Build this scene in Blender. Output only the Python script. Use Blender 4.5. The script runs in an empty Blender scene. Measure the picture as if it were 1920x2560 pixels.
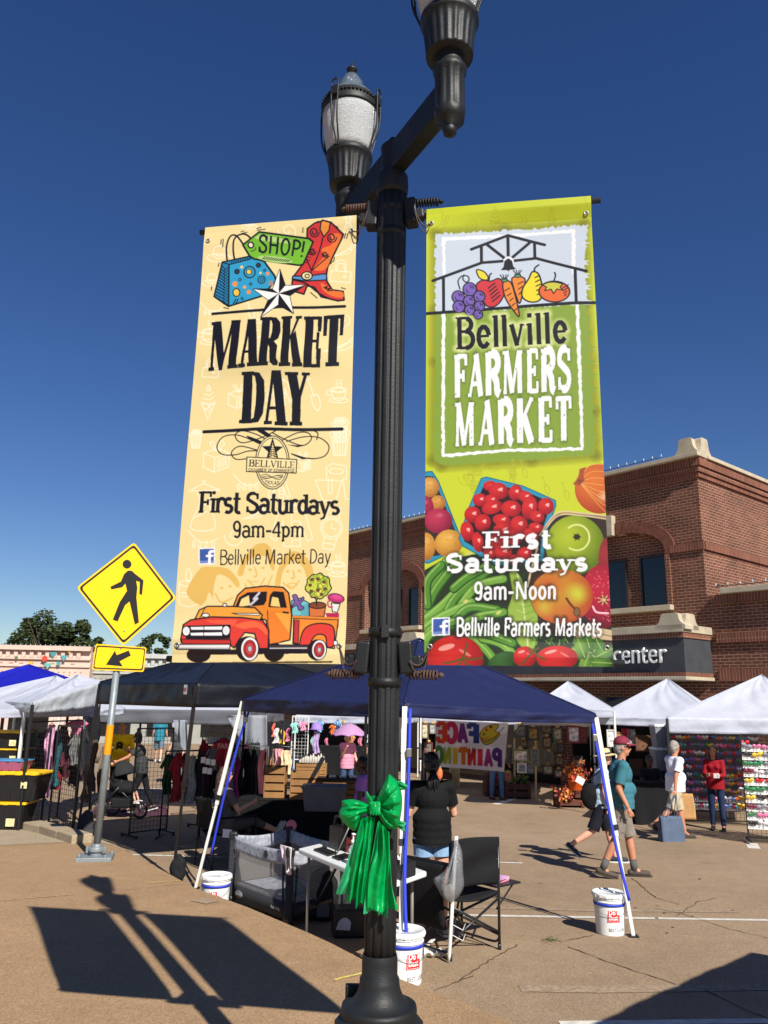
import bpy,bmesh,math,random
import numpy as np
from mathutils import Vector,Matrix

# ================================================================ camera, sky, sun, exposure
SC = bpy.context.scene
COL = SC.collection
F_PX,PITCH,ROLL,HC = 1975.6,0.231,0.017,1.687          # focal length in photo pixels (1920 x 2560), tilt, roll, eye height
SUN_AZ,SUN_EL = -1.094,0.696                               # azimuth from +X, elevation
FWD = Vector((0,math.cos(PITCH),math.sin(PITCH)))
_U0 = Vector((0,-math.sin(PITCH),math.cos(PITCH)))
RIGHT = Vector((math.cos(ROLL),0,0))+_U0*math.sin(ROLL)
UP = Vector((-math.sin(ROLL),0,0))+_U0*math.cos(ROLL)
EYE = Vector((0,0,HC))
cd = bpy.data.cameras.new('camera');cam = bpy.data.objects.new('camera',cd);COL.objects.link(cam)
cd.sensor_fit = 'VERTICAL';cd.sensor_height = 24;cd.lens = 24*F_PX/2560;cd.clip_start = .05;cd.clip_end = 2000
_m = Matrix.Identity(4)
for _i,_v in enumerate((RIGHT,UP,-FWD)):
	for _j in range(3): _m[_j][_i] = _v[_j]
_m.translation = EYE;cam.matrix_world = _m;SC.camera = cam

world = bpy.data.worlds.new('World');SC.world = world;world.use_nodes = True
_nt = world.node_tree
_sky = _nt.nodes.new('ShaderNodeTexSky');_sky.sky_type = 'NISHITA';_sky.sun_disc = False
_sky.sun_elevation = SUN_EL;_sky.sun_rotation = math.atan2(math.cos(SUN_AZ),math.sin(SUN_AZ))
_sky.air_density = 1.0;_sky.dust_density = 0.1;_sky.ozone_density = 4.0;_sky.altitude = 0
_bg = _nt.nodes['Background'];_bg.inputs['Strength'].default_value = 0.06
_hs = _nt.nodes.new('ShaderNodeHueSaturation');_hs.inputs['Saturation'].default_value = 1.22;_hs.inputs['Hue'].default_value = .514;_nt.links.new(_sky.outputs[0],_hs.inputs['Color']);_nt.links.new(_hs.outputs[0],_bg.inputs['Color'])
sl = bpy.data.lights.new('sun','SUN');sl.energy = 4.8;sl.angle = math.radians(.53);sl.color = (1.0,.95,.87)
sun = bpy.data.objects.new('sun',sl);COL.objects.link(sun)
_sd = Vector((math.cos(SUN_AZ)*math.cos(SUN_EL),math.sin(SUN_AZ)*math.cos(SUN_EL),math.sin(SUN_EL)))
sun.rotation_euler = _sd.to_track_quat('Z','Y').to_euler()
SC.view_settings.view_transform = 'Standard';SC.view_settings.look = 'None'
SC.view_settings.exposure = 0.5;SC.view_settings.gamma = 1.0;SC.view_settings.use_curve_mapping = False
SC.cycles.max_bounces = 6;SC.cycles.transparent_max_bounces = 16;SC.cycles.use_denoising = True

# ================================================================ helpers
R = random.Random(7)
def ray(px,py): return RIGHT*((px-960)/F_PX)+UP*((1280-py)/F_PX)+FWD
def zst(x,y): return -.138-.041*min(y,16)-.008*max(0,y-16)                      # street surface
def zwk(x,y): return -.025*y-.02*max(0,y-7)                                     # pavement surface
def gnd(px,py,zf=zst):
	d = ray(px,py);lo,hi = .5,200.
	for _ in range(60):
		m = (lo+hi)/2;p = EYE+d*m
		if p.z > zf(p.x,p.y): lo = m
		else: hi = m
	return EYE+d*lo
def walk(px,py): return gnd(px,py,zwk)
def at(px,py,Y): d = ray(px,py);return EYE+d*(Y/d.y)
def V(*a): return Vector(a)
def onst(x,y): return Vector((x,y,zst(x,y)))

def lin(c,k=1.0):
	o = []
	for v in c[:3]:
		v = v/255.;o.append((v/12.92 if v <= .04045 else ((v+.055)/1.055)**2.4)*k)
	return tuple(o)+(1.0,)
MATS = {}
def M(name,c,rough=.6,metal=0.0,var=.12,scale=6.0,bump=0.0,bscale=40.0,spec=.5,trans=0.0,alpha=1.0,coat=0.0,emit=None,k=1.0,sheen=0.0,aniso=None):
	"""plain surface: sRGB colour c, mottled by noise, optional fine bump"""
	if name in MATS: return MATS[name]
	m = bpy.data.materials.new(name);m.use_nodes = True;nt = m.node_tree;b = nt.nodes['Principled BSDF']
	b.inputs['Roughness'].default_value = rough;b.inputs['Metallic'].default_value = metal
	b.inputs['Specular IOR Level'].default_value = spec
	if trans: b.inputs['Transmission Weight'].default_value = trans
	if alpha < 1: b.inputs['Alpha'].default_value = alpha
	if coat: b.inputs['Coat Weight'].default_value = coat
	col = lin(c,k)
	tc = nt.nodes.new('ShaderNodeTexCoord')
	if var:
		n = nt.nodes.new('ShaderNodeTexNoise');n.inputs['Scale'].default_value = scale;n.inputs['Detail'].default_value = 5
		nt.links.new(tc.outputs['Object'],n.inputs['Vector'])
		r = nt.nodes.new('ShaderNodeMapRange');r.inputs['From Min'].default_value = .3;r.inputs['From Max'].default_value = .7
		r.inputs['To Min'].default_value = 1-var;r.inputs['To Max'].default_value = 1+var
		nt.links.new(n.outputs['Fac'],r.inputs['Value'])
		mx = nt.nodes.new('ShaderNodeVectorMath');mx.operation = 'SCALE';mx.inputs[0].default_value = col[:3]
		nt.links.new(r.outputs[0],mx.inputs['Scale']);nt.links.new(mx.outputs[0],b.inputs['Base Color'])
	else: b.inputs['Base Color'].default_value = col
	if bump:
		n2 = nt.nodes.new('ShaderNodeTexNoise');n2.inputs['Scale'].default_value = bscale;n2.inputs['Detail'].default_value = 4
		if aniso:
			mp = nt.nodes.new('ShaderNodeMapping');mp.inputs['Scale'].default_value = aniso
			nt.links.new(tc.outputs['Object'],mp.inputs['Vector']);nt.links.new(mp.outputs[0],n2.inputs['Vector'])
		else: nt.links.new(tc.outputs['Object'],n2.inputs['Vector'])
		bp = nt.nodes.new('ShaderNodeBump');bp.inputs['Strength'].default_value = bump;bp.inputs['Distance'].default_value = .02
		nt.links.new(n2.outputs['Fac'],bp.inputs['Height']);nt.links.new(bp.outputs[0],b.inputs['Normal'])
	MATS[name] = m;return m
def cloth_mat(name,c,through=.35,rough=.75,bump=.25,bscale=9,k=1.0,var=.05):
	"""thin woven sheet that lets some light through"""
	if name in MATS: return MATS[name]
	m = M(name,c,rough,var=var,bump=bump,bscale=bscale,k=k,spec=.3);nt = m.node_tree;b = nt.nodes['Principled BSDF']
	t = nt.nodes.new('ShaderNodeBsdfTranslucent');t.inputs['Color'].default_value = lin(c,k)
	mx = nt.nodes.new('ShaderNodeMixShader');mx.inputs[0].default_value = through;out = nt.nodes['Material Output']
	nt.links.new(b.outputs[0],mx.inputs[1]);nt.links.new(t.outputs[0],mx.inputs[2]);nt.links.new(mx.outputs[0],out.inputs['Surface'])
	return m
def art_mat(name,rough=.4,through=.15,k=.86):
	m = bpy.data.materials.new(name);m.use_nodes = True;nt = m.node_tree;b = nt.nodes['Principled BSDF']
	a = nt.nodes.new('ShaderNodeVertexColor');a.layer_name = 'art'
	s = nt.nodes.new('ShaderNodeVectorMath');s.operation = 'SCALE';s.inputs['Scale'].default_value = k
	nt.links.new(a.outputs['Color'],s.inputs[0]);nt.links.new(s.outputs[0],b.inputs['Base Color']);b.inputs['Roughness'].default_value = rough
	t = nt.nodes.new('ShaderNodeBsdfTranslucent');nt.links.new(s.outputs[0],t.inputs['Color'])
	mx = nt.nodes.new('ShaderNodeMixShader');mx.inputs[0].default_value = through
	nt.links.new(b.outputs[0],mx.inputs[1]);nt.links.new(t.outputs[0],mx.inputs[2]);nt.links.new(mx.outputs[0],nt.nodes['Material Output'].inputs['Surface'])
	return m

LOC = {}
def tag(o,label=None,cat=None,group=None,kind=None):
	if label: o['label'] = label
	if cat: o['category'] = cat
	if group: o['group'] = group
	if kind: o['kind'] = kind
	return o
def root(name,label,cat,loc,group=None,rotz=0.0):
	o = bpy.data.objects.new(name,None);o.empty_display_size = .1;COL.objects.link(o);o.location = loc;o.rotation_euler = (0,0,rotz)
	LOC[o.name] = Vector(loc);return tag(o,label,cat,group)
def kids(o): return [c for c in bpy.data.objects if c.parent == o] if False else list(o.children)
def dup(r,loc,rotz=0.0,label=None,group=None,scale=None):
	n = r.copy();COL.objects.link(n);n.location = loc;n.rotation_euler = (0,0,rotz);LOC[n.name] = Vector(loc)
	if label: n['label'] = label
	if group: n['group'] = group
	if scale: n.scale = scale if isinstance(scale,tuple) else (scale,)*3
	for ch in list(r.children):
		c = ch.copy();COL.objects.link(c);c.parent = n
		for g in list(ch.children):
			d = g.copy();COL.objects.link(d);d.parent = c
	return n

def frame(d):
	d = d.normalized();a = V(0,0,1) if abs(d.z) < .9 else V(1,0,0)
	x = d.cross(a).normalized();return x,x.cross(d).normalized()      # (side, up)
class MB:
	"""collects world-space shapes that become ONE mesh"""
	def __init__(s): s.v = [];s.f = [];s.mi = [];s.sm = []
	def add(s,vs,fs,m=0,smooth=False):
		n = len(s.v);s.v += [tuple(v) for v in vs]
		for f in fs: s.f.append([n+i for i in f]);s.mi.append(m);s.sm.append(smooth)
		return s
	def box(s,c,size,R=None,m=0,taper=1.0):
		h = [q/2 for q in size];vs = []
		for z in (-1,1):
			t = taper if z > 0 else 1
			for x,y in ((-1,-1),(1,-1),(1,1),(-1,1)):
				p = V(x*h[0]*t,y*h[1]*t,z*h[2]);vs.append((R @ p if R else p)+Vector(c))
		return s.add(vs,[(0,3,2,1),(4,5,6,7),(0,1,5,4),(1,2,6,5),(2,3,7,6),(3,0,4,7)],m)
	def bar(s,p,q,w,h=None,m=0,upv=None):
		p = Vector(p);q = Vector(q);h = h or w;d = (q-p)
		if upv: z = Vector(upv);x = d.cross(z).normalized();z = x.cross(d).normalized()
		else: x,z = frame(d)
		vs = [a+x*sx*w/2+z*sz*h/2 for a in (p,q) for sx,sz in ((-1,-1),(1,-1),(1,1),(-1,1))]
		return s.add(vs,[(0,3,2,1),(4,5,6,7),(0,1,5,4),(1,2,6,5),(2,3,7,6),(3,0,4,7)],m)
	def tube(s,p,q,r,r2=None,n=10,m=0,cap=True,smooth=True):
		p = Vector(p);q = Vector(q);r2 = r if r2 is None else r2;x,z = frame(q-p);vs = []
		for a,rr in ((p,r),(q,r2)):
			for i in range(n): t = 2*math.pi*i/n;vs.append(a+x*rr*math.cos(t)+z*rr*math.sin(t))
		s.add(vs,[(i,(i+1) % n,n+(i+1) % n,n+i) for i in range(n)],m,smooth)
		if cap: s.add(vs[:n],[tuple(range(n))][::-1],m);s.add(vs[n:],[tuple(range(n))],m)
		return s
	def path(s,pts,r,n=8,m=0,closed=False):
		P = [Vector(p) for p in pts];vs = [];k = len(P);px = None
		for i,p in enumerate(P):
			d = (P[(i+1) % k]-P[i-1]) if closed else (P[min(i+1,k-1)]-P[max(i-1,0)])
			if d.length < 1e-9: d = V(0,0,1)
			d.normalize()
			if px is None: x,z = frame(d)
			else:
				x = (px-d*px.dot(d))
				x = x.normalized() if x.length > 1e-6 else frame(d)[0]
				z = x.cross(d).normalized()
			px = x;rr = r[i] if isinstance(r,(list,tuple)) else r
			for j in range(n): t = 2*math.pi*j/n;vs.append(p+x*rr*math.cos(t)+z*rr*math.sin(t))
		fs = [(i*n+j,i*n+(j+1) % n,((i+1) % k)*n+(j+1) % n,((i+1) % k)*n+j) for i in range(k if closed else k-1) for j in range(n)]
		if not closed: fs += [tuple(range(n)),tuple((k-1)*n+j for j in range(n))]
		return s.add(vs,fs,m,True)
	def lathe(s,prof,c,n=32,m=0,flute=None,smooth=True,cap=True,ax=None):
		c = Vector(c);vs = [];k = len(prof)
		X,Y,Z = (V(1,0,0),V(0,1,0),V(0,0,1)) if ax is None else (*frame(ax),Vector(ax).normalized())
		for i,(r,z) in enumerate(prof):
			for j in range(n):
				t = 2*math.pi*j/n;rr = r*(flute(t,i) if flute else 1);vs.append(c+X*rr*math.cos(t)+Y*rr*math.sin(t)+Z*z)
		s.add(vs,[(i*n+j,i*n+(j+1) % n,(i+1)*n+(j+1) % n,(i+1)*n+j) for i in range(k-1) for j in range(n)],m,smooth)
		if cap:
			for i in (0,k-1):
				if prof[i][0] > 1e-4: s.add(vs[i*n:(i+1)*n],[tuple(range(n))],m)
		return s
	def slab(s,poly,O,U,Vv,t,m=0,m2=None):
		"""prism: polygon (u, v) on the plane O,U,V, thickness t along U x V"""
		O = Vector(O);U = Vector(U);W = Vector(Vv);N = U.cross(W).normalized();n = len(poly)
		a = [O+U*p[0]+W*p[1] for p in poly];b = [p+N*t for p in a]
		s.add(a+b,[tuple(range(n))[::-1]]+[(i,(i+1) % n,n+(i+1) % n,n+i) for i in range(n)],m)
		return s.add(b,[tuple(range(n))],m if m2 is None else m2)
	def flat(s,poly,O,U,Vv,m=0):
		O = Vector(O);U = Vector(U);W = Vector(Vv);return s.add([O+U*p[0]+W*p[1] for p in poly],[tuple(range(len(poly)))],m)
	def sheet(s,fn,nu,nv,m=0,smooth=True):
		vs = [fn(i/nu,j/nv) for j in range(nv+1) for i in range(nu+1)];w = nu+1
		return s.add(vs,[(j*w+i,j*w+i+1,(j+1)*w+i+1,(j+1)*w+i) for j in range(nv) for i in range(nu)],m,smooth)
	def ball(s,c,r,n=12,k=8,m=0,Rm=None):
		c = Vector(c);r = (r,r,r) if not isinstance(r,(tuple,list)) else r;vs = []
		for i in range(k+1):
			a = math.pi*i/k
			for j in range(n):
				b = 2*math.pi*j/n;p = V(r[0]*math.sin(a)*math.cos(b),r[1]*math.sin(a)*math.sin(b),r[2]*math.cos(a));vs.append(c+(Rm @ p if Rm else p))
		return s.add(vs,[(i*n+j,i*n+(j+1) % n,(i+1)*n+(j+1) % n,(i+1)*n+j) for i in range(k) for j in range(n)],m,True)
	def build(s,name,mats,parent=None,local=False,fix=True,bevel=0.0,thick=0.0,label=None,cat=None,group=None,kind=None,sub=0):
		off = Vector((0,0,0)) if (parent is None or local) else LOC[parent.name]
		me = bpy.data.meshes.new(name);top = parent is None and not local
		vs = np.array(s.v,float).reshape(-1,3)
		if top and cat:      # a thing that is one mesh: put its origin at its base
			lo = vs.min(0);hi = vs.max(0);off = Vector(((lo[0]+hi[0])/2,(lo[1]+hi[1])/2,lo[2]))
		me.from_pydata([tuple(v) for v in vs-np.array(off)],[],s.f)
		me.polygons.foreach_set('use_smooth',s.sm);me.polygons.foreach_set('material_index',s.mi)
		for m in (mats if isinstance(mats,(list,tuple)) else [mats]): me.materials.append(m)
		if fix:
			bm = bmesh.new();bm.from_mesh(me);bmesh.ops.remove_doubles(bm,verts=bm.verts,dist=1e-6);bmesh.ops.recalc_face_normals(bm,faces=bm.faces);bm.to_mesh(me);bm.free()
		me.update()
		o = bpy.data.objects.new(name,me);COL.objects.link(o)
		if parent: o.parent = parent;LOC[o.name] = off
		elif top and cat: o.location = off;LOC[o.name] = off
		else: LOC[o.name] = Vector((0,0,0))
		if bevel:
			b = o.modifiers.new('bevel','BEVEL');b.width = bevel;b.segments = 2;b.limit_method = 'ANGLE';b.angle_limit = .7
		if thick:
			b = o.modifiers.new('thickness','SOLIDIFY');b.thickness = thick;b.offset = 0
		if sub:
			b = o.modifiers.new('smooth','SUBSURF');b.levels = sub;b.render_levels = sub
		return tag(o,label,cat,group,kind)
def art_grid(name,arr,fn,mat,parent=None,**kw):
	"""fine grid carrying the printed art as vertex colours; fn(u, v01) -> point"""
	h,w,_ = arr.shape;off = np.array(LOC[parent.name]) if parent else np.zeros(3)
	us = (np.arange(w)+.0)/(w-1);vv = (np.arange(h)+.0)/(h-1)
	P = fn(us[None,:].repeat(h,0),vv[:,None].repeat(w,1))-off
	me = bpy.data.meshes.new(name);nf = (h-1)*(w-1)
	me.vertices.add(h*w);me.vertices.foreach_set('co',P.reshape(-1).astype(np.float32))
	a = (np.arange(h-1)[:,None]*w+np.arange(w-1)[None,:]).reshape(-1)
	q = np.stack([a,a+1,a+w+1,a+w],1).reshape(-1).astype(np.int32)
	me.loops.add(nf*4);me.loops.foreach_set('vertex_index',q);me.polygons.add(nf)
	me.polygons.foreach_set('loop_start',np.arange(nf,dtype=np.int32)*4);me.polygons.foreach_set('loop_total',np.full(nf,4,np.int32))
	me.polygons.foreach_set('use_smooth',np.ones(nf,bool))
	ca = me.color_attributes.new('art','FLOAT_COLOR','POINT')
	ca.data.foreach_set('color',np.concatenate([arr,np.ones((h,w,1))],2).astype(np.float32).reshape(-1))
	me.materials.append(mat);me.update();me.validate()
	o = bpy.data.objects.new(name,me);COL.objects.link(o)
	if parent: o.parent = parent;LOC[o.name] = Vector(off)
	return tag(o,**kw)
def text_mesh(name,txt,size,O,U,Vv,mat,parent,extrude=.0,sx=1.0,align='LEFT',bold=0.0,shear=0.0):
	"""real lettering as a mesh on the plane O,U,V"""
	cu = bpy.data.curves.new(name,'FONT');cu.body = txt;cu.size = size;cu.extrude = extrude;cu.align_x = align;cu.offset = bold;cu.shear = shear;cu.resolution_u = 3
	t = bpy.data.objects.new('tmp',cu);COL.objects.link(t);dg = bpy.context.evaluated_depsgraph_get()
	me = bpy.data.meshes.new_from_object(t.evaluated_get(dg));bpy.data.objects.remove(t);bpy.data.curves.remove(cu)
	U = Vector(U).normalized();W = Vector(Vv).normalized();N = U.cross(W);off = LOC[parent.name] if parent else V(0,0,0)
	for v in me.vertices: c = v.co;v.co = Vector(O)+U*(c.x*sx)+W*c.y+N*c.z-off
	me.materials.clear();me.materials.append(mat);me.name = name
	o = bpy.data.objects.new(name,me);COL.objects.link(o)
	if parent: o.parent = parent;LOC[o.name] = off
	return o
# ---------------------------------------------------------------- printed art: a small numpy painter (art becomes vertex colours of a fine grid)
def homog(src,dst):
	A = [];b = []
	for (x,y),(u,v) in zip(src,dst):
		A.append([x,y,1,0,0,0,-u*x,-u*y]);b.append(u)
		A.append([0,0,0,x,y,1,-v*x,-v*y]);b.append(v)
	h = np.linalg.solve(np.array(A,float),np.array(b,float))
	return np.append(h,1).reshape(3,3)

def spl(pts,closed=False,n=8):
	P = [np.array(p,float) for p in pts]
	if len(P) < 3: return P
	out = [];m = len(P)
	rng = range(m if closed else m-1)
	for i in rng:
		if closed: a,b,c,d = P[(i-1) % m],P[i],P[(i+1) % m],P[(i+2) % m]
		else: a,b,c,d = P[max(i-1,0)],P[i],P[i+1],P[min(i+2,m-1)]
		for k in range(n):
			t = k/n
			out.append(.5*((2*b)+(c-a)*t+(2*a-5*b+4*c-d)*t*t+(3*b-a-3*c+d)*t**3))
	if not closed: out.append(P[-1])
	return out

class Canvas:
	"""u to the right 0..1, v down 0..asp; colours are sRGB 0..255"""
	def __init__(s,asp,res,bg,ss=2):
		s.k = res*ss;s.ss = ss;s.w = res*ss;s.h = int(round(res*asp))*ss
		s.a = np.empty((s.h,s.w,3),np.float32);s.a[:] = bg
		s.H = np.eye(3);s.o = (0,0);s.sc = 1
		yy,xx = np.mgrid[0:s.h,0:s.w]
		s.X = (xx+.5).astype(np.float32);s.Y = (yy+.5).astype(np.float32)
	def tracing(s,H,o,sc): s.H = H;s.o = o;s.sc = sc
	def m(s,pts):
		P = np.array([[s.o[0]+p[0]*s.sc,s.o[1]+p[1]*s.sc,1] for p in pts]) @ s.H.T
		return P[:,:2]/P[:,2:]*s.k
	def lw(s,w,at):      # a width in tracing units to canvas pixels
		p = s.m([at,(at[0]+1,at[1])]);q = s.m([at,(at[0],at[1]+1)])
		return w*.5*(np.hypot(*(p[1]-p[0]))+np.hypot(*(q[1]-q[0])))
	def box(s,P,pad=2):
		x0 = max(int(P[:,0].min()-pad),0);x1 = min(int(P[:,0].max()+pad)+1,s.w)
		y0 = max(int(P[:,1].min()-pad),0);y1 = min(int(P[:,1].max()+pad)+1,s.h)
		return x0,x1,y0,y1
	def put(s,bx,mask,col,al=1.0):
		x0,x1,y0,y1 = bx;r = s.a[y0:y1,x0:x1]
		if callable(col): c = col(s.X[y0:y1,x0:x1],s.Y[y0:y1,x0:x1])
		else: c = np.array(col,np.float32)
		mm = (mask*al)[...,None];r[:] = r*(1-mm)+c*mm
	def pmask(s,P,bx):
		x0,x1,y0,y1 = bx;X = s.X[y0:y1,x0:x1];Y = s.Y[y0:y1,x0:x1];ins = np.zeros(X.shape,bool)
		n = len(P)
		for i in range(n):
			ax,ay = P[i];cx,cy = P[(i+1) % n]
			if ay == cy: continue
			c = (ay > Y) != (cy > Y)
			ins ^= c & (X < (cx-ax)*(Y-ay)/(cy-ay)+ax)
		return ins.astype(np.float32)
	def rpoly(s,P,col,al=1.0):
		bx = s.box(P)
		if bx[1] > bx[0] and bx[3] > bx[2]: s.put(bx,s.pmask(P,bx),col,al)
	def poly(s,pts,col,out=None,ow=0,sm=False,al=1.0):
		if sm: pts = spl(pts,True)
		P = s.m(pts);s.rpoly(P,col,al)
		if out is not None: s.line(list(pts)+[pts[0]],ow,out)
	def dmask(s,P,r,bx):
		x0,x1,y0,y1 = bx;X = s.X[y0:y1,x0:x1];Y = s.Y[y0:y1,x0:x1];D = np.full(X.shape,1e9,np.float32)
		for i in range(len(P)-1):
			a = P[i];d = P[i+1]-a;L = max(float(d@d),1e-9)
			t = np.clip(((X-a[0])*d[0]+(Y-a[1])*d[1])/L,0,1)
			D = np.minimum(D,(X-a[0]-t*d[0])**2+(Y-a[1]-t*d[1])**2)
		return np.sqrt(D)
	def line(s,pts,w,col,sm=False,al=1.0):
		if sm: pts = spl(pts)
		P = s.m(pts);r = max(s.lw(w,pts[0])/2,.5)
		# cut long lines in chunks so every box stays small
		for i in range(0,len(P)-1,6):
			Q = P[i:i+7];bx = s.box(Q,r+2)
			if bx[1] <= bx[0] or bx[3] <= bx[2]: continue
			s.put(bx,np.clip(r-s.dmask(Q,r,bx)+.5,0,1),col,al)
	def ell(s,c,rx,ry,col,rot=0,out=None,ow=0,al=1.0,shade=None,n=36,soft=0):
		a = np.linspace(0,2*math.pi,n,endpoint=False);R = math.radians(rot)
		pts = [(c[0]+rx*math.cos(t)*math.cos(R)-ry*math.sin(t)*math.sin(R),c[1]+rx*math.cos(t)*math.sin(R)+ry*math.sin(t)*math.cos(R)) for t in a]
		P = s.m(pts)
		if soft:
			bx = s.box(P)
			if bx[1] <= bx[0] or bx[3] <= bx[2]: return
			q = s.m([c])[0];kx = s.lw(rx,c);ky = s.lw(ry,c)
			def mk(X,Y):
				dx = X-q[0];dy = Y-q[1];u = (dx*math.cos(R)+dy*math.sin(R))/kx;v = (-dx*math.sin(R)+dy*math.cos(R))/ky
				return np.clip((1-np.sqrt(u*u+v*v))/soft,0,1)
			s.put(bx,mk(s.X[bx[2]:bx[3],bx[0]:bx[1]],s.Y[bx[2]:bx[3],bx[0]:bx[1]]).astype(np.float32),col,al);return
		if shade is not None:      # printed two-tone body: col in the middle, shade towards the rim, centre offset up-left
			q = s.m([(c[0]-rx*.25,c[1]-ry*.3)])[0];kx = s.lw(max(rx,ry),c)*1.25;c0 = np.array(col,np.float32);c1 = np.array(shade,np.float32)
			def f(X,Y):
				t = np.clip(np.hypot(X-q[0],Y-q[1])/kx,0,1)[...,None]**1.6
				return c0*(1-t)+c1*t
			s.rpoly(P,f,al)
		else: s.rpoly(P,col,al)
		if out is not None: s.line(pts+[pts[0]],ow,out)
	def glow(s,pts_list,r,col,al):
		"""soft halo round a set of polylines (tracing units)"""
		for pts in pts_list:
			P = s.m(pts);R = s.lw(r,pts[0]);bx = s.box(P,R+2)
			if bx[1] <= bx[0] or bx[3] <= bx[2]: continue
			s.put(bx,np.clip(1-s.dmask(P,R,bx)/R,0,1)**.8,col,al)
	def done(s):
		a = s.a.reshape(s.h//s.ss,s.ss,s.w//s.ss,s.ss,3).mean((1,3))/255.
		return np.where(a <= .04045,a/12.92,((a+.055)/1.055)**2.4)

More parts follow.
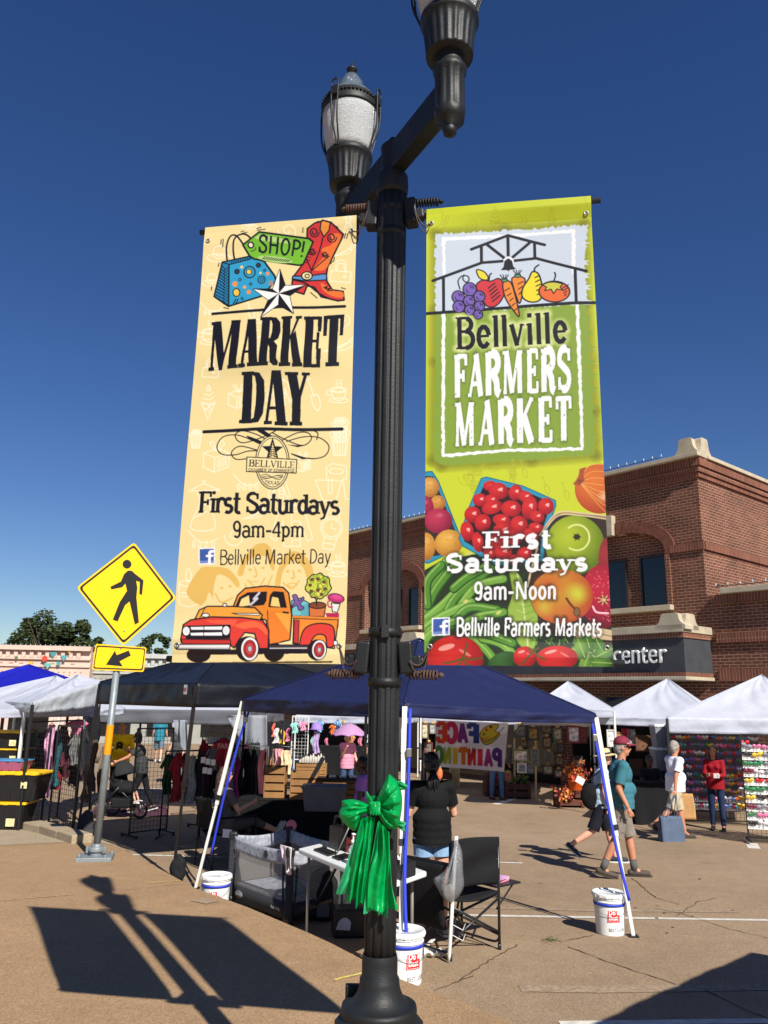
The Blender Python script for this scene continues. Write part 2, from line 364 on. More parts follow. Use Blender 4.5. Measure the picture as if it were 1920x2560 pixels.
# ---- a stroke alphabet: T thick stroke, t thin stroke, s serif bar (x, y); y runs 0 baseline .. 1 capital height
def arc(cx,cy,rx,ry,a0,a1,n=10):
	return [(cx+rx*math.cos(math.radians(a0+(a1-a0)*i/n)),cy+ry*math.sin(math.radians(a0+(a1-a0)*i/n))) for i in range(n+1)]
GL = {
 'A': (.86,[('t',[(.14,0),(.48,1)]),('T',[(.46,1),(.7,0)]),('t',[(.24,.3),(.62,.3)])],[(.12,0),(.7,0)]),
 'B': (.74,[('T',[(.17,0),(.17,1)]),('t',[(.17,.97),(.38,.97)]+arc(.38,.76,.26,.21,90,-90)+[(.17,.55)]),('T',arc(.4,.76,.22,.2,70,-70)),('t',[(.17,.03),(.4,.03)]),('t',[(.17,.54),(.42,.54)]),('T',arc(.42,.285,.26,.26,90,-90))],[(.12,0),(.12,1)]),
 'C': (.74,[('T',arc(.44,.5,.3,.47,60,300)),('t',arc(.44,.5,.28,.47,20,60)),('t',arc(.44,.5,.28,.47,300,340))],[]),
 'D': (.8,[('T',[(.18,0),(.18,1)]),('t',[(.18,.97),(.35,.97)]),('t',[(.18,.03),(.35,.03)]),('T',arc(.33,.5,.33,.47,85,-85))],[(.12,0),(.12,1)]),
 'E': (.7,[('T',[(.18,0),(.18,1)]),('t',[(.18,.97),(.62,.97)]),('t',[(.18,.5),(.5,.5)]),('t',[(.18,.03),(.64,.03)]),('t',[(.6,1),(.6,.76)]),('t',[(.62,0),(.62,.26)]),('t',[(.48,.38),(.48,.62)])],[(.12,0),(.12,1)]),
 'F': (.66,[('T',[(.18,0),(.18,1)]),('t',[(.18,.96),(.62,.96)]),('t',[(.18,.5),(.5,.5)]),('t',[(.6,1),(.6,.74)]),('t',[(.48,.36),(.48,.64)])],[(.18,0),(.12,1)]),
 'G': (.8,[('T',arc(.44,.5,.3,.47,60,290)),('t',arc(.44,.5,.28,.47,20,60)),('T',[(.66,.05),(.66,.45)]),('t',[(.5,.45),(.76,.45)])],[]),
 'H': (.86,[('T',[(.18,0),(.18,1)]),('T',[(.68,0),(.68,1)]),('t',[(.18,.52),(.68,.52)])],[(.18,0),(.18,1),(.68,0),(.68,1)]),
 'I': (.36,[('T',[(.18,0),(.18,1)])],[(.18,0),(.18,1)]),
 'K': (.84,[('T',[(.18,0),(.18,1)]),('t',[(.68,1),(.24,.45)]),('T',[(.36,.58),(.66,0)])],[(.18,0),(.18,1),(.66,0),(.66,1)]),
 'L': (.64,[('T',[(.18,0),(.18,1)]),('t',[(.18,.03),(.58,.03)]),('t',[(.57,0),(.57,.28)])],[(.12,0),(.18,1)]),
 'M': (1.06,[('t',[(.16,0),(.2,1)]),('T',[(.22,1),(.5,.02)]),('t',[(.5,.02),(.8,1)]),('T',[(.86,0),(.84,1)])],[(.16,0),(.86,0),(.14,1),(.9,1)]),
 'N': (.86,[('t',[(.16,0),(.16,1)]),('T',[(.18,1),(.68,0)]),('t',[(.7,0),(.7,1)])],[(.16,0),(.12,1),(.7,1)]),
 'O': (.8,[('T',arc(.4,.5,.28,.47,60,300)),('T',arc(.4,.5,.28,.47,-120,120))],[]),
 'P': (.72,[('T',[(.18,0),(.18,1)]),('t',[(.18,.97),(.36,.97)]),('T',arc(.36,.72,.27,.25,90,-90)),('t',[(.18,.47),(.38,.47)])],[(.18,0),(.12,1)]),
 'R': (.82,[('T',[(.18,0),(.18,1)]),('t',[(.18,.97),(.38,.97)]),('T',arc(.36,.74,.26,.23,90,-90)),('t',[(.18,.51),(.4,.51)]),('T',[(.4,.5),(.55,.3),(.57,.08),(.66,.02)])],[(.18,0),(.12,1)]),
 'S': (.7,[('T',arc(.35,.74,.24,.23,75,200)+arc(.35,.26,.24,.23,70,-105)),('t',arc(.35,.74,.24,.23,20,80)),('t',arc(.35,.26,.24,.23,-100,-165)),('t',[(.58,.68),(.58,.97)]),('t',[(.11,.03),(.11,.32)])],[]),
 'T': (.76,[('T',[(.38,0),(.38,1)]),('t',[(.06,.96),(.7,.96)]),('t',[(.07,1),(.07,.72)]),('t',[(.69,1),(.69,.72)])],[(.38,0)]),
 'U': (.8,[('T',[(.17,1),(.17,.3)]+arc(.41,.28,.24,.25,180,360)+[(.65,1)])],[(.17,1),(.65,1)]),
 'V': (.82,[('T',[(.14,1),(.44,0)]),('t',[(.44,0),(.72,1)])],[(.14,1),(.72,1)]),
 'X': (.82,[('T',[(.16,1),(.68,0)]),('t',[(.68,1),(.14,0)])],[(.14,1),(.7,1),(.14,0),(.7,0)]),
 'Y': (.82,[('T',[(.12,1),(.42,.46)]),('t',[(.72,1),(.42,.46)]),('T',[(.42,.48),(.42,0)])],[(.12,1),(.72,1),(.42,0)]),
 'a': (.6,[('T',[(.46,.58),(.46,.02)]),('T',arc(.28,.5,.18,.19,20,150)),('T',arc(.26,.2,.18,.19,60,300)),('t',[(.3,.39),(.46,.4)]),('t',[(.3,.02),(.46,.12)])],[(.5,0)]),
 'b': (.6,[('T',[(.14,0),(.14,1.02)]),('T',arc(.3,.35,.2,.33,150,-150))],[(.12,1.0)]),
 'c': (.54,[('T',arc(.3,.35,.19,.32,45,315))],[]),
 'd': (.6,[('T',[(.46,0),(.46,1.02)]),('T',arc(.3,.35,.19,.33,30,330))],[(.42,1.0),(.5,0)]),
 'e': (.58,[('T',arc(.3,.35,.2,.32,10,320)),('t',[(.12,.37),(.5,.37)])],[]),
 'f': (.4,[('T',[(.18,0),(.18,.8)]+arc(.32,.8,.14,.2,180,70)),('t',[(.04,.66),(.36,.66)])],[(.18,0)]),
 'i': (.3,[('T',[(.15,0),(.15,.7)]),('T',[(.15,.88),(.15,1.02)])],[(.15,0),(.1,.68)]),
 'k': (.6,[('T',[(.14,0),(.14,1.02)]),('t',[(.5,.7),(.18,.32)]),('T',[(.26,.42),(.52,0)])],[(.14,0),(.54,0),(.1,1)]),
 'l': (.28,[('T',[(.14,0),(.14,1.02)])],[(.14,0),(.1,1)]),
 'm': (.92,[('T',[(.14,0),(.14,.7)]),('T',arc(.3,.5,.16,.18,170,0)+[(.46,0)]),('T',arc(.62,.5,.16,.18,170,0)+[(.78,0)])],[(.14,0),(.1,.68),(.46,0),(.78,0)]),
 'n': (.62,[('T',[(.14,0),(.14,.7)]),('T',arc(.31,.48,.17,.2,170,0)+[(.48,0)])],[(.14,0),(.1,.68),(.48,0)]),
 'o': (.6,[('T',arc(.3,.35,.19,.33,0,360,16))],[]),
 'p': (.6,[('T',[(.14,-.3),(.14,.7)]),('T',arc(.3,.35,.2,.33,150,-150))],[(.14,-.3),(.1,.68)]),
 'r': (.46,[('T',[(.14,0),(.14,.7)]),('T',arc(.32,.46,.17,.22,160,50))],[(.14,0),(.1,.68)]),
 's': (.52,[('T',arc(.26,.51,.16,.17,50,230)+arc(.26,.19,.17,.17,60,-130))],[]),
 't': (.42,[('T',[(.18,.95),(.18,.15)]+arc(.32,.16,.14,.15,180,290)),('t',[(.02,.68),(.38,.68)])],[]),
 'u': (.62,[('T',[(.14,.7),(.14,.2)]+arc(.29,.2,.15,.19,180,330)),('T',[(.47,.7),(.47,0)])],[(.1,.68),(.43,.68),(.5,0)]),
 'v': (.58,[('T',[(.08,.7),(.28,0)]),('t',[(.28,0),(.48,.7)])],[(.08,.68),(.48,.68)]),
 'y': (.6,[('T',[(.1,.7),(.3,.02)]),('t',[(.52,.7),(.26,-.2),(.1,-.28)])],[(.08,.68),(.52,.68)]),
 '9': (.62,[('T',arc(.3,.68,.19,.29,0,360,16)),('T',[(.49,.68),(.47,.3)]+arc(.3,.24,.17,.22,10,-140))],[]),
 '4': (.62,[('T',[(.44,0),(.44,1)]),('t',[(.42,1),(.06,.3),(.58,.3)])],[(.44,0)]),
 '-': (.44,[('T',[(.06,.38),(.38,.38)])],[]),'!': (.3,[('T',[(.15,.3),(.15,1)]),('T',[(.15,0),(.15,.12)])],[]),' ': (.32,[],[]),
}
def text_segs(txt,T,t,ser,sh,tight=0.0,only=None):
	"""stroke segments in text units; returns (total width, [(points, half width)])"""
	x = 0;out = []
	for ch in txt:
		w,st,sf = GL[ch]
		for kind,pts in st:
			out.append(([(x+p[0],p[1]) for p in pts],(T if kind == 'T' else t)/2,ch))
		if ser > 0:
			for sx,sy in sf:
				y = sy+sh/2 if sy <= 0.01 else sy-sh/2
				out.append(([(x+sx-ser,y),(x+sx+ser,y)],sh/2,ch))
		x += w-tight
	return x,out
def text_on(cv,txt,quad,col,T=.2,t=.09,ser=.14,sh=.07,tight=0.0,halo=None,kmax=1.15,cols=None):
	"""quad: top-left, top-right, bottom-right, bottom-left of the capital-height box, in tracing units"""
	W,segs = text_segs(txt,T,t,ser,sh,tight)
	q = [np.array(p,float) for p in quad]
	def mp(p):
		u = p[0]/W;v = 1-p[1]
		return (q[0]*(1-u)+q[1]*u)*(1-v)+(q[3]*(1-u)+q[2]*u)*v
	hpx = np.hypot(*(q[3]-q[0]));wpx = np.hypot(*(q[1]-q[0]))/W
	def draw(extra,c,al=1.0,soft=False):
		for pts,hw,ch in segs:
			if soft:
				cv.glow([[tuple(mp(p)) for p in pts]],extra+hw*min(hpx,wpx),c,al);continue
			cc = c if cols is None or extra else cols(np.mean([p[0] for p in pts])/W)
			for i in range(len(pts)-1):
				a = np.array(pts[i],float);b = np.array(pts[i+1],float);d = b-a;L = np.hypot(*d)
				if L < 1e-6: continue
				d /= L;nrm = np.array([-d[1],d[0]])
				e = hw*.35 if 0 < i or len(pts) > 3 else 0
				e2 = hw*.35 if i < len(pts)-2 or len(pts) > 3 else 0
				# width is kept in capital-height units across, so squeeze x like the letters
				kx = hpx/wpx
				off = np.array([nrm[0]*hw*min(kx,kmax),nrm[1]*hw])
				A0 = a-d*e;B0 = b+d*e2
				P = [mp(A0+off),mp(B0+off),mp(B0-off),mp(A0-off)]
				if extra:
					cv.line([tuple(p) for p in P]+[tuple(P[0])],extra*2,c)
				cv.poly([tuple(p) for p in P],cc,al=al)
	if halo: 
		if halo[0] == 'soft': draw(halo[1],halo[2],halo[3],True)
		else: draw(halo[1],halo[2])
	draw(0,col)
# ---------------------------------------------------------------- the two street banners and the face painting sheet
BL_Q = [(512,585),(892,548),(865,1650),(437,1645)]
BR_Q = [(1070,533),(1481,505),(1529,1664),(1059,1652)]
K = (26,22,26)
def logo_f(cv,x,y,s):
	cv.poly([(x-.5*s,y-.5*s),(x+.5*s,y-.53*s),(x+.5*s,y+.47*s),(x-.5*s,y+.5*s)],(245,246,250))
	cv.poly([(x-.43*s,y-.43*s),(x+.43*s,y-.46*s),(x+.43*s,y+.4*s),(x-.43*s,y+.43*s)],(62,92,168))
	cv.poly([(x-.43*s,y+.27*s),(x+.43*s,y+.24*s),(x+.43*s,y+.4*s),(x-.43*s,y+.43*s)],(120,142,200))
	W = (250,250,252)
	cv.line([(x+.36*s,y-.3*s),(x+.24*s,y-.3*s),(x+.17*s,y-.22*s),(x+.16*s,y+.42*s)],.17*s,W)
	cv.line([(x-.0*s,y-.02*s),(x+.34*s,y-.04*s)],.14*s,W)
def doodle(cv,kind,x,y,s,c=(255,246,214),w=5):
	L = lambda pts,sm=False: cv.line([(x+a*s,y+b*s) for a,b in pts],w,c,sm)
	E = lambda a,b,rx,ry: L([(a+rx*math.cos(t*.2618),b+ry*math.sin(t*.2618)) for t in range(25)])
	if kind == 'cone':
		L([(-.35,.1),(0,1),(.4,.1)]);L([(-.4,.1),(.45,.1)]);L([(-.2,.5),(.3,.1)]);L([(-.3,.25),(.15,.6)]);L([(-.05,.1),(.2,.45)])
		for i in range(4): L([(-.42+.1*i,.02-.25*i),(.1,.1-.25*i),(.44-.1*i,-.05-.25*i)],True)
		L([(-.1,-.7),(.02,-1),(.1,-.72)],True)
	elif kind == 'cup':
		E(0,-.35,.6,.22);L([(-.6,-.35),(-.4,.3),(0,.45),(.4,.3),(.6,-.35)],True);E(-.75,-.1,.2,.2);E(0,.45,.75,.2)
		for q in (-.15,.15): L([(q,-.6),(q+.1,-.8),(q-.05,-.95),(q+.08,-1.15)],True)
		E(0,-.35,.45,.14)
	elif kind == 'shovel':
		L([(-.25,-1),(.1,0)]);L([(-.1,0),(.3,-.1),(.5,.5),(.35,.9),(.05,.55),(-.1,0)],True);L([(-.4,-1),(-.1,-1.1)])
	elif kind == 'gift':
		L([(-.8,-.3),(-.1,0),(-.1,.9),(-.8,.6),(-.8,-.3),(.1,-.6),(.8,-.3),(-.1,0)]);L([(.8,-.3),(.8,.55),(-.1,.9)]);L([(0,-.4),(-.4,-.9),(-.2,-1),(.05,-.45),(.3,-1.05),(.5,-.85),(.05,-.4)],True)
		for i in range(5): L([(.1+.13*i,.1-.06*i),(.1+.13*i,.7-.06*i)])
	elif kind == 'dress':
		L([(0,-1),(.08,-1.15),(-.08,-1.1)]);L([(-.7,-.65),(0,-1),(.8,-.7),(-.7,-.65)]);L([(-.3,-.6),(-.2,0),(-.6,1.1),(.55,1.1),(.3,0),(.35,-.6)],True);L([(-.2,0),(.3,0)]);L([(-.4,.6),(.2,.3)])
	elif kind == 'jacket':
		L([(-.3,-1),(-.6,-.8),(-1,.5),(-.75,.65),(-.4,-.3),(-.4,.9),(.4,.9),(.4,-.3),(.75,.65),(1,.5),(.6,-.8),(.3,-1),(-.3,-1)]);L([(0,-.7),(0,.9)]);E(0,-.9,.3,.2)
		for i in range(4): L([(.1,-.3+.3*i),(.35,-.3+.3*i)])
	elif kind == 'watch':
		E(0,0,.6,.6);E(0,0,.48,.48);L([(0,0),(0,-.25)]);L([(0,0),(.25,.1)]);L([(-.35,-.5),(-.1,-1.1),(.5,-1.1),(.4,-.5)]);L([(-.4,.5),(-.5,1.1),(.1,1.2),(.3,.55)]);L([(-.1,-.8),(.45,-.8)]);L([(-.45,.8),(.2,.9)])
	elif kind == 'mixer':
		L([(-.9,-.1),(-.5,1),(.2,1),(.55,-.1),(-.9,-.1)]);L([(-.3,-.2),(-.3,-.8),(0,-1),(.8,-.9),(.8,-.2),(.6,-.2),(.75,.9),(1,.9)]);E(.25,-.6,.4,.15);L([(-.2,-.2),(-.2,.6),(0,.6),(0,-.2)])
	elif kind == 'popcorn':
		L([(-.5,-.3),(-.35,.8),(.35,.8),(.5,-.3)]);
		for i in range(5): L([(-.38+.19*i,-.3),(-.27+.135*i,.8)])
		for i in range(6): E(-.45+.18*i,-.42-.12*(i % 2),.14,.14)
		for i in range(4): E(-.25+.18*i,-.72,.13,.13)
	elif kind == 'candle':
		E(0,-.2,.5,.15);L([(-.5,-.2),(-.5,.9),(0,1.05),(.5,.9),(.5,-.2)]);L([(0,-.25),(-.15,-.6),(0,-1),(.17,-.6),(0,-.25)],True);L([(-.4,.3),(.1,.3)]);L([(-.4,.5),(.2,.5)])
	elif kind == 'bag':
		L([(-.7,-.1),(-.8,.7),(.7,.8),(.8,0),(-.7,-.1)]);L([(-.4,-.1),(-.3,-.8),(.3,-.8),(.4,0)],True);L([(-.3,-.1),(-.2,-.6),(.2,-.6),(.3,0)],True);E(.3,.35,.12,.06)
	elif kind == 'hat':
		E(0,.2,.9,.3);L([(-.45,.1),(-.35,-.5),(.1,-.65),(.45,-.4),(.45,.1)],True);L([(-.45,.1),(0,.25),(.45,.1)],True);L([(-.4,-.1),(0,.05),(.43,-.1)],True)
	elif kind == 'drops':
		L([(-1,-.6),(-.4,0),(.3,.2),(1,-.1)],True)
		for q in (-.6,-.2,.25,.7): E(q,.3,.1,.22)
	elif kind == 'brush':
		L([(-1,.3),(.2,-.1),(.9,-.8),(1.1,-1),(1.1,-.6),(.4,.1),(-1,.3)],True);E(.7,-.45,.12,.12);L([(-.4,.1),(.6,-.4)])
	else:
		L([(r*math.cos(a),r*math.sin(a)) for r,a in ((.1+.045*i,.5*i) for i in range(20))],True)

def art_market(res=330):
	cv = Canvas(2.73,res,(243,223,160))
	Hm = homog(BL_Q,[(0,0),(1,0),(1,2.73),(0,2.73)]);sc = 500/1659
	cv.tracing(Hm,(430,520),sc)
	for k,x,y,s in (('hat',390,440,110),('bag',1400,560,110),('cone',310,1640,140),('cup',1385,1560,105),('shovel',1170,1580,130),('spiral',960,230,90),('hat',330,650,90),
                       ('drops',330,880,90),('cup',320,1100,110),('candle',700,1000,110),('brush',1400,1180,130),('gift',560,1600,100),('jacket',900,1560,110),('bag',330,1370,90),('popcorn',1400,1850,120),('shovel',640,880,90),('spiral',1430,950,70),('brush',1420,400,80),('gift',1280,200,60),('hat',640,190,70),('dress',1460,160,60)):
		doodle(cv,k,x,y,s,w=8)
	# shopping bag
	cv.line([(455,490),(450,380),(480,290),(530,280),(590,350),(640,430)],13,K,True);cv.line([(530,540),(505,400),(520,300),(590,265),(650,300),(690,400),(705,510)],13,K,True)
	cv.poly([(415,495),(640,440),(760,480),(850,600),(860,640),(740,770),(470,855),(350,775)],(52,160,205),K,14)
	cv.poly([(415,495),(470,505),(470,850),(350,775)],(38,130,178),K,11)
	cv.poly([(415,495),(640,440),(640,465),(475,512)],(38,130,178),K,8)
	for i in range(12):
		y = 530+i*24;cv.line([(410-i*4.5,y-8),(440-i*1,y+24)],7,K);cv.line([(470,y),(425,y+40)],6,K)
	for i in range(14): cv.line([(490+i*18,500-i*4),(496+i*18,472-i*4)],6,K)
	for (x,y,r,c) in ((520,670,22,(240,150,70)),(600,695,14,(245,165,90)),(790,580,15,(240,150,80)),(635,735,18,(240,150,70)),(575,530,13,(240,210,130)),(730,575,10,(245,215,120)),(820,660,22,(170,140,130))): cv.ell((x,y),r,r,c)
	for (x,y,r) in ((560,633,10),(650,668,10),(765,553,9),(582,790,9)): cv.ell((x,y),r,r,(52,160,205),out=K,ow=6)
	cv.ell((640,570),46,46,(52,160,205),out=K,ow=9);cv.ell((635,568),22,22,(245,205,90),out=K,ow=6);cv.ell((533,740),28,32,(245,200,80),out=K,ow=8);cv.ell((740,632),30,30,(52,160,205),out=K,ow=8);cv.ell((742,632),12,14,(52,160,205),out=K,ow=6)
	cv.ell((536,568),18,18,(60,60,60),out=K,ow=8);cv.ell((712,512),17,17,(60,60,60),out=K,ow=8)
	cv.line([(510,830),(530,795)],9,K);cv.line([(530,832),(548,797)],9,K)
	# boot
	R = (214,58,52);O = (238,120,50)
	cv.poly([(1120,210),(1180,165),(1235,150),(1245,140),(1315,155),(1420,250),(1330,440),(1290,520),(1280,590),(1285,640),(1330,710),(1420,720),(1430,790),(1380,800),(1240,770),(1180,690),(1120,680),(1095,750),(990,720),(1000,610),(1080,500),(1110,440),(1150,330),(1115,280)],R,K,13)
	cv.poly([(1320,250),(1400,260),(1330,420),(1270,540),(1170,540),(1250,440),(1240,370),(1320,330)],O,sm=True)
	cv.poly([(1235,155),(1250,142),(1312,158),(1300,220),(1255,270),(1225,215)],(240,150,60),K,10)
	cv.poly([(1235,655),(1290,680),(1340,715),(1415,725),(1420,770),(1340,765),(1260,720)],O,sm=True)
	for (x,y,r) in ((1175,235,40),(1320,275,42),(1160,395,30),(1265,415,26)):
		cv.line([(x+(r-.3*t*r/6)*math.cos(t*.7),y+(r-.3*t*r/6)*math.sin(t*.7)) for t in range(15)],9,K,True)
	cv.line([(1245,280),(1215,400),(1150,560)],10,K,True);cv.line([(1300,430),(1240,480),(1160,550)],9,K,True);cv.line([(1110,450),(1150,540)],9,K)
	cv.poly([(1000,598),(1100,600),(1280,575),(1285,628),(1110,640),(995,622)],(92,150,205),K,10)
	cv.ell((1118,596),44,34,(245,228,170),out=K,ow=10);cv.ell((1120,597),18,15,(245,228,170),out=K,ow=8)
	cv.line([(1000,630),(1110,660),(1220,740),(1330,790),(1425,795)],12,K,True)
	cv.line([(1260,690),(1290,685),(1270,700),(1310,700),(1290,715),(1330,715)],9,K,True)
	for i in range(6): cv.line([(1090+i*12,480-i*22),(1130+i*9,490-i*24)],6,K)
	# tag
	G1 = (122,190,48)
	cv.poly([(585,352),(720,245),(1130,285),(1165,310),(1085,500),(1050,508),(680,462),(640,440)],G1,K,14)
	cv.poly([(680,290),(735,262),(990,305),(960,330),(720,310)],(185,220,130));cv.ell((850,462),145,26,(178,215,125),rot=6)
	for i in range(12): cv.line([(745+i*19,462+i*1.5),(765+i*19,440+i*2.3)],7,K)
	cv.ell((650,350),22,22,(250,240,210),out=K,ow=11);cv.line([(690,370),(680,390),(650,400)],6,K)
	text_on(cv,'SHOP!',[(716,262),(1108,308),(1086,440),(706,405)],K,T=.13,t=.13,ser=0)
	for pts in ([(408,315),(405,350)],[(425,310),(420,375)],[(700,218),(735,208)],[(705,232),(770,222)],[(570,247),(595,240)],[(575,262),(620,250)],[(1440,240),(1425,280)],[(1460,235),(1445,280)],[(1330,470),(1315,495)],[(1345,440),(1340,475)],[(1405,690),(1440,700)],[(390,500),(382,530)],[(330,695),(325,725)],[(1085,205),(1080,240)],[(1345,180),(1375,195)],[(430,865),(470,875)],[(1150,735),(1205,780)],[(1190,158),(1215,148)]): cv.line(pts,7,K)
	# rule, star
	cv.line([(338,918),(600,895),(760,882),(880,858),(1000,862),(1200,858),(1435,843)],22,K,True)
	c = (885,745);tips = [(890,545),(1105,672),(1010,910),(742,940),(675,710)]
	inner = [(938,680),(975,765),(882,838),(800,800),(835,710)]
	poly = []
	for a,b in zip(tips,inner): poly += [a,b]
	cv.poly(poly,K,K,10)
	for i in range(5):
		cv.poly([c,tips[i],inner[i-1]],(252,250,246))
	# lettering
	for P in ([(340,985),(412,978),(440,1240),(425,1385),(400,1386)],[(410,1386),(427,1385),(522,975),(500,972)],[(505,970),(572,966),(545,1368),(478,1372)],[(345,985),(368,985),(350,1385),(328,1388)],[(333,986),(380,984),(378,1010),(331,1012)],[(314,1362),(362,1358),(360,1386),(312,1390)],[(472,1345),(560,1340),(558,1366),(470,1374)],[(495,970),(574,966),(572,990),(495,992)],
              [(632,962),(655,960),(607,1345),(583,1347)],[(630,962),(700,958),(725,1340),(652,1345)],[(612,1225),(665,1222),(665,1245),(610,1248)],[(565,1335),(622,1332),(620,1362),(563,1366)],[(638,1325),(738,1320),(736,1350),(636,1356)],
              [(752,948),(820,943),(800,1340),(732,1346)],[(738,945),(830,940),(828,966),(736,970)],[(742,1320),(812,1315),(810,1345),(740,1350)],[(815,942),(870,945),(903,985),(906,1060),(888,1120),(850,1147),(800,1152),(800,1122),(822,1115),(836,1060),(838,1000),(830,972),(812,968)],[(806,1148),(850,1140),(884,1180),(878,1290),(892,1315),(888,1342),(852,1345),(824,1320),(820,1200),(806,1168)],
              [(925,935),(990,930),(978,1345),(912,1348)],[(914,936),(1002,930),(1000,954),(912,960)],[(898,1322),(992,1318),(990,1346),(896,1352)],[(1046,935),(1068,934),(992,1120),(976,1120)],[(1030,933),(1083,930),(1081,953),(1028,956)],[(985,1110),(1030,1050),(1083,1330),(1016,1345)],[(1006,1322),(1090,1318),(1088,1347),(1004,1352)],
              [(1112,935),(1180,932),(1166,1350),(1098,1352)],[(1100,934),(1250,930),(1248,956),(1098,962)],[(1215,955),(1249,953),(1241,1055),(1212,1057)],[(1170,1125),(1225,1120),(1224,1145),(1168,1150)],[(1204,1062),(1228,1060),(1222,1205),(1200,1205)],[(1096,1328),(1230,1322),(1236,1350),(1094,1354)],[(1206,1200),(1243,1195),(1235,1345),(1202,1350)],
              [(1262,925),(1432,908),(1430,940),(1260,957)],[(1262,930),(1296,928),(1286,1090),(1258,1092)],[(1400,915),(1433,912),(1421,1080),(1393,1082)],[(1312,940),(1384,935),(1370,1320),(1300,1322)],[(1280,1308),(1390,1300),(1388,1332),(1278,1340)],
              [(605,1400),(680,1395),(665,1800),(588,1805)],[(590,1398),(690,1392),(688,1420),(588,1424)],[(570,1782),(680,1778),(678,1808),(566,1812)],[(675,1395),(735,1400),(773,1460),(778,1600),(763,1730),(725,1800),(660,1806),(665,1778),(688,1760),(703,1650),(709,1500),(698,1430),(680,1422)],
              [(836,1382),(860,1380),(804,1805),(780,1805)],[(838,1382),(912,1380),(955,1815),(880,1815)],[(818,1670),(890,1668),(890,1694),(815,1694)],[(772,1788),(838,1786),(836,1815),(770,1818)],[(860,1790),(968,1792),(966,1825),(858,1822)],
              [(960,1392),(1040,1390),(1075,1600),(1000,1600)],[(1106,1392),(1132,1392),(1070,1610),(1042,1600)],[(1003,1590),(1075,1590),(1070,1815),(1000,1815)],[(945,1392),(1055,1390),(1053,1415),(945,1418)],[(1083,1392),(1150,1392),(1148,1415),(1083,1418)],[(985,1790),(1086,1790),(1084,1822),(983,1822)]): cv.poly(P,K)
	# ---- lower half
	cv.tracing(Hm,(430,1060),sc)
	for k,x,y,s in (('gift',385,300,130),('dress',285,680,170),('jacket',1000,850,170),('watch',1325,850,150),('mixer',1330,480,150),('popcorn',1395,150,140),('candle',165,1340,150),('cup',1380,1180,100),('drops',640,500,110),('drops',280,960,120),('spiral',540,930,90),('popcorn',215,150,90),('jacket',900,560,90),('brush',700,760,100),('gift',1090,330,80)):
		doodle(cv,k,x,y,s,w=8)
	fc = (232,190,100)       # three printed faces behind the truck
	cv.poly([(150,1380),(250,1200),(330,1175),(480,1190),(570,1290),(560,1340),(480,1260),(400,1240),(370,1330),(360,1420),(330,1380),(300,1450),(250,1480)],fc,sm=True)
	cv.poly([(560,1230),(600,1120),(700,1000),(800,990),(860,1100),(850,1200),(820,1160),(790,1090),(700,1090),(630,1150),(600,1240)],fc,sm=True)
	cv.poly([(860,1330),(890,1180),(960,1060),(1060,1050),(1150,1130),(1180,1250),(1140,1300),(1090,1170),(1010,1120),(930,1200),(900,1330)],fc,sm=True)
	for pts in ([(380,1390),(430,1460),(520,1420)],[(640,1280),(720,1340),(780,1260)],[(930,1300),(1000,1345),(1060,1280)],[(700,1180),(715,1240),(690,1250)],[(1010,1200),(1020,1255),(995,1260)],[(620,1310),(660,1400)],[(840,1240),(800,1330)]): cv.line(pts,12,fc,True)
	for x,y in ((432,1345),(500,1330),(660,1195),(765,1180),(965,1205),(1060,1200)): cv.ell((x,y),14,10,fc)
	for pts in ([(960,1315),(1000,1300),(1045,1310),(1000,1330),(960,1315)],[(430,1455),(480,1445)],[(660,1290),(730,1290)]): cv.line(pts,8,fc,True)
	cv.line([(280,90),(500,78),(740,62),(880,62),(1100,62),(1413,48)],26,K,True)
	# flourish
	fl = [[(870,75),(760,130),(620,175),(560,160),(540,110),(600,80),(720,110),(830,170)],[(700,165),(560,115),(440,130),(390,210),(430,270),(540,275),(640,245),(720,240)],[(720,235),(580,205),(510,255),(545,310),(640,305)],
          [(840,90),(960,150),(1090,190),(1160,140),(1140,90),(1060,85),(960,130),(880,180)],[(960,160),(1100,120),(1230,125),(1305,190),(1270,270),(1150,295),(1000,260)],[(1185,70),(1215,90),(1205,140)]]
	for p in fl: cv.line(p,8,K,True)
	cv.poly([(700,70),(770,70),(870,135),(840,150)],K);cv.poly([(640,120),(760,165),(735,185),(650,140)],K,sm=True);cv.poly([(1000,265),(1100,290),(1190,288),(1090,302)],K);cv.poly([(960,185),(1050,205),(1110,190),(1040,190)],K)
	# seal
	bgc = (246,228,168)
	cv.ell((845,333),138,215,bgc,out=K,ow=7);cv.ell((845,333),122,198,bgc,out=K,ow=5)
	st = []
	for i in range(5):
		a = -math.pi/2+i*2*math.pi/5;b = a+math.pi/5
		st += [(845+92*math.cos(a),235+105*math.sin(a)),(845+36*math.cos(b),235+42*math.sin(b))]
	cv.poly(st,K)
	for i in range(6):
		y = 195+i*18;w = 6+i*5;cv.line([(847-w,y+10),(847,y),(847+w,y+10)],7,(240,220,150))
	cv.line([(847,175),(847,300)],5,(240,220,150))
	cv.poly([(637,292),(1045,305),(1038,415),(634,410)],bgc,K,7)
	text_on(cv,'BELLVILLE',[(655,312),(1030,324),(1028,376),(652,368)],K,T=.15,t=.07,ser=.12,sh=.07)
	text_on(cv,'CHAMBER OF COMMERCE',[(650,382),(1026,386),(1024,410),(648,406)],(60,50,40),T=.17,t=.12,ser=.08,sh=.1)
	text_on(cv,'TEXAS',[(783,480),(905,484),(903,512),(780,508)],K,T=.15,t=.09,ser=.1,sh=.08)
	for d in (0,14): cv.line([(750,440+d),(800,430+d),(850,455),(900,470-d),(930,440)],4,K,True);cv.line([(760,470-d),(820,460),(870,440),(930,432+d)],4,K,True)
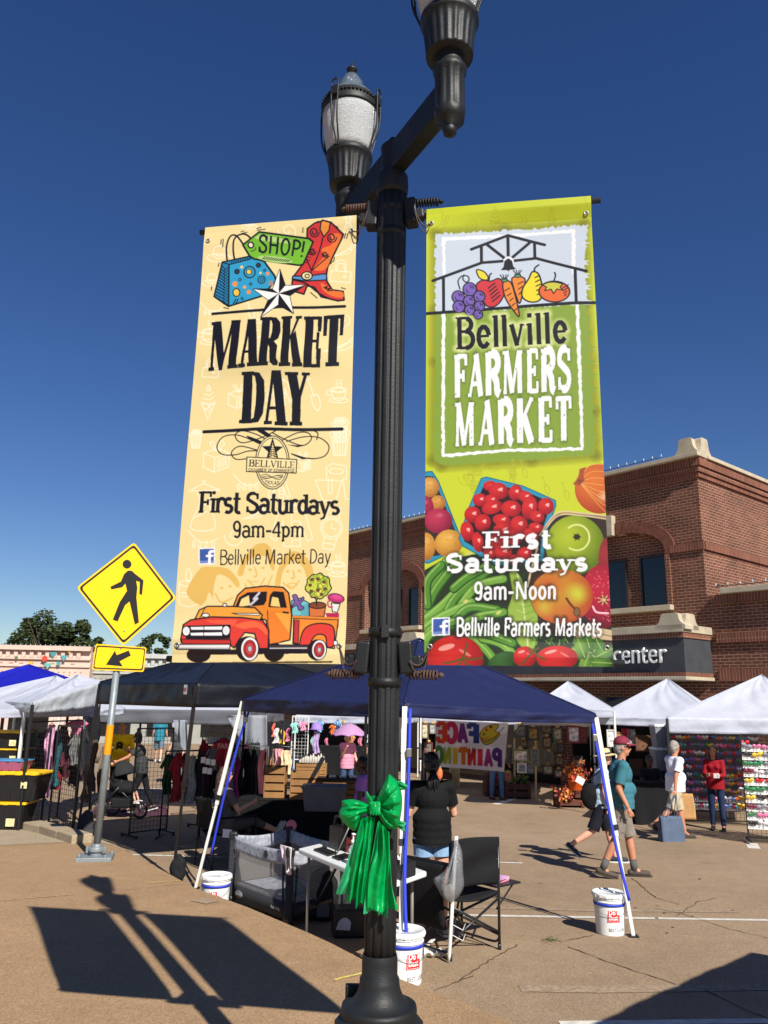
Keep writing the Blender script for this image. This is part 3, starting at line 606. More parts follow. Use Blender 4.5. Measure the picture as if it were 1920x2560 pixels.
	text_on(cv,'First Saturdays',[(248,572),(1390,590),(1386,738),(236,745)],K,T=.165,t=.11,ser=.12,sh=.1,tight=.06)
	text_on(cv,'9am-4pm',[(520,808),(1105,806),(1100,925),(518,940)],K,T=.13,t=.1,ser=.09,sh=.09,tight=.03)
	logo_f(cv,313,1092,132)
	text_on(cv,'Bellville Market Day',[(412,1038),(1322,1022),(1316,1136),(408,1160)],(36,22,20),T=.085,t=.085,ser=0,tight=.05)
	# truck
	RD = (222,62,48);OR = (240,142,44);OL = (246,168,62);DK = (30,14,14)
	cv.poly([(140,1942),(700,1935),(1350,1930),(1340,1945),(700,1950),(160,1950)],(90,70,40))
	for x,y,rx,ry in ((245,1880,98,62),(865,1860,85,75)): cv.ell((x,y),rx,ry,DK)
	cv.poly([(300,1840),(1180,1830),(1180,1870),(320,1880)],DK)
	cv.poly([(1275,1540),(1390,1540),(1385,1660),(1340,1690)],(190,30,90))
	# goods in the bed
	cv.poly([(1000,1440),(1070,1420),(1140,1460),(1140,1565),(1000,1565)],(120,200,205),K,7);cv.poly([(1070,1480),(1140,1465),(1140,1565),(1075,1565)],(96,176,190))
	cv.poly([(1005,1400),(1040,1395),(1060,1440),(1090,1410),(1100,1430),(1070,1470),(1100,1500),(1060,1520),(1040,1480),(1000,1500),(1020,1450)],(130,92,170),K,6,sm=True)
	cv.poly([(1140,1465),(1280,1480),(1265,1570),(1145,1570)],(222,120,60),K,8);cv.ell((1212,1478),70,26,(140,70,40),out=K,ow=8)
	cv.line([(1205,1480),(1200,1430),(1175,1400)],10,K);cv.line([(1205,1440),(1225,1400)],8,K)
	ra = random.Random(4)
	pts = [(1218+103*math.cos(a)*(1+.08*math.sin(7*a)),1322+100*math.sin(a)*(1+.08*math.cos(9*a))) for a in np.linspace(0,6.28,40)]
	cv.poly(pts,(205,214,70),K,9)
	for i in range(26):
		a = ra.uniform(0,6.28);r = 85*math.sqrt(ra.random());cv.ell((1218+r*math.cos(a),1322+r*math.sin(a)),20,15,ra.choice([(235,228,90),(170,200,60),(190,210,70)]),rot=ra.uniform(0,180),out=(80,90,30),ow=3)
	for (x,y) in ((1165,1270),(1215,1265),(1265,1290),(1150,1315),(1215,1355),(1275,1345),(1160,1365),(1245,1390)): cv.ell((x,y),13,11,(150,60,60),out=K,ow=4)
	cv.poly([(1325,1460),(1400,1465),(1375,1535),(1335,1530)],(240,240,236),K,7);cv.ell((1365,1420),68,36,(206,48,120),rot=10,out=K,ow=7);cv.ell((1372,1410),44,20,(226,80,145),rot=10);cv.line([(1325,1440),(1297,1450),(1305,1490),(1335,1490)],11,(206,48,120),True)
	# bed
	cv.poly([(1015,1570),(1385,1580),(1360,1830),(1015,1790)],OR,K,9);cv.poly([(1020,1600),(1060,1600),(1060,1790),(1020,1780)],(200,50,45),K,6)
	cv.line([(1015,1570),(1385,1582)],14,OR);cv.line([(1015,1584),(1385,1596)],6,K)
	cv.poly([(1075,1830),(1090,1700),(1150,1640),(1260,1625),(1345,1660),(1352,1800),(1300,1815),(1280,1730),(1215,1715),(1170,1760),(1155,1830)],RD,K,10,sm=True)
	cv.poly([(1352,1765),(1382,1768),(1380,1805),(1350,1800)],(240,240,240),K,6)
	# cab, bonnet
	cv.poly([(520,1500),(560,1400),(620,1345),(780,1325),(930,1335),(975,1380),(1000,1560),(990,1760),(820,1800),(790,1600),(540,1520)],OR,K,11)
	cv.poly([(800,1530),(990,1530),(985,1740),(900,1780),(820,1790)],(236,130,40));cv.poly([(860,1540),(985,1540),(980,1700)],OL)
	cv.poly([(540,1500),(575,1420),(640,1380),(795,1372),(790,1440),(770,1475)],DK,K,6);cv.poly([(565,1495),(590,1430),(650,1400),(660,1480)],(248,222,150));cv.line([(735,1380),(690,1430),(720,1425),(665,1475)],18,(210,210,225))
	cv.poly([(812,1490),(825,1400),(850,1370),(930,1375),(955,1495)],DK,K,8);cv.poly([(825,1485),(840,1410),(890,1420),(905,1492)],(248,214,130))
	cv.line([(800,1520),(805,1620),(825,1790)],6,K);cv.line([(930,1535),(970,1540)],14,K)
	cv.poly([(215,1590),(250,1520),(320,1490),(520,1490),(700,1500),(760,1560),(740,1600),(380,1600)],OL,K,10);cv.line([(300,1495),(250,1590)],6,K);cv.poly([(510,1545),(740,1545),(735,1562),(560,1556)],(250,240,220),K,5)
	cv.ell((455,1480),16,14,(240,240,240),out=K,ow=6)
	cv.poly([(105,1760),(120,1640),(180,1600),(350,1575),(600,1580),(760,1600),(815,1680),(815,1830),(740,1830),(700,1710),(620,1700),(575,1760),(540,1825),(500,1800),(110,1780)],RD,K,11)
	cv.poly([(540,1640),(680,1605),(780,1650),(800,1720),(720,1660),(600,1670)],(238,104,60),sm=True);cv.poly([(300,1600),(560,1595),(530,1650),(330,1620)],(236,92,60))
	cv.ell((300,1562),30,16,(240,240,240),out=K,ow=6)
	cv.poly([(140,1650),(500,1640),(500,1750),(150,1755)],DK,K,6)
	for y in (1668,1715):
		cv.poly([(175,y-14),(440,y-20),(440,y+14),(185,y+14)],(240,240,240),K,6);cv.line([(285,y-17),(290,y+12)],5,K)
	for x,y in ((147,1690),(468,1685)): cv.ell((x,y),32,40,(245,245,242),out=K,ow=9);cv.ell((x,y),20,26,(225,228,230))
	cv.poly([(110,1755),(505,1760),(510,1805),(120,1800)],(206,50,44),K,6)
	cv.poly([(65,1795),(505,1795),(500,1838),(68,1835)],(246,246,244),K,9);cv.line([(75,1825),(495,1826)],8,(190,190,195))
	cv.poly([(820,1800),(1140,1800),(1145,1830),(825,1832)],(60,50,50),K,6);cv.line([(830,1828),(1140,1826)],8,(220,220,220))
	for x,y,r in ((660,1832,100),(1230,1840,84)):
		cv.ell((x-12,y),r*.98,r*1.02,DK);cv.ell((x+4,y),r*.72,r*.96,(245,243,238),out=K,ow=6);cv.ell((x+4,y),r*.5,r*.7,(200,44,44),out=K,ow=6);cv.ell((x+5,y),r*.34,r*.5,(225,70,64),out=K,ow=4);cv.ell((x+6,y),r*.18,r*.26,(190,190,195),out=K,ow=4)
	return cv.done()
def rough(cv,pts,col,amp,seed=1,step=14,out=None,ow=0):
	ra = random.Random(seed);o = []
	for i in range(len(pts)):
		a = np.array(pts[i],float);b = np.array(pts[(i+1) % len(pts)],float);L = np.hypot(*(b-a));n = max(2,int(L/step));d = (b-a)/L;nn = np.array([-d[1],d[0]])
		for k in range(n): o.append(tuple(a+d*L*k/n+nn*ra.uniform(-amp,amp)))
	cv.poly(o,col,out,ow)
def art_farmers(res=330):
	LM = (202,214,46)
	cv = Canvas(2.8,res,LM)
	Hm = homog(BR_Q,[(0,0),(1,0),(1,2.8),(0,2.8)]);s1 = 500/1558
	ra = random.Random(11)
	cv.tracing(Hm,(1040,490),s1)
	for i in range(40):
		x = ra.uniform(80,1450);y = ra.uniform(60,2200);doodle(cv,ra.choice(['cup','cone','spiral','shovel','brush']),x,y,ra.uniform(50,110),(188,192,40),5)
	# soft dark edge round the torn panel
	outl = [(165,330),(700,280),(1320,245),(1330,860),(1390,1700),(1400,2040),(900,2075),(200,2105),(130,2060),(150,1300),(155,900),(165,330)]
	for k in range(len(outl)-1): cv.glow([[outl[k],outl[k+1]]],60,(110,110,20),.55)
	rough(cv,[(165,325),(700,285),(1345,245),(1320,600),(1345,870),(155,925)],(205,217,232),12,3)
	rough(cv,[(158,920),(1335,868),(1345,1200),(1375,1600),(1395,2030),(900,2065),(200,2100),(135,2050),(150,1300)],(138,166,58),12,4)
	for i in range(60): cv.ell((ra.uniform(240,1250),ra.uniform(900,1980)),ra.uniform(3,8),ra.uniform(2,5),(165,185,80),rot=ra.uniform(0,90))
	Wt = (244,247,250)
	def wobble(pts,w,seed):
		rr = random.Random(seed)
		for i in range(len(pts)-1):
			a = np.array(pts[i],float);b = np.array(pts[i+1],float);n = max(2,int(np.hypot(*(b-a))/22));d = (b-a)/n
			q = [tuple(a+d*k+np.array([rr.uniform(-4,4),rr.uniform(-4,4)])) for k in range(n+1)]
			for k in range(n): cv.line(q[k:k+2],w*rr.uniform(.7,1.25),Wt)
	wobble([(228,640),(225,360),(700,330),(1240,295),(1235,620)],24,1)
	wobble([(222,925),(215,1500),(215,2025),(700,1990),(1290,1985),(1280,1500),(1262,880)],24,2)
	for i in range(14):
		y = 420+i*112+ra.uniform(-20,20);x = 1318+(y-400)*.045
		cv.poly([(x-20,y-20),(x+ra.uniform(30,60),y-10),(x+10,y),(x+ra.uniform(20,45),y+22),(x-15,y+20)],(210,220,230) if y < 870 else (138,166,58))
	# barn truss
	for pts in ([(140,680),(520,535),(690,520)],[(770,518),(945,500),(1335,612)],[(222,650),(222,920)],[(1248,600),(1255,860)],[(440,435),(725,325),(1012,397)],[(518,410),(518,530)],[(933,385),(935,495)],[(725,330),(727,480)],[(560,395),(700,500)],[(895,380),(762,490)]): cv.line(pts,22,K)
	cv.line([(80,932),(400,905),(900,872),(1250,858),(1400,862)],24,K)
	cv.line([(695,530),(700,505),(727,490),(758,505),(765,530)],12,Wt,True)
	cv.poly([(668,590),(690,565),(697,520),(728,500),(758,520),(765,560),(788,582),(740,588),(728,598),(715,590)],K)
	# fruit row
	cv.line([(350,740),(335,680),(365,640),(410,640),(420,670),(395,685),(372,660),(382,630)],9,K,True)
	cv.poly([(475,720),(520,670),(590,675),(650,655),(695,690),(700,760),(660,840),(610,875),(560,870),(530,830)],(212,56,62),K,10,sm=True)
	cv.poly([(480,590),(540,605),(570,650),(550,668),(500,650)],(236,218,60),K,9,sm=True);cv.line([(575,670),(580,630),(595,615)],11,K)
	for i in range(5): cv.line([(570+i*8,730+i*26),(620+i*10,690+i*24)],10,K)
	cv.poly([(685,690),(740,680),(775,770),(810,950),(760,900),(700,800)],(238,142,52),K,10,sm=True);cv.poly([(755,655),(800,640),(855,660),(845,740),(815,850),(790,800),(765,720)],(238,142,52),K,10,sm=True)
	for i in range(5): cv.line([(700+i*18,750+i*40),(735+i*14,730+i*40)],8,K)
	for i in range(3): cv.line([(800+i*4,700+i*40),(840-i*6,680+i*40)],8,K)
	for x,y in ((697,668),(800,633)):
		cv.ell((x,y),24,14,(80,160,110),out=K,ow=7)
		for q in (-35,-12,12,30): cv.line([(x+q*.3,y-8),(x+q,y-42)],7,K)
	cv.poly([(915,605),(960,620),(985,690),(995,780),(960,835),(890,840),(835,800),(840,730),(885,660)],(240,222,48),K,11,sm=True);cv.line([(930,605),(935,575),(965,552)],12,K,True)
	for i in range(5): cv.line([(935+i*4,650+i*34),(970+i*4,635+i*34)],9,K)
	cv.ell((1085,765),120,82,(234,108,50),rot=4,out=K,ow=11)
	cv.poly([(990,710),(1040,690),(1090,690),(1150,705),(1130,730),(1150,755),(1105,745),(1078,780),(1060,745),(1010,755),(1025,728)],(205,205,70),K,8);cv.line([(1080,685),(1095,640),(1088,615)],11,K,True)
	for i in range(4): cv.line([(1150+i*5,740+i*20),(1195-i*6,715+i*24)],8,K)
	for x,y,r in ((425,740,52),(335,800,48),(500,795,44),(420,830,44),(340,875,46),(500,870,40),(425,900,40),(490,935,36)):
		cv.ell((x,y),r,r,(122,96,184),out=K,ow=9);cv.line([(x+.1*r,y-.6*r),(x+.25*r,y-.2*r)],7,K);cv.line([(x+.45*r,y-.5*r),(x+.55*r,y-.15*r)],7,K);cv.line([(x-.5*r,y),(x-.4*r,y+.4*r),(x-.1*r,y+.5*r)],5,K)
	# lettering
	Y = (232,236,170)
	text_on(cv,'Bellville',[(308,958),(1190,925),(1198,1165),(312,1205)],K,T=.15,t=.085,ser=.09,sh=.05,tight=-.05,halo=('soft',34,Y,.75))
	for ch,x0,x1,yb0,yb1,yt0,yt1 in (('F',295,405,1580,1575,1250,1245),('A',400,535,1575,1568,1250,1238),('R',535,680,1568,1555,1235,1225),('M',668,848,1558,1548,1225,1218),('E',860,962,1548,1545,1218,1212),('R',968,1105,1545,1540,1212,1205),('S',1100,1215,1540,1532,1205,1200),
                                           ('M',295,470,1955,1948,1620,1615),('A',480,620,1950,1942,1605,1600),('R',630,775,1940,1935,1600,1594),('K',775,935,1935,1928,1592,1585),('E',945,1068,1928,1924,1588,1582),('T',1085,1215,1925,1918,1585,1580)):
		text_on(cv,ch,[(x0+2,yt0),(x1-4,yt1),(x1-4,yb1),(x0+2,yb0)],Wt,T=.23 if ch not in 'MS' else .195,t=.115,ser=.09,sh=.08,halo=('soft',16,(48,58,20),.3))
	for i in range(60):
		x = ra.uniform(300,1200);y = ra.choice([ra.uniform(1230,1560),ra.uniform(1600,1940)]);cv.line([(x,y),(x+ra.uniform(-8,8),y+ra.uniform(-16,16))],ra.uniform(3,6),(120,128,90))
	# ---- produce
	s2 = 520/1659;cv.tracing(Hm,(1040,1150),s2)
	DG = (40,52,28);BX = (50,150,185)
	for i in range(9): doodle(cv,ra.choice(['brush','cone','shovel','spiral']),ra.uniform(200,1200),ra.uniform(60,320),70,(180,184,40),5)
	cv.poly([(40,880),(200,790),(600,720),(900,800),(1300,850),(1620,850),(1620,1700),(40,1700)],DG)
	cv.poly([(1000,560),(1120,435),(1560,450),(1600,1500),(880,1300),(890,900)],(58,40,26))
	# onion
	cv.ell((1460,240),200,195,(222,120,44),shade=(176,66,26))
	for i in range(8): cv.line([(1300,190),(1380+i*14,60+i*48),(1560,60+i*55)],5,(240,170,90),True)
	cv.ell((1500,300),70,60,(250,232,210),soft=1.2,al=.8);cv.poly([(1245,205),(1290,150),(1300,85),(1350,70),(1330,130),(1340,180),(1290,215)],(170,80,40));
	for i in range(8): cv.line([(1300,170),(1275+i*9,215-abs(i-3)*12)],4,(120,70,40))
	# potato box
	cv.poly([(60,95),(130,90),(180,170),(350,600),(360,690),(100,810),(50,800)],BX,(30,100,130),8);cv.poly([(60,125),(140,130),(330,600),(250,740),(50,770)],(60,46,30))
	for x,y,rx,ry,c,d,r in ((110,215,75,80,(226,172,84),(176,112,44),0),(175,340,60,62,(222,160,70),(170,100,40),0),(70,370,72,88,(190,52,84),(130,26,52),0),(180,480,110,98,(196,58,88),(132,26,56),0),(80,680,75,110,(228,170,70),(170,106,36),0),(260,655,112,105,(232,178,76),(178,116,40),-20)):
		cv.ell((x,y),rx,ry,c,shade=d,rot=r)
		for j in range(6): cv.ell((x+ra.uniform(-.6,.6)*rx,y+ra.uniform(-.6,.6)*ry),5,4,d)
		cv.ell((x+.1*rx,y-.45*ry),rx*.4,ry*.25,(250,225,190),soft=1.2,al=.4)
	# tomato box
	cv.poly([(520,150),(560,140),(850,215),(1105,330),(1110,370),(1040,560),(1000,800),(640,830),(370,680),(340,620),(420,380)],BX,(30,110,140),8);cv.poly([(550,185),(850,250),(1075,345),(1000,560),(980,780),(640,800),(380,640),(440,420)],(48,22,20))
	toms = [(590,210,55,40,0),(655,250,80,65,15),(790,265,55,62,20),(870,300,60,45,20),(510,320,58,52,0),(600,320,60,40,10),(605,380,84,52,-15),(755,390,80,64,5),(900,385,60,92,10),(1030,375,64,66,10),(450,435,66,66,0),(530,500,64,70,10),(680,480,72,46,10),(815,520,70,74,0),(960,455,60,45,20),(405,565,52,78,-10),(690,560,80,58,0),(950,540,60,38,10),(490,650,44,80,-10),(620,650,70,60,0),(760,620,80,60,0),(910,600,60,60,0),(690,730,70,60,0),(860,740,60,50,0),(580,740,50,50,0),(780,790,50,40,0)]
	for x,y,rx,ry,r in toms:
		cv.ell((x,y),rx,ry,(216,44,42),rot=r,shade=(150,20,24));cv.ell((x+.2*rx,y-.2*ry),rx*.28,ry*.14,(255,200,190),rot=-25,al=.9);cv.ell((x+.3*rx,y-.02*ry),rx*.14,ry*.1,(255,190,180),al=.8)
	# bushel of apples
	for k in range(3): cv.line([(980+k*14,600-k*12),(1115+k*6,430+k*10),(1300,428+k*10),(1520,455+k*12)],10,(226,206,168) if k != 1 else (170,140,96),True)
	cv.line([(880,1000),(905,890),(960,700)],16,(220,200,160))
	cv.ell((1260,680),235,232,(178,196,44),shade=(96,122,18));cv.line([(1275+100*math.cos(a),620+100*math.sin(a)) for a in np.linspace(-2.3,2.2,24)],14,(226,236,150));cv.ell((1275,615),26,22,(50,46,20));
	for i in range(6): cv.line([(1275,615),(1275+34*math.cos(i),615+30*math.sin(i))],6,(60,50,24))
	cv.ell((1520,800),75,180,(160,50,50),shade=(90,26,30))
	cv.ell((1480,1080),180,250,(196,36,62),shade=(120,14,34));
	for i in range(50): cv.ell((1480+ra.uniform(-130,70),1080+ra.uniform(-200,200)),4,4,(236,150,150))
	cv.line([(1400,1160),(1430,1205),(1520,1215)],16,(250,200,210),True);cv.ell((1485,1110),34,30,(120,60,30));
	for i in range(7): cv.line([(1485,1110),(1485+48*math.cos(i*.9),1110+40*math.sin(i*.9))],7,(236,200,150))
	cv.ell((1150,1080),250,215,(208,150,48),shade=(186,78,34));cv.ell((1270,1060),110,110,(206,206,60),soft=.8);cv.ell((1050,980),140,110,(200,80,40),soft=1.0,al=.7);cv.ell((1010,1160),90,90,(206,180,60),soft=1.0)
	for i in range(16): cv.line([(1195,1095),(1195+80*math.cos(i*.4),1090+70*math.sin(i*.4))],5,(196,150,60),al=.6)
	cv.line([(1190,1095),(1230,1150),(1275,1190)],18,(110,54,26),True);cv.ell((1272,1200),26,34,(130,96,60),out=(60,40,20),ow=5)
	cv.poly([(1230,1290),(1560,1350),(1560,1430),(1250,1400)],(214,190,150));cv.line([(1240,1330),(1560,1400)],8,(150,120,80))
	# lettuce and beans
	cv.poly([(740,880),(800,890),(860,1000),(930,1180),(960,1250),(930,1480),(820,1460),(760,1330),(720,1200),(760,1050)],(150,180,70),(90,120,40),6,sm=True);cv.line([(800,900),(840,1100),(880,1460)],12,(206,220,140),True)
	for i in range(6): cv.line([(840,1080+i*60),(770+i*10,1040+i*70)],6,(190,208,110));cv.line([(850,1100+i*60),(925,1090+i*50)],6,(110,150,50))
	beans = [((60,1200),(110,1000),(240,800)),((70,1220),(150,1030),(330,800)),((60,1260),(230,1120),(470,880)),((90,1140),(90,960),(200,830)),((80,1290),(250,1180),(420,960)),((220,1240),(330,1060),(590,860)),((330,1180),(480,1000),(690,940)),((60,1330),(200,1230),(440,1120)),((280,1290),(420,1160),(640,1180)),((360,1300),(500,1230),(690,1200)),((70,1420),(130,1320),(330,1260)),((440,1390),(560,1500),(650,1620)),((520,1400),(660,1440),(750,1510)),((450,1350),(600,1380),(760,1440)),((60,1480),(90,1390),(200,1300)),((300,1010),(400,930),(560,840))]
	for i,b in enumerate(beans):
		c = ra.choice([(86,142,44),(104,158,52),(122,172,66)]);cv.line(b,74,(44,84,24),True);cv.line([(x-4,y-4) for x,y in b],58,c,True);cv.line([(x-14,y-14) for x,y in b],14,(164,200,110),True,al=.7)
	for x,y in ((420,740),(650,1200),(390,1110)): cv.ell((x,y),22,12,(214,206,120),rot=-30)
	for i in range(26):
		x = ra.uniform(900,1250);y = ra.uniform(1380,1480);cv.line([(x,y),(x+ra.uniform(-40,40),y-ra.uniform(20,60))],9,ra.choice([(50,96,40),(80,130,50),(110,150,70)]))
	for i in range(12):
		x = 1250+ra.uniform(0,290);y = 1440+ra.uniform(0,180);a = ra.uniform(0,180);cv.ell((x,y),90,46,ra.choice([(74,120,38),(96,142,50),(120,160,66)]),rot=a,shade=(40,74,20));R = math.radians(a);cv.line([(x-80*math.cos(R),y-80*math.sin(R)),(x+80*math.cos(R),y+80*math.sin(R))],6,(170,196,110))
	cv.ell((680,1580),120,70,(60,104,44),rot=-20,shade=(30,60,20))
	for x,y,rx,ry in ((305,1555,222,180),(855,1550,90,84),(1110,1560,165,96)):
		cv.ell((x,y),rx,ry,(214,46,40),shade=(150,18,20));cv.ell((x-.3*rx,y-.5*ry),rx*.3,ry*.12,(250,190,180),rot=-15,al=.8);cv.ell((x+.35*rx,y-.25*ry),rx*.25,ry*.07,(250,170,160),rot=30,al=.6)
	for a,b in (((365,1550),(215,1585)),((365,1550),(520,1550)),((365,1550),(400,1440)),((365,1560),(300,1620)),((365,1560),(440,1620)),((920,1500),(820,1610)),((920,1500),(1010,1570)),((890,1490),(965,1480))): cv.line([a,((a[0]+b[0])/2,(a[1]+b[1])/2+10),b],16,(96,84,30),True)
	dk = (20,18,12)
	for txt,q,kw in (('First',[(538,570),(1092,562),(1088,692),(532,698)],dict(T=.3,t=.11,ser=.19,sh=.1,tight=-.1)),('Saturdays',[(236,745),(1375,750),(1370,874),(232,878)],dict(T=.26,t=.11,ser=.16,sh=.1,tight=-.05)),
                       ('9am-Noon',[(455,962),(1115,958),(1112,1096),(452,1098)],dict(T=.15,t=.12,ser=.05,sh=.1,tight=0)),('Bellville Farmers Markets',[(314,1235),(1475,1255),(1468,1390),(310,1378)],dict(T=.15,t=.13,ser=.02,sh=.1,tight=.0))):
		text_on(cv,txt,q,Wt,halo=('soft',30,dk,.3),**kw)
	logo_f(cv,195,1306,140)
	return cv.done()

def art_face(res=150):
	"""the sheet seen from behind: lettering runs backwards; u right, v down; traced in a crop whose corners are the sheet"""
	cv = Canvas(.72,res,(214,210,212))
	Q = [(270,205),(945,230),(905,690),(255,640)]
	cv.tracing(homog(Q,[(0,0),(1,0),(1,.72),(0,.72)]),(0,0),1)
	rb = lambda lst: (lambda t: lst[min(int(t*len(lst)),len(lst)-1)])
	def mirror(txt,x0,x1,yt0,yt1,yb0,yb1,cols):
		n = len(txt);w = (x1-x0)/n
		for i,ch in enumerate(txt):       # reads from the right
			a = x1-(i+1)*w;b = x1-i*w;f0 = (a-x0)/(x1-x0);f1 = (b-x0)/(x1-x0)
			text_on(cv,ch,[(b+3,yt0+(yt1-yt0)*f1),(a-3,yt0+(yt1-yt0)*f0),(a-3,yb0+(yb1-yb0)*f0),(b+3,yb0+(yb1-yb0)*f1)],cols[i],T=.3,t=.24,ser=0)
	mirror('FACE',280,680,228,245,410,430,[(44,58,120),(110,44,110),(180,44,84),(200,66,40)])
	mirror('PAINTING',262,885,460,488,605,650,[(78,44,116),(150,44,110),(186,44,70),(176,40,40),(196,104,36),(200,168,40),(150,160,52),(70,120,60)])
	cv.poly([(700,400),(690,330),(740,270),(810,245),(855,250),(840,290),(820,310),(850,320),(865,350),(800,420),(740,440)],(186,158,40),(60,50,20),6,sm=True)
	for x,y,c in ((787,270,(60,60,70)),(747,297,(180,50,40)),(722,340,(100,110,60)),(708,388,(190,60,60))): cv.ell((x,y),13,15,c)
	cv.line([(725,415),(770,400),(810,385)],9,(70,110,130),True);cv.line([(905,272),(815,380)],6,(60,40,40))
	return cv.done()
# ================================================================ ground
def ground_mat(name,c1,c2,c3,crack=0.0,grain=220.0):
	m = bpy.data.materials.new(name);m.use_nodes = True;nt = m.node_tree;b = nt.nodes['Principled BSDF'];L = nt.links.new
	tc = nt.nodes.new('ShaderNodeTexCoord')
	def noise(s,d=6,rough=.6):
		n = nt.nodes.new('ShaderNodeTexNoise');n.inputs['Scale'].default_value = s;n.inputs['Detail'].default_value = d;n.inputs['Roughness'].default_value = rough;L(tc.outputs['Object'],n.inputs['Vector']);return n
	big = noise(.35,5);mid = noise(3.2,8,.7);fine = noise(grain,2)
	r = nt.nodes.new('ShaderNodeValToRGB');e = r.color_ramp.elements;e[0].position = .3;e[0].color = lin(c1);e[1].position = .72;e[1].color = lin(c2)
	ad = nt.nodes.new('ShaderNodeMath');ad.operation = 'MULTIPLY_ADD';ad.inputs[1].default_value = .55;L(big.outputs['Fac'],ad.inputs[0])
	m2 = nt.nodes.new('ShaderNodeMath');m2.operation = 'MULTIPLY';m2.inputs[1].default_value = .45;L(mid.outputs['Fac'],m2.inputs[0]);L(m2.outputs[0],ad.inputs[2]);L(ad.outputs[0],r.inputs[0])
	sp = nt.nodes.new('ShaderNodeTexVoronoi');sp.inputs['Scale'].default_value = 95;L(tc.outputs['Object'],sp.inputs['Vector'])
	sr = nt.nodes.new('ShaderNodeMapRange');sr.inputs['From Min'].default_value = 0;sr.inputs['From Max'].default_value = 1;sr.inputs['To Min'].default_value = .72;sr.inputs['To Max'].default_value = 1.3;L(sp.outputs['Color'],sr.inputs['Value'])
	fr = nt.nodes.new('ShaderNodeMapRange');fr.inputs['From Min'].default_value = .3;fr.inputs['From Max'].default_value = .7;fr.inputs['To Min'].default_value = .8;fr.inputs['To Max'].default_value = 1.2;L(fine.outputs['Fac'],fr.inputs['Value'])
	mu = nt.nodes.new('ShaderNodeMath');mu.operation = 'MULTIPLY';L(sr.outputs[0],mu.inputs[0]);L(fr.outputs[0],mu.inputs[1])
	sc = nt.nodes.new('ShaderNodeVectorMath');sc.operation = 'SCALE';L(r.outputs[0],sc.inputs[0]);L(mu.outputs[0],sc.inputs['Scale'])
	# dark stains
	st = noise(1.1,4);sr2 = nt.nodes.new('ShaderNodeMapRange');sr2.inputs['From Min'].default_value = .6;sr2.inputs['From Max'].default_value = .75;sr2.inputs['To Min'].default_value = 0;sr2.inputs['To Max'].default_value = .45;L(st.outputs['Fac'],sr2.inputs['Value'])
	mx = nt.nodes.new('ShaderNodeMix');mx.data_type = 'RGBA';L(sr2.outputs[0],mx.inputs['Factor']);L(sc.outputs[0],mx.inputs['A']);mx.inputs['B'].default_value = lin(c3)
	L(mx.outputs['Result'],b.inputs['Base Color']);b.inputs['Roughness'].default_value = .88;b.inputs['Specular IOR Level'].default_value = .25
	bp = nt.nodes.new('ShaderNodeBump');bp.inputs['Strength'].default_value = .35;bp.inputs['Distance'].default_value = .006;L(sp.outputs['Distance'],bp.inputs['Height']);L(bp.outputs[0],b.inputs['Normal'])
	return m
m_street = ground_mat('brown_chip_seal',(134,113,89),(164,141,114),(108,90,72))
m_walk = ground_mat('tan_concrete',(146,118,87),(170,140,106),(124,99,74))
m_pale = ground_mat('pale_concrete',(150,134,110),(172,156,130),(128,112,92))
ys = [-40,-10,0,2,4,6,8,10,12,14,16,20,30,60,120,300,600];xs = [-600,-120,-40,-20,-10,-5,0,5,10,20,40,120,600]
b = MB();b.add([V(x,y,zst(x,y)) for y in ys for x in xs],[(j*len(xs)+i,j*len(xs)+i+1,(j+1)*len(xs)+i+1,(j+1)*len(xs)+i) for j in range(len(ys)-1) for i in range(len(xs)-1)])
b.build('street',m_street,kind='structure')
KP = [walk(*p) for p in ((40,2040),(150,2062),(230,2089),(340,2140),(489,2221),(619,2268),(830,2359),(998,2447),(1100,2485))]
KP = [V(-60,KP[0].y+.6,0),V(KP[0].x-2,KP[0].y+.3,0)]+KP+[V(1.3,4.55,0),V(5.5,-.4,0),V(14,-10,0)]
KP.sort(key=lambda p: p.y)
kx = lambda y: float(np.interp(y,[p.y for p in KP],[p.x for p in KP]))
rows = sorted(set([round(-10+.5*i,3) for i in range(60) if -10+.5*i < KP[-1].y]+[round(p.y,3) for p in KP]))
b = MB();kf = MB()
for i in range(len(rows)-1):
	y0,y1 = rows[i],rows[i+1];x0,x1 = kx(y0),kx(y1);A0,A1 = -60.0,-60.0
	b.add([V(A0,y0,zwk(0,y0)),V(x0,y0,zwk(0,y0)),V(x1,y1,zwk(0,y1)),V(A1,y1,zwk(0,y1))],[(0,1,2,3)])
	b.add([V(x0,y0,zwk(0,y0)),V(x0+.02,y0+.01,zst(0,y0)-.02),V(x1+.02,y1+.01,zst(0,y1)-.02),V(x1,y1,zwk(0,y1))],[(0,1,2,3)])
b.build('pavement',m_walk,kind='structure')
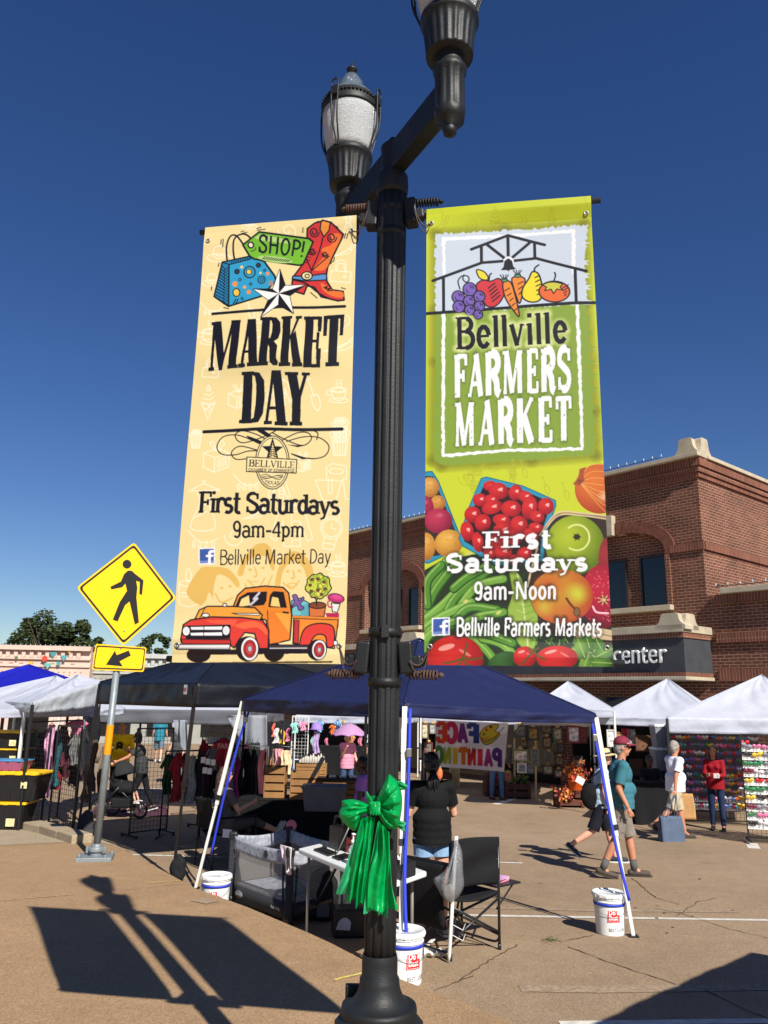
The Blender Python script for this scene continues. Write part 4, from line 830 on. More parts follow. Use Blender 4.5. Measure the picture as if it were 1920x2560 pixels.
# the paler ramp slab beyond the joint, pavement joints, rubbed paint
pq = [walk(*p) for p in ((-300,2128),(232,2103),(300,2118),(225,2088),(90,2052),(-300,2046))]
MB().add([p+V(0,0,.004) for p in pq],[tuple(range(6))]).build('pavement_ramp',m_pale,kind='structure')
m_joint = M('joint_dirt',(176,150,112),.9,var=.3,scale=30);m_line = M('road_paint',(205,200,188),.8,var=.22,scale=14);m_worn = M('worn_paint',(152,131,107),.9,var=.3,scale=22)
m_yel = M('yellow_chalk',(206,186,96),.9,var=.3,scale=40);m_crack = M('crack',(92,76,60),.95,var=.3)
def strip(name,pts,w,mat,zf,up=.004,jag=0.0,n=1):
	"""a painted or cracked strip following ground points given in the photo"""
	P = [gnd(*p,zf) for p in pts];Q = []
	for i in range(len(P)-1):
		k = max(1,int((P[i+1]-P[i]).length/(.06 if jag else .5)))
		Q += [P[i].lerp(P[i+1],j/k) for j in range(k)]
	Q.append(P[-1]);vs = []
	for i,p in enumerate(Q):
		d = (Q[min(i+1,len(Q)-1)]-Q[max(i-1,0)]);s = V(-d.y,d.x,0).normalized();o = R.uniform(-jag,jag);ww = w*(R.uniform(.4,1.4) if jag else 1)
		for q in (-1,1):
			c = p+s*(o+q*ww/2);vs.append(V(c.x,c.y,zf(c.x,c.y)+up))
	b = MB();b.add(vs,[(2*i,2*i+1,2*i+3,2*i+2) for i in range(len(Q)-1)]);b.build(name,mat,kind='structure')
strip('road_line',[(1030,2286),(1300,2291),(1600,2296),(1921,2301)],.085,m_line,zst)
strip('road_line',[(1400,2560),(1925,2553)],.09,m_line,zst)
strip('road_line',[(1238,2156),(1306,2158)],.09,m_line,zst)
strip('road_line',[(1238,2011),(1290,1996)],.2,m_line,zst)
strip('road_line',[(286,2136),(470,2141),(640,2146)],.1,m_line,zst)
strip('road_line',[(262,1971),(430,1972),(620,1977)],.12,m_line,zst)
strip('road_line',[(262,2002),(440,2006)],.1,m_worn,zst)
strip('road_line',[(240,2052),(520,2055)],.1,m_worn,zst)
strip('road_line',[(1878,2108),(1886,2122)],.2,m_line,zst)
strip('road_line',[(1010,1985),(1060,1978)],.12,m_line,zst)
strip('worn_line',[(1300,2472),(1500,2475),(1925,2468)],.16,m_worn,zst)
strip('worn_line',[(1150,2268),(1480,2276),(1850,2280)],.12,m_worn,zst)
for pts in ([(1580,2196),(1640,2245),(1700,2262)],[(1640,2272),(1705,2285),(1770,2305),(1830,2325),(1921,2346)],[(1690,2292),(1745,2255),(1790,2246)],[(1295,2362),(1230,2398),(1180,2430),(1150,2452)],[(1422,2368),(1520,2405),(1600,2432),(1690,2462)],[(1760,2475),(1830,2510),(1921,2548)],[(1420,2352),(1485,2338)],[(1080,2480),(1180,2440)]):
	strip('pavement_crack',pts,.012,m_crack,zst,.005,jag=.012)
for pts in ([(-40,2256),(250,2232),(500,2206)],[(-20,2117),(228,2104)]): strip('pavement_joint',pts,.014,m_joint,zwk,.007,jag=.004)
strip('chalk_mark',[(835,2452),(905,2434)],.025,m_yel,zwk,.005,jag=.006);strip('chalk_mark',[(372,2208),(450,2203)],.025,m_yel,zwk,.005,jag=.004)
strip('paint_patch',[(492,2250),(532,2258)],.16,m_worn,zwk,.006)
# raised kerb blocks at the corner of the pavement
b = MB()
kb = [walk(*p) for p in ((78,2074),(120,2082),(165,2096),(205,2108))]
for i in range(3): b.bar(kb[i]+V(0,0,.05),kb[i+1]+V(0,0,.04),.3,.16,upv=(0,0,1))
b.build('kerb',m_pale,kind='structure',bevel=.02)
MB().box(walk(70,2062)+V(0,0,.07),(.32,.3,.22),Matrix.Rotation(.5,3,'Z')).build('kerb_block',M('white_kerb',(190,178,156),.85,var=.15),kind='structure',bevel=.02)
# small weeds in the pavement crack
b = MB();wc = gnd(1378,2352)
for i in range(60):
	p = wc+V(R.gauss(0,.05),R.gauss(0,.05),0);a = R.uniform(0,6.28);q = p+V(math.cos(a)*.035,math.sin(a)*.035,R.uniform(.005,.03));s = V(-math.sin(a),math.cos(a),0)*.006
	b.add([p-s,p+s,q],[(0,1,2)])
b.build('weeds',M('weed_green',(84,96,48),.8),kind='stuff',label='tuft of small weeds in a crack of the brown street',cat='weeds')

# ================================================================ brick building
def brick_mat(name,soldier=False,c=((116,71,54),(92,56,44)),mort=(176,148,124)):
	m = bpy.data.materials.new(name);m.use_nodes = True;nt = m.node_tree;b = nt.nodes['Principled BSDF'];L = nt.links.new
	tc = nt.nodes.new('ShaderNodeTexCoord');ge = nt.nodes.new('ShaderNodeNewGeometry')
	vt = nt.nodes.new('ShaderNodeVectorTransform');vt.vector_type = 'NORMAL';vt.convert_from = 'WORLD';vt.convert_to = 'OBJECT';L(ge.outputs['True Normal'],vt.inputs[0])
	sn = nt.nodes.new('ShaderNodeSeparateXYZ');L(vt.outputs[0],sn.inputs[0]);ab = nt.nodes.new('ShaderNodeMath');ab.operation = 'ABSOLUTE';L(sn.outputs['X'],ab.inputs[0])
	gt = nt.nodes.new('ShaderNodeMath');gt.operation = 'GREATER_THAN';gt.inputs[1].default_value = .5;L(ab.outputs[0],gt.inputs[0])
	sp = nt.nodes.new('ShaderNodeSeparateXYZ');L(tc.outputs['Object'],sp.inputs[0])
	mx = nt.nodes.new('ShaderNodeMix');L(gt.outputs[0],mx.inputs['Factor']);L(sp.outputs['X'],mx.inputs['A']);L(sp.outputs['Y'],mx.inputs['B'])
	cb = nt.nodes.new('ShaderNodeCombineXYZ')
	if soldier: L(sp.outputs['Z'],cb.inputs['X']);L(mx.outputs['Result'],cb.inputs['Y'])
	else: L(mx.outputs['Result'],cb.inputs['X']);L(sp.outputs['Z'],cb.inputs['Y'])
	t = nt.nodes.new('ShaderNodeTexBrick');L(cb.outputs[0],t.inputs['Vector']);t.inputs['Scale'].default_value = 1
	t.inputs['Brick Width'].default_value = .24;t.inputs['Row Height'].default_value = .084;t.inputs['Mortar Size'].default_value = .006 if not soldier else .008;t.inputs['Mortar Smooth'].default_value = .2;t.inputs['Bias'].default_value = -.1
	if soldier: t.offset = 0;t.inputs['Brick Width'].default_value = .6
	t.inputs['Color1'].default_value = lin(c[0]);t.inputs['Color2'].default_value = lin(c[1]);t.inputs['Mortar'].default_value = lin(mort)
	n = nt.nodes.new('ShaderNodeTexNoise');n.inputs['Scale'].default_value = .9;n.inputs['Detail'].default_value = 6;L(tc.outputs['Object'],n.inputs['Vector'])
	r = nt.nodes.new('ShaderNodeMapRange');r.inputs['From Min'].default_value = .3;r.inputs['From Max'].default_value = .7;r.inputs['To Min'].default_value = .72;r.inputs['To Max'].default_value = 1.2;L(n.outputs['Fac'],r.inputs['Value'])
	s = nt.nodes.new('ShaderNodeVectorMath');s.operation = 'SCALE';L(t.outputs['Color'],s.inputs[0]);L(r.outputs[0],s.inputs['Scale']);L(s.outputs[0],b.inputs['Base Color'])
	b.inputs['Roughness'].default_value = .85;b.inputs['Specular IOR Level'].default_value = .3
	bp = nt.nodes.new('ShaderNodeBump');bp.inputs['Strength'].default_value = .5;bp.inputs['Distance'].default_value = .01;bp.invert = True;L(t.outputs['Fac'],bp.inputs['Height']);L(bp.outputs[0],b.inputs['Normal'])
	return m
BTH = -.862
BX = V(math.cos(BTH),math.sin(BTH),0);BY = V(-BX.y,BX.x,0)
bc0 = at(1753,1310,21.5);BC = V(bc0.x,bc0.y,zst(bc0.x,bc0.y))
def wf(px,py,y=0.0):      # photo pixel -> (x, z) on the front plane local y
	d = ray(px,py);o = EYE-BC;t = (y-o.dot(BY))/d.dot(BY);p = o+d*t;return p.dot(BX),p.z
def wside(px,py):          # photo pixel -> (y, z) on the side plane local x = 0
	d = ray(px,py);o = EYE-BC;t = (-o.dot(BX))/d.dot(BX);p = o+d*t;return p.dot(BY),p.z
c2 = lambda x,y: (1500+.30747*x,1080+.30747*y)
c4 = lambda x,y: (860+.18086*x,1250+.18086*y)
brk = brick_mat('red_brown_brick');sol = brick_mat('soldier_brick',True,((124,74,56),(104,60,48)),(150,122,100));m_stone = M('limestone',(176,164,140),.85,var=.15,scale=3,bump=.1)
m_glass = M('dark_window_glass',(10,14,18),.06,var=0,spec=.8);m_frame = M('bronze_frame',(44,38,34),.5)
m_board = M('charcoal_plank',(58,60,64),.7,var=.18,scale=3,bump=.3,bscale=14,aniso=(1,1,14))
bld = root('brick_building','two storey red brick corner building with arched window bays and stone coping','building',BC,rotz=BTH)
ZT = wf(*c2(780,215))[1];ZW = wf(*c2(870,1335))[1]          # tower wall top, wing wall top
ZB = wf(*c2(700,940))[1]                                      # string course
XL = -21.0
sx0,sz0 = wf(*c2(85,1450));sx1,sz1 = wf(*c2(592,1405))
zs = (sz0+sz1)/2                                              # sill
def bay(xa,xb):           # arched recess from xa to xb
	return (xa+xb)/2,(xb-xa)/2
ra_x = wf(*c2(545,1200))[0];key_x = wf(*c2(62,780))[0];ka = wf(*c2(95,770))[1];spr = wf(*c2(548,985))[1]
bay1 = (2*key_x-ra_x,ra_x)
lb_x0 = wf(*c4(300,1500))[0];lb_x1 = wf(*c4(1045,1500))[0]
bay2 = (lb_x0,lb_x1)
REC = .26
apex = wf(*c2(80,842))[1]
def arch_pts(xa,xb,n=20,grow=0.0):
	cx = (xa+xb)/2;a = (xb-xa)/2+grow;h = apex-spr+grow
	return [(cx+a*math.copysign(abs(math.cos(t))**.8,math.cos(t)),spr+h*math.sin(t)**.8) for t in [math.pi*i/n for i in range(n+1)]]
# front wall with the two recesses cut out: columns of quads
b = MB()
def col(x0,x1,z0,z1,y=0.0): b.add([V(x0,y,z0),V(x1,y,z0),V(x1,y,z1),V(x0,y,z1)],[(0,1,2,3)])
edges = [XL,bay2[0],bay2[1],bay1[0],bay1[1],0.0]
for i in (0,2,4): col(edges[i],edges[i+1],-.3,ZT)
for xa,xb in (bay2,bay1):
	col(xa,xb,-.3,zs)
	A = arch_pts(xa,xb)
	for (x0,z0),(x1,z1) in zip(A[:-1],A[1:]): b.add([V(x0,0,z0),V(x1,0,z1),V(x1,0,ZT),V(x0,0,ZT)],[(0,1,2,3)]);b.add([V(x0,0,z0),V(x1,0,z1),V(x1,REC,z1),V(x0,REC,z0)],[(0,1,2,3)])
	for x in (xa,xb): b.add([V(x,0,zs),V(x,REC,zs),V(x,REC,spr),V(x,0,spr)],[(0,1,2,3)])
	b.add([V(xa,0,zs),V(xb,0,zs),V(xb,REC,zs),V(xa,REC,zs)],[(0,1,2,3)])
	b.add([V(x,REC,z) for x,z in [(xa,zs),(xb,zs)]+A],[tuple(range(2+len(A)))])
b.add([V(0,0,ZW-.2),V(0,16,ZW-.2),V(0,16,ZT),V(0,0,ZT)],[(0,1,2,3)])
b.add([V(XL,0,-.3),V(XL,16,-.3),V(XL,16,ZT),V(XL,0,ZT)],[(0,1,2,3)]);b.add([V(XL,16,-.3),V(0,16,-.3),V(0,16,ZT),V(XL,16,ZT)],[(0,1,2,3)]);b.add([V(XL,0,ZT-.2),V(0,0,ZT-.2),V(0,16,ZT-.2),V(XL,16,ZT-.2)],[(0,1,2,3)])
b.add([V(.002,-.002,-.3),V(14,-.002,-.3),V(14,-.002,ZW),V(.002,-.002,ZW)],[(0,1,2,3)]);b.add([V(14,0,-.3),V(14,16,-.3),V(14,16,ZW),V(14,0,ZW)],[(0,1,2,3)]);b.add([V(0,0,ZW-.1),V(14,0,ZW-.1),V(14,16,ZW-.1),V(0,16,ZW-.1)],[(0,1,2,3)])
b.build('wall',brk,bld,local=True,fix=False)
# corbelled cornice of upright bricks, in steps, on front and side
b = MB()
zt2 = wf(*c2(700,235))[1];z1 = wf(*c2(700,300))[1];z2 = wf(*c2(700,345))[1];z3 = wf(*c2(700,385))[1]
for zz0,zz1,pr in ((z1,ZT,.16),(z2,z1-.005,.11),(z3,z2-.005,.06)):
	b.box(((XL+pr)/2,-pr/2,(zz0+zz1)/2),(-XL+pr,pr,zz1-zz0));b.box((pr/2,8,(zz0+zz1)/2),(pr,16,zz1-zz0))
for xa,xb in ((XL,bay2[0]-.16),(bay2[1]+.16,bay1[0]-.16),(bay1[1]+.16,.05)): b.box(((xa+xb)/2,-.03,ZB),(xb-xa,.06,.22))
b.box((.03,8.02,ZB),(.06,15.96,.22))
zw2 = wf(*c2(1100,1350))[1];zw3 = wf(*c2(1100,1385))[1]
b.box((7.1,-.06,(ZW+zw3)/2),(13.8,.12,ZW-zw3));b.box((7.1,-.04,wf(*c2(1150,1670))[1]),(13.8,.07,.25));b.box((7.1,-.04,wf(*c2(1150,1975))[1]),(13.8,.07,.3))
b.build('cornice',sol,bld,local=True)
for xa,xb in (bay2,bay1):      # soldier ring round each arch, with raised hood
	O_ = arch_pts(xa,xb,34,.34);I_ = arch_pts(xa,xb,34,.01);b = MB()
	for i in range(34):
		q = [I_[i],I_[i+1],O_[i+1],O_[i]];cx = sum(p[0] for p in q)/4;cz = sum(p[1] for p in q)/4
		q = [(cx+(x-cx)*.93,cz+(z-cz)*.98) for x,z in q]
		b.add([V(x,-.055,z) for x,z in q]+[V(x,.02,z) for x,z in q],[(0,1,2,3),(0,4,5,1),(1,5,6,2),(2,6,7,3),(3,7,4,0)])
	b.build('arch',M('arch_brick',(112,66,50),.85,var=.3,scale=9),bld,local=True)
for xa,xb in (bay2,bay1):
	for x,s in ((xa-.07,-1),(xb+.07,1)): MB().box((x,-.03,(zs+spr)/2),(.14,.06,spr-zs)).build('pilaster',brk,bld,local=True)
kz = wf(*c2(95,770))[1]
MB().box((key_x,-.09,kz),(.52,.2,.62),taper=1.1).build('keystone',m_stone,bld,local=True,bevel=.01)
MB().box(((bay2[0]+bay2[1])/2,-.09,kz),(.52,.2,.62),taper=1.1).build('keystone',m_stone,bld,local=True,bevel=.01)
for xa,xb in (bay2,bay1): MB().box(((xa+xb)/2,-.04,zs-.07),(xb-xa+.3,.3,.15)).build('sill',m_stone,bld,local=True,bevel=.01)
# windows
wt = wf(*c2(440,1005),REC)[1]
w1a,w1b = wf(*c2(335,1200),REC)[0],wf(*c2(552,1200),REC)[0];w2b = wf(*c2(228,1200),REC)[0]
ww = w1b-w1a;gap = w1a-w2b
def window(x0,x1,z0,z1,y,par=bld):
	fr = MB()
	for xx in (x0+.03,x1-.03): fr.box((xx,y-.035,(z0+z1)/2),(.06,.06,z1-z0))
	for zz in (z0+.03,z1-.03): fr.box(((x0+x1)/2,y-.034,zz),(x1-x0-.12,.056,.06))
	f = fr.build('window',m_frame,par,local=True)
	MB().box(((x0+x1)/2,y-.012,(z0+z1)/2),(x1-x0-.1,.01,z1-z0-.1)).build('pane',m_glass,f,local=True)
for xa,xb in (bay2,bay1):
	n = 3 if xa == bay2[0] else max(2,int(round((xb-xa+gap*.2)/(ww+gap))))
	w_ = ww if xa == bay1[0] else (xb-xa-.1)/n*.62
	for k in range(n):
		if xa == bay1[0]: x1 = w1b-k*(ww+gap);x0 = x1-ww
		else:
			p_ = (xb-xa)/n;x0 = xa+p_*k+(p_-w_)*.5;x1 = x0+w_
		if x0 > xa-.05: window(max(x0,xa+.02),x1,zs+.02,min(wt,spr+.1),REC)
# copings
b = MB();b.box((XL/2+.1,-.08,ZT+.06),(-XL+.2,.44,.12));b.box((.02,8.2,ZT+.061),(.4,15.8,.118));b.box((7.2,-.06,ZW+.075),(13.4,.4,.15));b.build('coping',m_stone,bld,local=True,bevel=.012)
def scroll_stone(cx,cy,z0,w,h,dpt,rz=0.0):
	prof = [(-.5,0),(.5,0),(.5,.25),(.42,.34),(.34,.5),(.3,.7),(.28,.92),(.2,1),(-.2,1),(-.28,.92),(-.3,.7),(-.34,.5),(-.42,.34),(-.5,.25)]
	b = MB();U_ = V(math.cos(rz),math.sin(rz),0);N_ = V(-U_.y,U_.x,0)
	b.slab([(x*w,z*h) for x,z in prof],V(cx,cy,z0)+N_*dpt/2,U_,V(0,0,1),dpt);return b
zf1 = wf(*c2(740,62))[1]
b = scroll_stone(-.2,.02,ZT+.02,.7,zf1-ZT,.42);s2 = scroll_stone(-.02,.2,ZT+.022,.66,(zf1-ZT)*.985,.4,math.pi/2);b.add(s2.v,s2.f);b.build('finial',m_stone,bld,local=True)
# projecting sign box over the shopfront
xr = wf(*c2(908,1800))[0];best = None
for k in range(200):
	dd = .3+.015*k;e = abs(wf(*c2(688,1800),-dd)[0]-xr)
	if best is None or e < best[0]: best = (e,dd)
BD = best[1];fz = lambda x,y: wf(*c2(x,y),-BD)[1]
zb0,zb1 = fz(640,1953),fz(640,1672);zc0,zc1 = fz(640,1625),fz(640,1598);zl = fz(640,1985)
xl = XL+1.5;L_ = xr-xl;cx = (xr+xl)/2
MB().box((cx,-BD/2-.005,(zb0+zb1)/2),(L_,BD+.0,zb1-zb0)).build('sign_board',m_board,bld,local=True)
b = MB();b.box((cx,-BD/2-.03,(zb1+zc0)/2),(L_+.06,BD+.06,zc0-zb1));b.box((cx,-BD/2-.03,(zb0+zl)/2),(L_+.06,BD+.06,zb0-zl));b.build('sign_band',sol,bld,local=True)
b = MB();b.box((cx,-BD/2-.05,(zc0+zc1)/2+.05),(L_+.12,BD+.12,max(zc1-zc0,.2)));b.box((cx,-BD/2-.04,zl-.05),(L_+.1,BD+.1,.09));b.build('sign_coping',m_stone,bld,local=True,bevel=.01)
b = scroll_stone(xr-.3,-BD+.1,zc1-.02,.86,fz(660,1462)-zc1,.42);s2 = scroll_stone(xr-.14,-BD+.32,zc1-.018,.8,(fz(660,1462)-zc1)*.98,.4,math.pi/2);b.add(s2.v,s2.f);b.build('finial',m_stone,bld,local=True)
hx = at(1045,1590,27);lx = wf(1030,1600,-BD)[0]
scroll_stone(lx,-BD+.1,zc1-.02,1.2,fz(660,1462)-zc1,.5).build('finial',m_stone,bld,local=True)
# lettering on the board
tx0,tz0 = wf(*c2(120,1893),-BD);tx1,tz1 = wf(*c2(556,1868),-BD)
LOC[bld.name] = V(0,0,0)
m_let = M('white_letters',(222,222,218),.5,var=.03)
o = text_mesh('lettering','center',1.0,V(0,0,0),V(1,0,0),V(0,0,1),m_let,bld,extrude=.04,bold=-.004)
w0 = max(v.co.x for v in o.data.vertices);hgt = wf(*c2(380,1758),-BD)[1]-tz0;h0 = max(v.co.z for v in o.data.vertices)
for v in o.data.vertices: v.co = V(tx0+v.co.x/w0*(tx1-tx0),-BD-.07+v.co.y,tz0+.02+v.co.z/h0*hgt)
LOC[bld.name] = BC
# shop front under the sign: dark glass and doors
b = MB()
for k in range(6): b.box((xl+1.6+k*2.9,-.02,1.35),(2.4,.04,2.6))
b.build('shop_window',m_glass,bld,local=True)
# bulbs along the parapets
def bulbs(name,label,P0,P1,n,sag=.0):
	P0 = Vector(P0);P1 = Vector(P1);r_ = root(name,label,'lights',P0)
	b = MB();pts = [P0.lerp(P1,i/n) for i in range(n+1)];b.path(pts,.012,5);b.build('wire',M('wire',(60,64,66),.5),r_)
	for p in pts:
		c = MB();c.tube(p,p+V(0,0,.06),.012,.018,6);c.ball(p+V(0,0,.075),.019,8,5);c.build('bulb',M('bulb_glass',(176,186,192),.25,var=0),r_)
bw = lambda x,y,z: BC+BX*x+BY*y+V(0,0,z)
bulbs('light_string','string of clear bulbs along the tall brick parapet',bw(-18,-.3,ZT+.12),bw(-.9,-.3,ZT+.17),60)
bulbs('light_string','string of clear bulbs along the lower wing coping of the brick building',bw(.4,-.25,ZW+.2),bw(9,-.25,ZW+.2),26)

# ================================================================ far shops on the left, trees
m_pink = M('pale_pink_paint',(204,178,164),.8,var=.06,scale=2);m_grey = M('pale_grey_paint',(150,150,142),.8,var=.08,scale=2);m_cut = M('dentil_gap',(160,124,112),.9)
def shop(name,label,pxl,pxr,pyl,pyr,Y,mat,trim,dark=None):
	a = at(pxl,pyl,Y);c = at(pxr,pyr,Y+1.2);zg = zst(a.x,Y);h = a.z-zg;d = (c-a);d.z = 0;L_ = d.length;U_ = d.normalized();N_ = V(U_.y,-U_.x,0)
	r_ = root(name,label,'building',V(a.x,a.y,zg));O = V(a.x,a.y,zg)
	def fb(bm,u0,u1,z0,z1,p0,p1):
		vs = [O+U_*u+N_*p+V(0,0,z) for z in (z0,z1) for u,p in ((u0,p0),(u1,p0),(u1,p1),(u0,p1))];bm.add(vs,[(0,3,2,1),(4,5,6,7),(0,1,5,4),(1,2,6,5),(2,3,7,6),(3,0,4,7)])
	b = MB();fb(b,0,L_,0,h-.25,-9,0);b.build('wall',mat,r_)
	b = MB();fb(b,0,L_,h-.25,h,-.3,.3)
	for z,p,t in ((h-.75,.14,.1),(h-1.15,.1,.07),(h-1.75,.12,.08),(h-2.1,.08,.06)): fb(b,0,L_,z,z+t,.0,p)
	b.build('cornice',trim,r_)
	b = MB();n = int(L_/.42)
	for i in range(n): fb(b,i*.42,i*.42+.2,h-.64,h-.3,.0,.16)
	fb(b,0,L_,h-.66,h-.28,-.02,.004);b.build('dentils',trim,r_)
	b = MB()
	for i in range(int(L_/.55)): fb(b,i*.55,i*.55+.22,h-.99,h-.94,.0,.02)
	for i in range(int(L_/.3)):
		for z in (h-1.45,h-1.62): fb(b,i*.3,i*.3+.08,z,z+.05,.0,.02)
	b.build('frieze',m_cut if dark is None else dark,r_)
	b = MB()
	for i in range(int(L_/3)): fb(b,i*3+.4,i*3+2.5,.4,h-2.7,.0,.05)
	b.build('shop_window',m_glass,r_)
	return r_,O,U_,N_,h,fb
c3 = lambda x,y: (.2773*x,1330+.2773*y)
sp_,O_,U_,N_,h_,fb = shop('pink_shop','pale pink shop front with dentil cornice and painted pennants',-260,229,1606,1629,44,m_pink,m_pink)
for x,y,kind,c in ((488,1110,'tri',(60,140,140)),(585,1140,'tri',(80,150,160)),(440,1210,'tri',(90,170,170)),(636,1075,'tri',(214,170,80)),(412,1143,'ball',(206,62,50)),(535,1188,'mask',(60,150,150)),(160,1132,'tri2',(76,110,70)),(285,1185,'mask',(226,170,70))):
	d = ray(*c3(x,y));t = (O_-EYE).dot(N_)/d.dot(N_);p = EYE+d*t+N_*.2;k = 44/F_PX*.2773
	poly = {'tri': [(-34,25),(34,25),(0,-26)],'tri2': [(-14,10),(14,10),(4,-14),(-6,-12)],'ball': [(24*math.cos(q*.5),26*math.sin(q*.5)) for q in range(13)],'mask': [(-20,16),(20,16),(14,-12),(0,-20),(-14,-12)]}[kind]
	MB().slab([(u*k,v*k) for u,v in poly],p,U_,V(0,0,1),.02).build('pennant',M('pennant_%d_%d_%d' % c,c,.7),sp_)
bulbs('light_string','string of bulbs on the roof edge of the pink shop',O_+U_*.2+V(0,0,h_),O_+U_*(10.8)+V(0,0,h_),40)
shop('grey_shop','pale grey shop front with white cornice beside the pink shop',230,640,1632,1652,46,m_grey,M('white_trim',(176,178,174),.7),M('grey_gap',(110,112,108),.9))
m_leaf = [M('leaf_%d' % i,c,.7,var=.25,scale=1.5,spec=.25) for i,c in enumerate(((52,62,34),(66,78,42),(40,50,30)))]
m_bark = M('bark',(78,66,54),.9,bump=.5)
def tree(name,label,base,height,crown,seed,n,leaf=.16,sparse=False):
	ra = random.Random(seed);r_ = root(name,label,'tree',base)
	b = MB();base = Vector(base);top = base+V(0,0,height*.55);b.path([base,base+V(.1,0,height*.3),top],[height*.035,height*.025,height*.012],8)
	tips = []
	for i in range(14):
		a = ra.uniform(0,6.28);q = base+V(math.cos(a)*crown[0]*ra.uniform(.3,.8),math.sin(a)*crown[0]*ra.uniform(.3,.8),height*ra.uniform(.5,.95));p = base+V(0,0,height*ra.uniform(.25,.5));b.path([p,p.lerp(q,.5)+V(0,0,.3),q],[height*.01,height*.006,height*.002],6);tips.append(q)
	b.build('trunk',m_bark,r_)
	b = MB();C_ = base+V(0,0,height-crown[1])
	cl = []
	for i in range(46 if not sparse else 26):
		for _ in range(20):
			u = V(ra.uniform(-1,1),ra.uniform(-1,1),ra.uniform(-.8,1))
			if .25 < u.length < 1: break
		cl.append((C_+V(u.x*crown[0],u.y*crown[0],u.z*crown[1]),ra.uniform(.18,.34)*crown[1]*(.8 if sparse else 1)))
	for i in range(n):
		c,rr = ra.choice(cl);v = V(ra.gauss(0,1),ra.gauss(0,1),ra.gauss(0,.8)).normalized()*rr*ra.uniform(.5,1.1);p = c+v
		x,z = frame(V(ra.gauss(0,1),ra.gauss(0,1),ra.gauss(0,1)+.3));s = leaf*ra.uniform(.6,1.5)
		b.add([p-x*s,p+z*s*.5,p+x*s,p-z*s*.5],[(0,1,2,3)],ra.choice((0,0,1,1,2)))
	b.build('crown',m_leaf,r_,fix=False)
p = at(125,1620,62);g0 = V(p.x,p.y,zst(p.x,62))
tree('oak_tree','dense dark green oak rising behind the pink shop',g0,at(135,1535,62).z-g0.z,(3.3,2.6),3,24000,.13)
p = at(215,1620,64);g1 = V(p.x,p.y,zst(p.x,64))
tree('oak_tree','lower lobe of dark oak beside the crossing sign',g1,at(215,1588,64).z-g1.z,(1.5,1.1),5,6500,.13)
p = at(385,1640,60);g2 = V(p.x,p.y,zst(p.x,60))
tree('young_tree','thin open crowned tree behind the grey shop',g2,at(392,1586,60).z-g2.z,(1.5,1.2),8,1500,.12,True)
# ================================================================ street lamp, its two banners, the green bow
m_iron = M('black_iron',(30,32,33),.5,var=.3,scale=7,bump=.1,bscale=120,spec=.32)
m_rust = M('rust',(80,58,48),.8,var=.25,scale=40);m_steel = M('zinc',(150,152,150),.4,metal=.8)
PX,PY = .013,3.3
lz = lambda py,Y=PY,px=965: at(px,py,Y).z
def lr(wpx,py,Y=PY): d = ray(965,py);return wpx/2*(Y/d.y)/F_PX
lamp = root('street_lamp','tall black fluted street lamp with two glass lanterns and a flared base','street lamp',V(PX,PY,zwk(PX,PY)))
cP = V(PX,PY,0);zg = zwk(PX,PY)
fl12 = lambda dep: (lambda t,i: 1-dep*(abs(math.sin(6*t))**.6 < .0) - dep*max(0,math.cos(12*t))**.5)
r0 = lr(80,2346);r1 = lr(74,600)
zc = 2250
b = MB();zs_top = lz(480);z_b = lz(2395)
n = 24;b.lathe([(r0+(r1-r0)*i/n,z_b+(zs_top-z_b)*i/n) for i in range(n+1)],cP,144,flute=fl12(.085));b.build('pole',m_iron,lamp)
b = MB();zA = lz(2392);zB = lz(2443);zC = lz(2507)
b.lathe([(lr(84,2390),zA+.012),(lr(88,2392),zA),(lr(89,2400),zA-.015),(lr(89,2440),zB+.01),(lr(99,2446),zB-.003)]+[(lr(99,2446)+(lr(186,2507)-lr(99,2446))*(1-math.cos(t*math.pi/2)),zB-.005-(zB-zC)*math.sin(t*math.pi/2)) for t in [i/10 for i in range(1,11)]]+[(lr(190,2507),zC-.02),(lr(186,2507),zC-.04)],cP,64,cap=False)
oc = lr(221,2530)
b.lathe([(oc*.86,zC-.035),(oc,zC-.06),(oc*1.02,zC-.3),(oc*1.02,zC-.36),(oc*1.12,zC-.42),(oc*1.15,zg+.12),(oc*1.2,zg+.1),(oc*1.2,zg)],cP,8,smooth=False);b.build('base',m_iron,lamp)
pl_ = MB();pl_.box(V(PX+.03,PY-oc*.94-.012,zC-.2),(.13,.012,.17));pl_.build('access_plate',M('plate',(120,124,126),.5,metal=.3),lamp,bevel=.003)
b = MB()
for s in (-1,1): b.ball(V(PX+s*.13+.01,PY-oc*.9,zC-.13),.012)
b.build('bolts',m_steel,lamp)
b = MB();b.box(at(886,2478,PY+.1),(.07,.03,.05));b.build('outlet_box',m_iron,lamp,bevel=.004)
# pole head and cross arm
b = MB();zr0,zr1 = lz(484),lz(445);rr = lr(78,465);zk = lz(372);rn = lr(58,410)
b.lathe([(r1,zr0-.02),(rr,zr0),(rr*1.03,(zr0+zr1)/2),(rr,zr1),(rn*1.1,zr1+.02),(rn,zr1+.05),(rn,zk-.02),(rn*1.06,zk),(rn*.9,zk+.012),(rn*.5,zk+.022),(rn*.38,zk+.026),(rn*.44,zk+.04),(rn*.3,zk+.054),(0.001,zk+.058)],cP,40);b.build('pole_cap',m_iron,lamp)
AX,AY,= .235,.45
adir = V(AX,-AY,0).normalized();az_ = lz(408,PY)
def ldir(q): return cP+adir*q
alen = math.hypot(AX,AY)
b = MB();b.bar(ldir(-alen)+V(0,0,az_),ldir(alen)+V(0,0,az_),.072,.145,upv=(0,0,1));b.build('cross_arm',m_iron,lamp,bevel=.006)
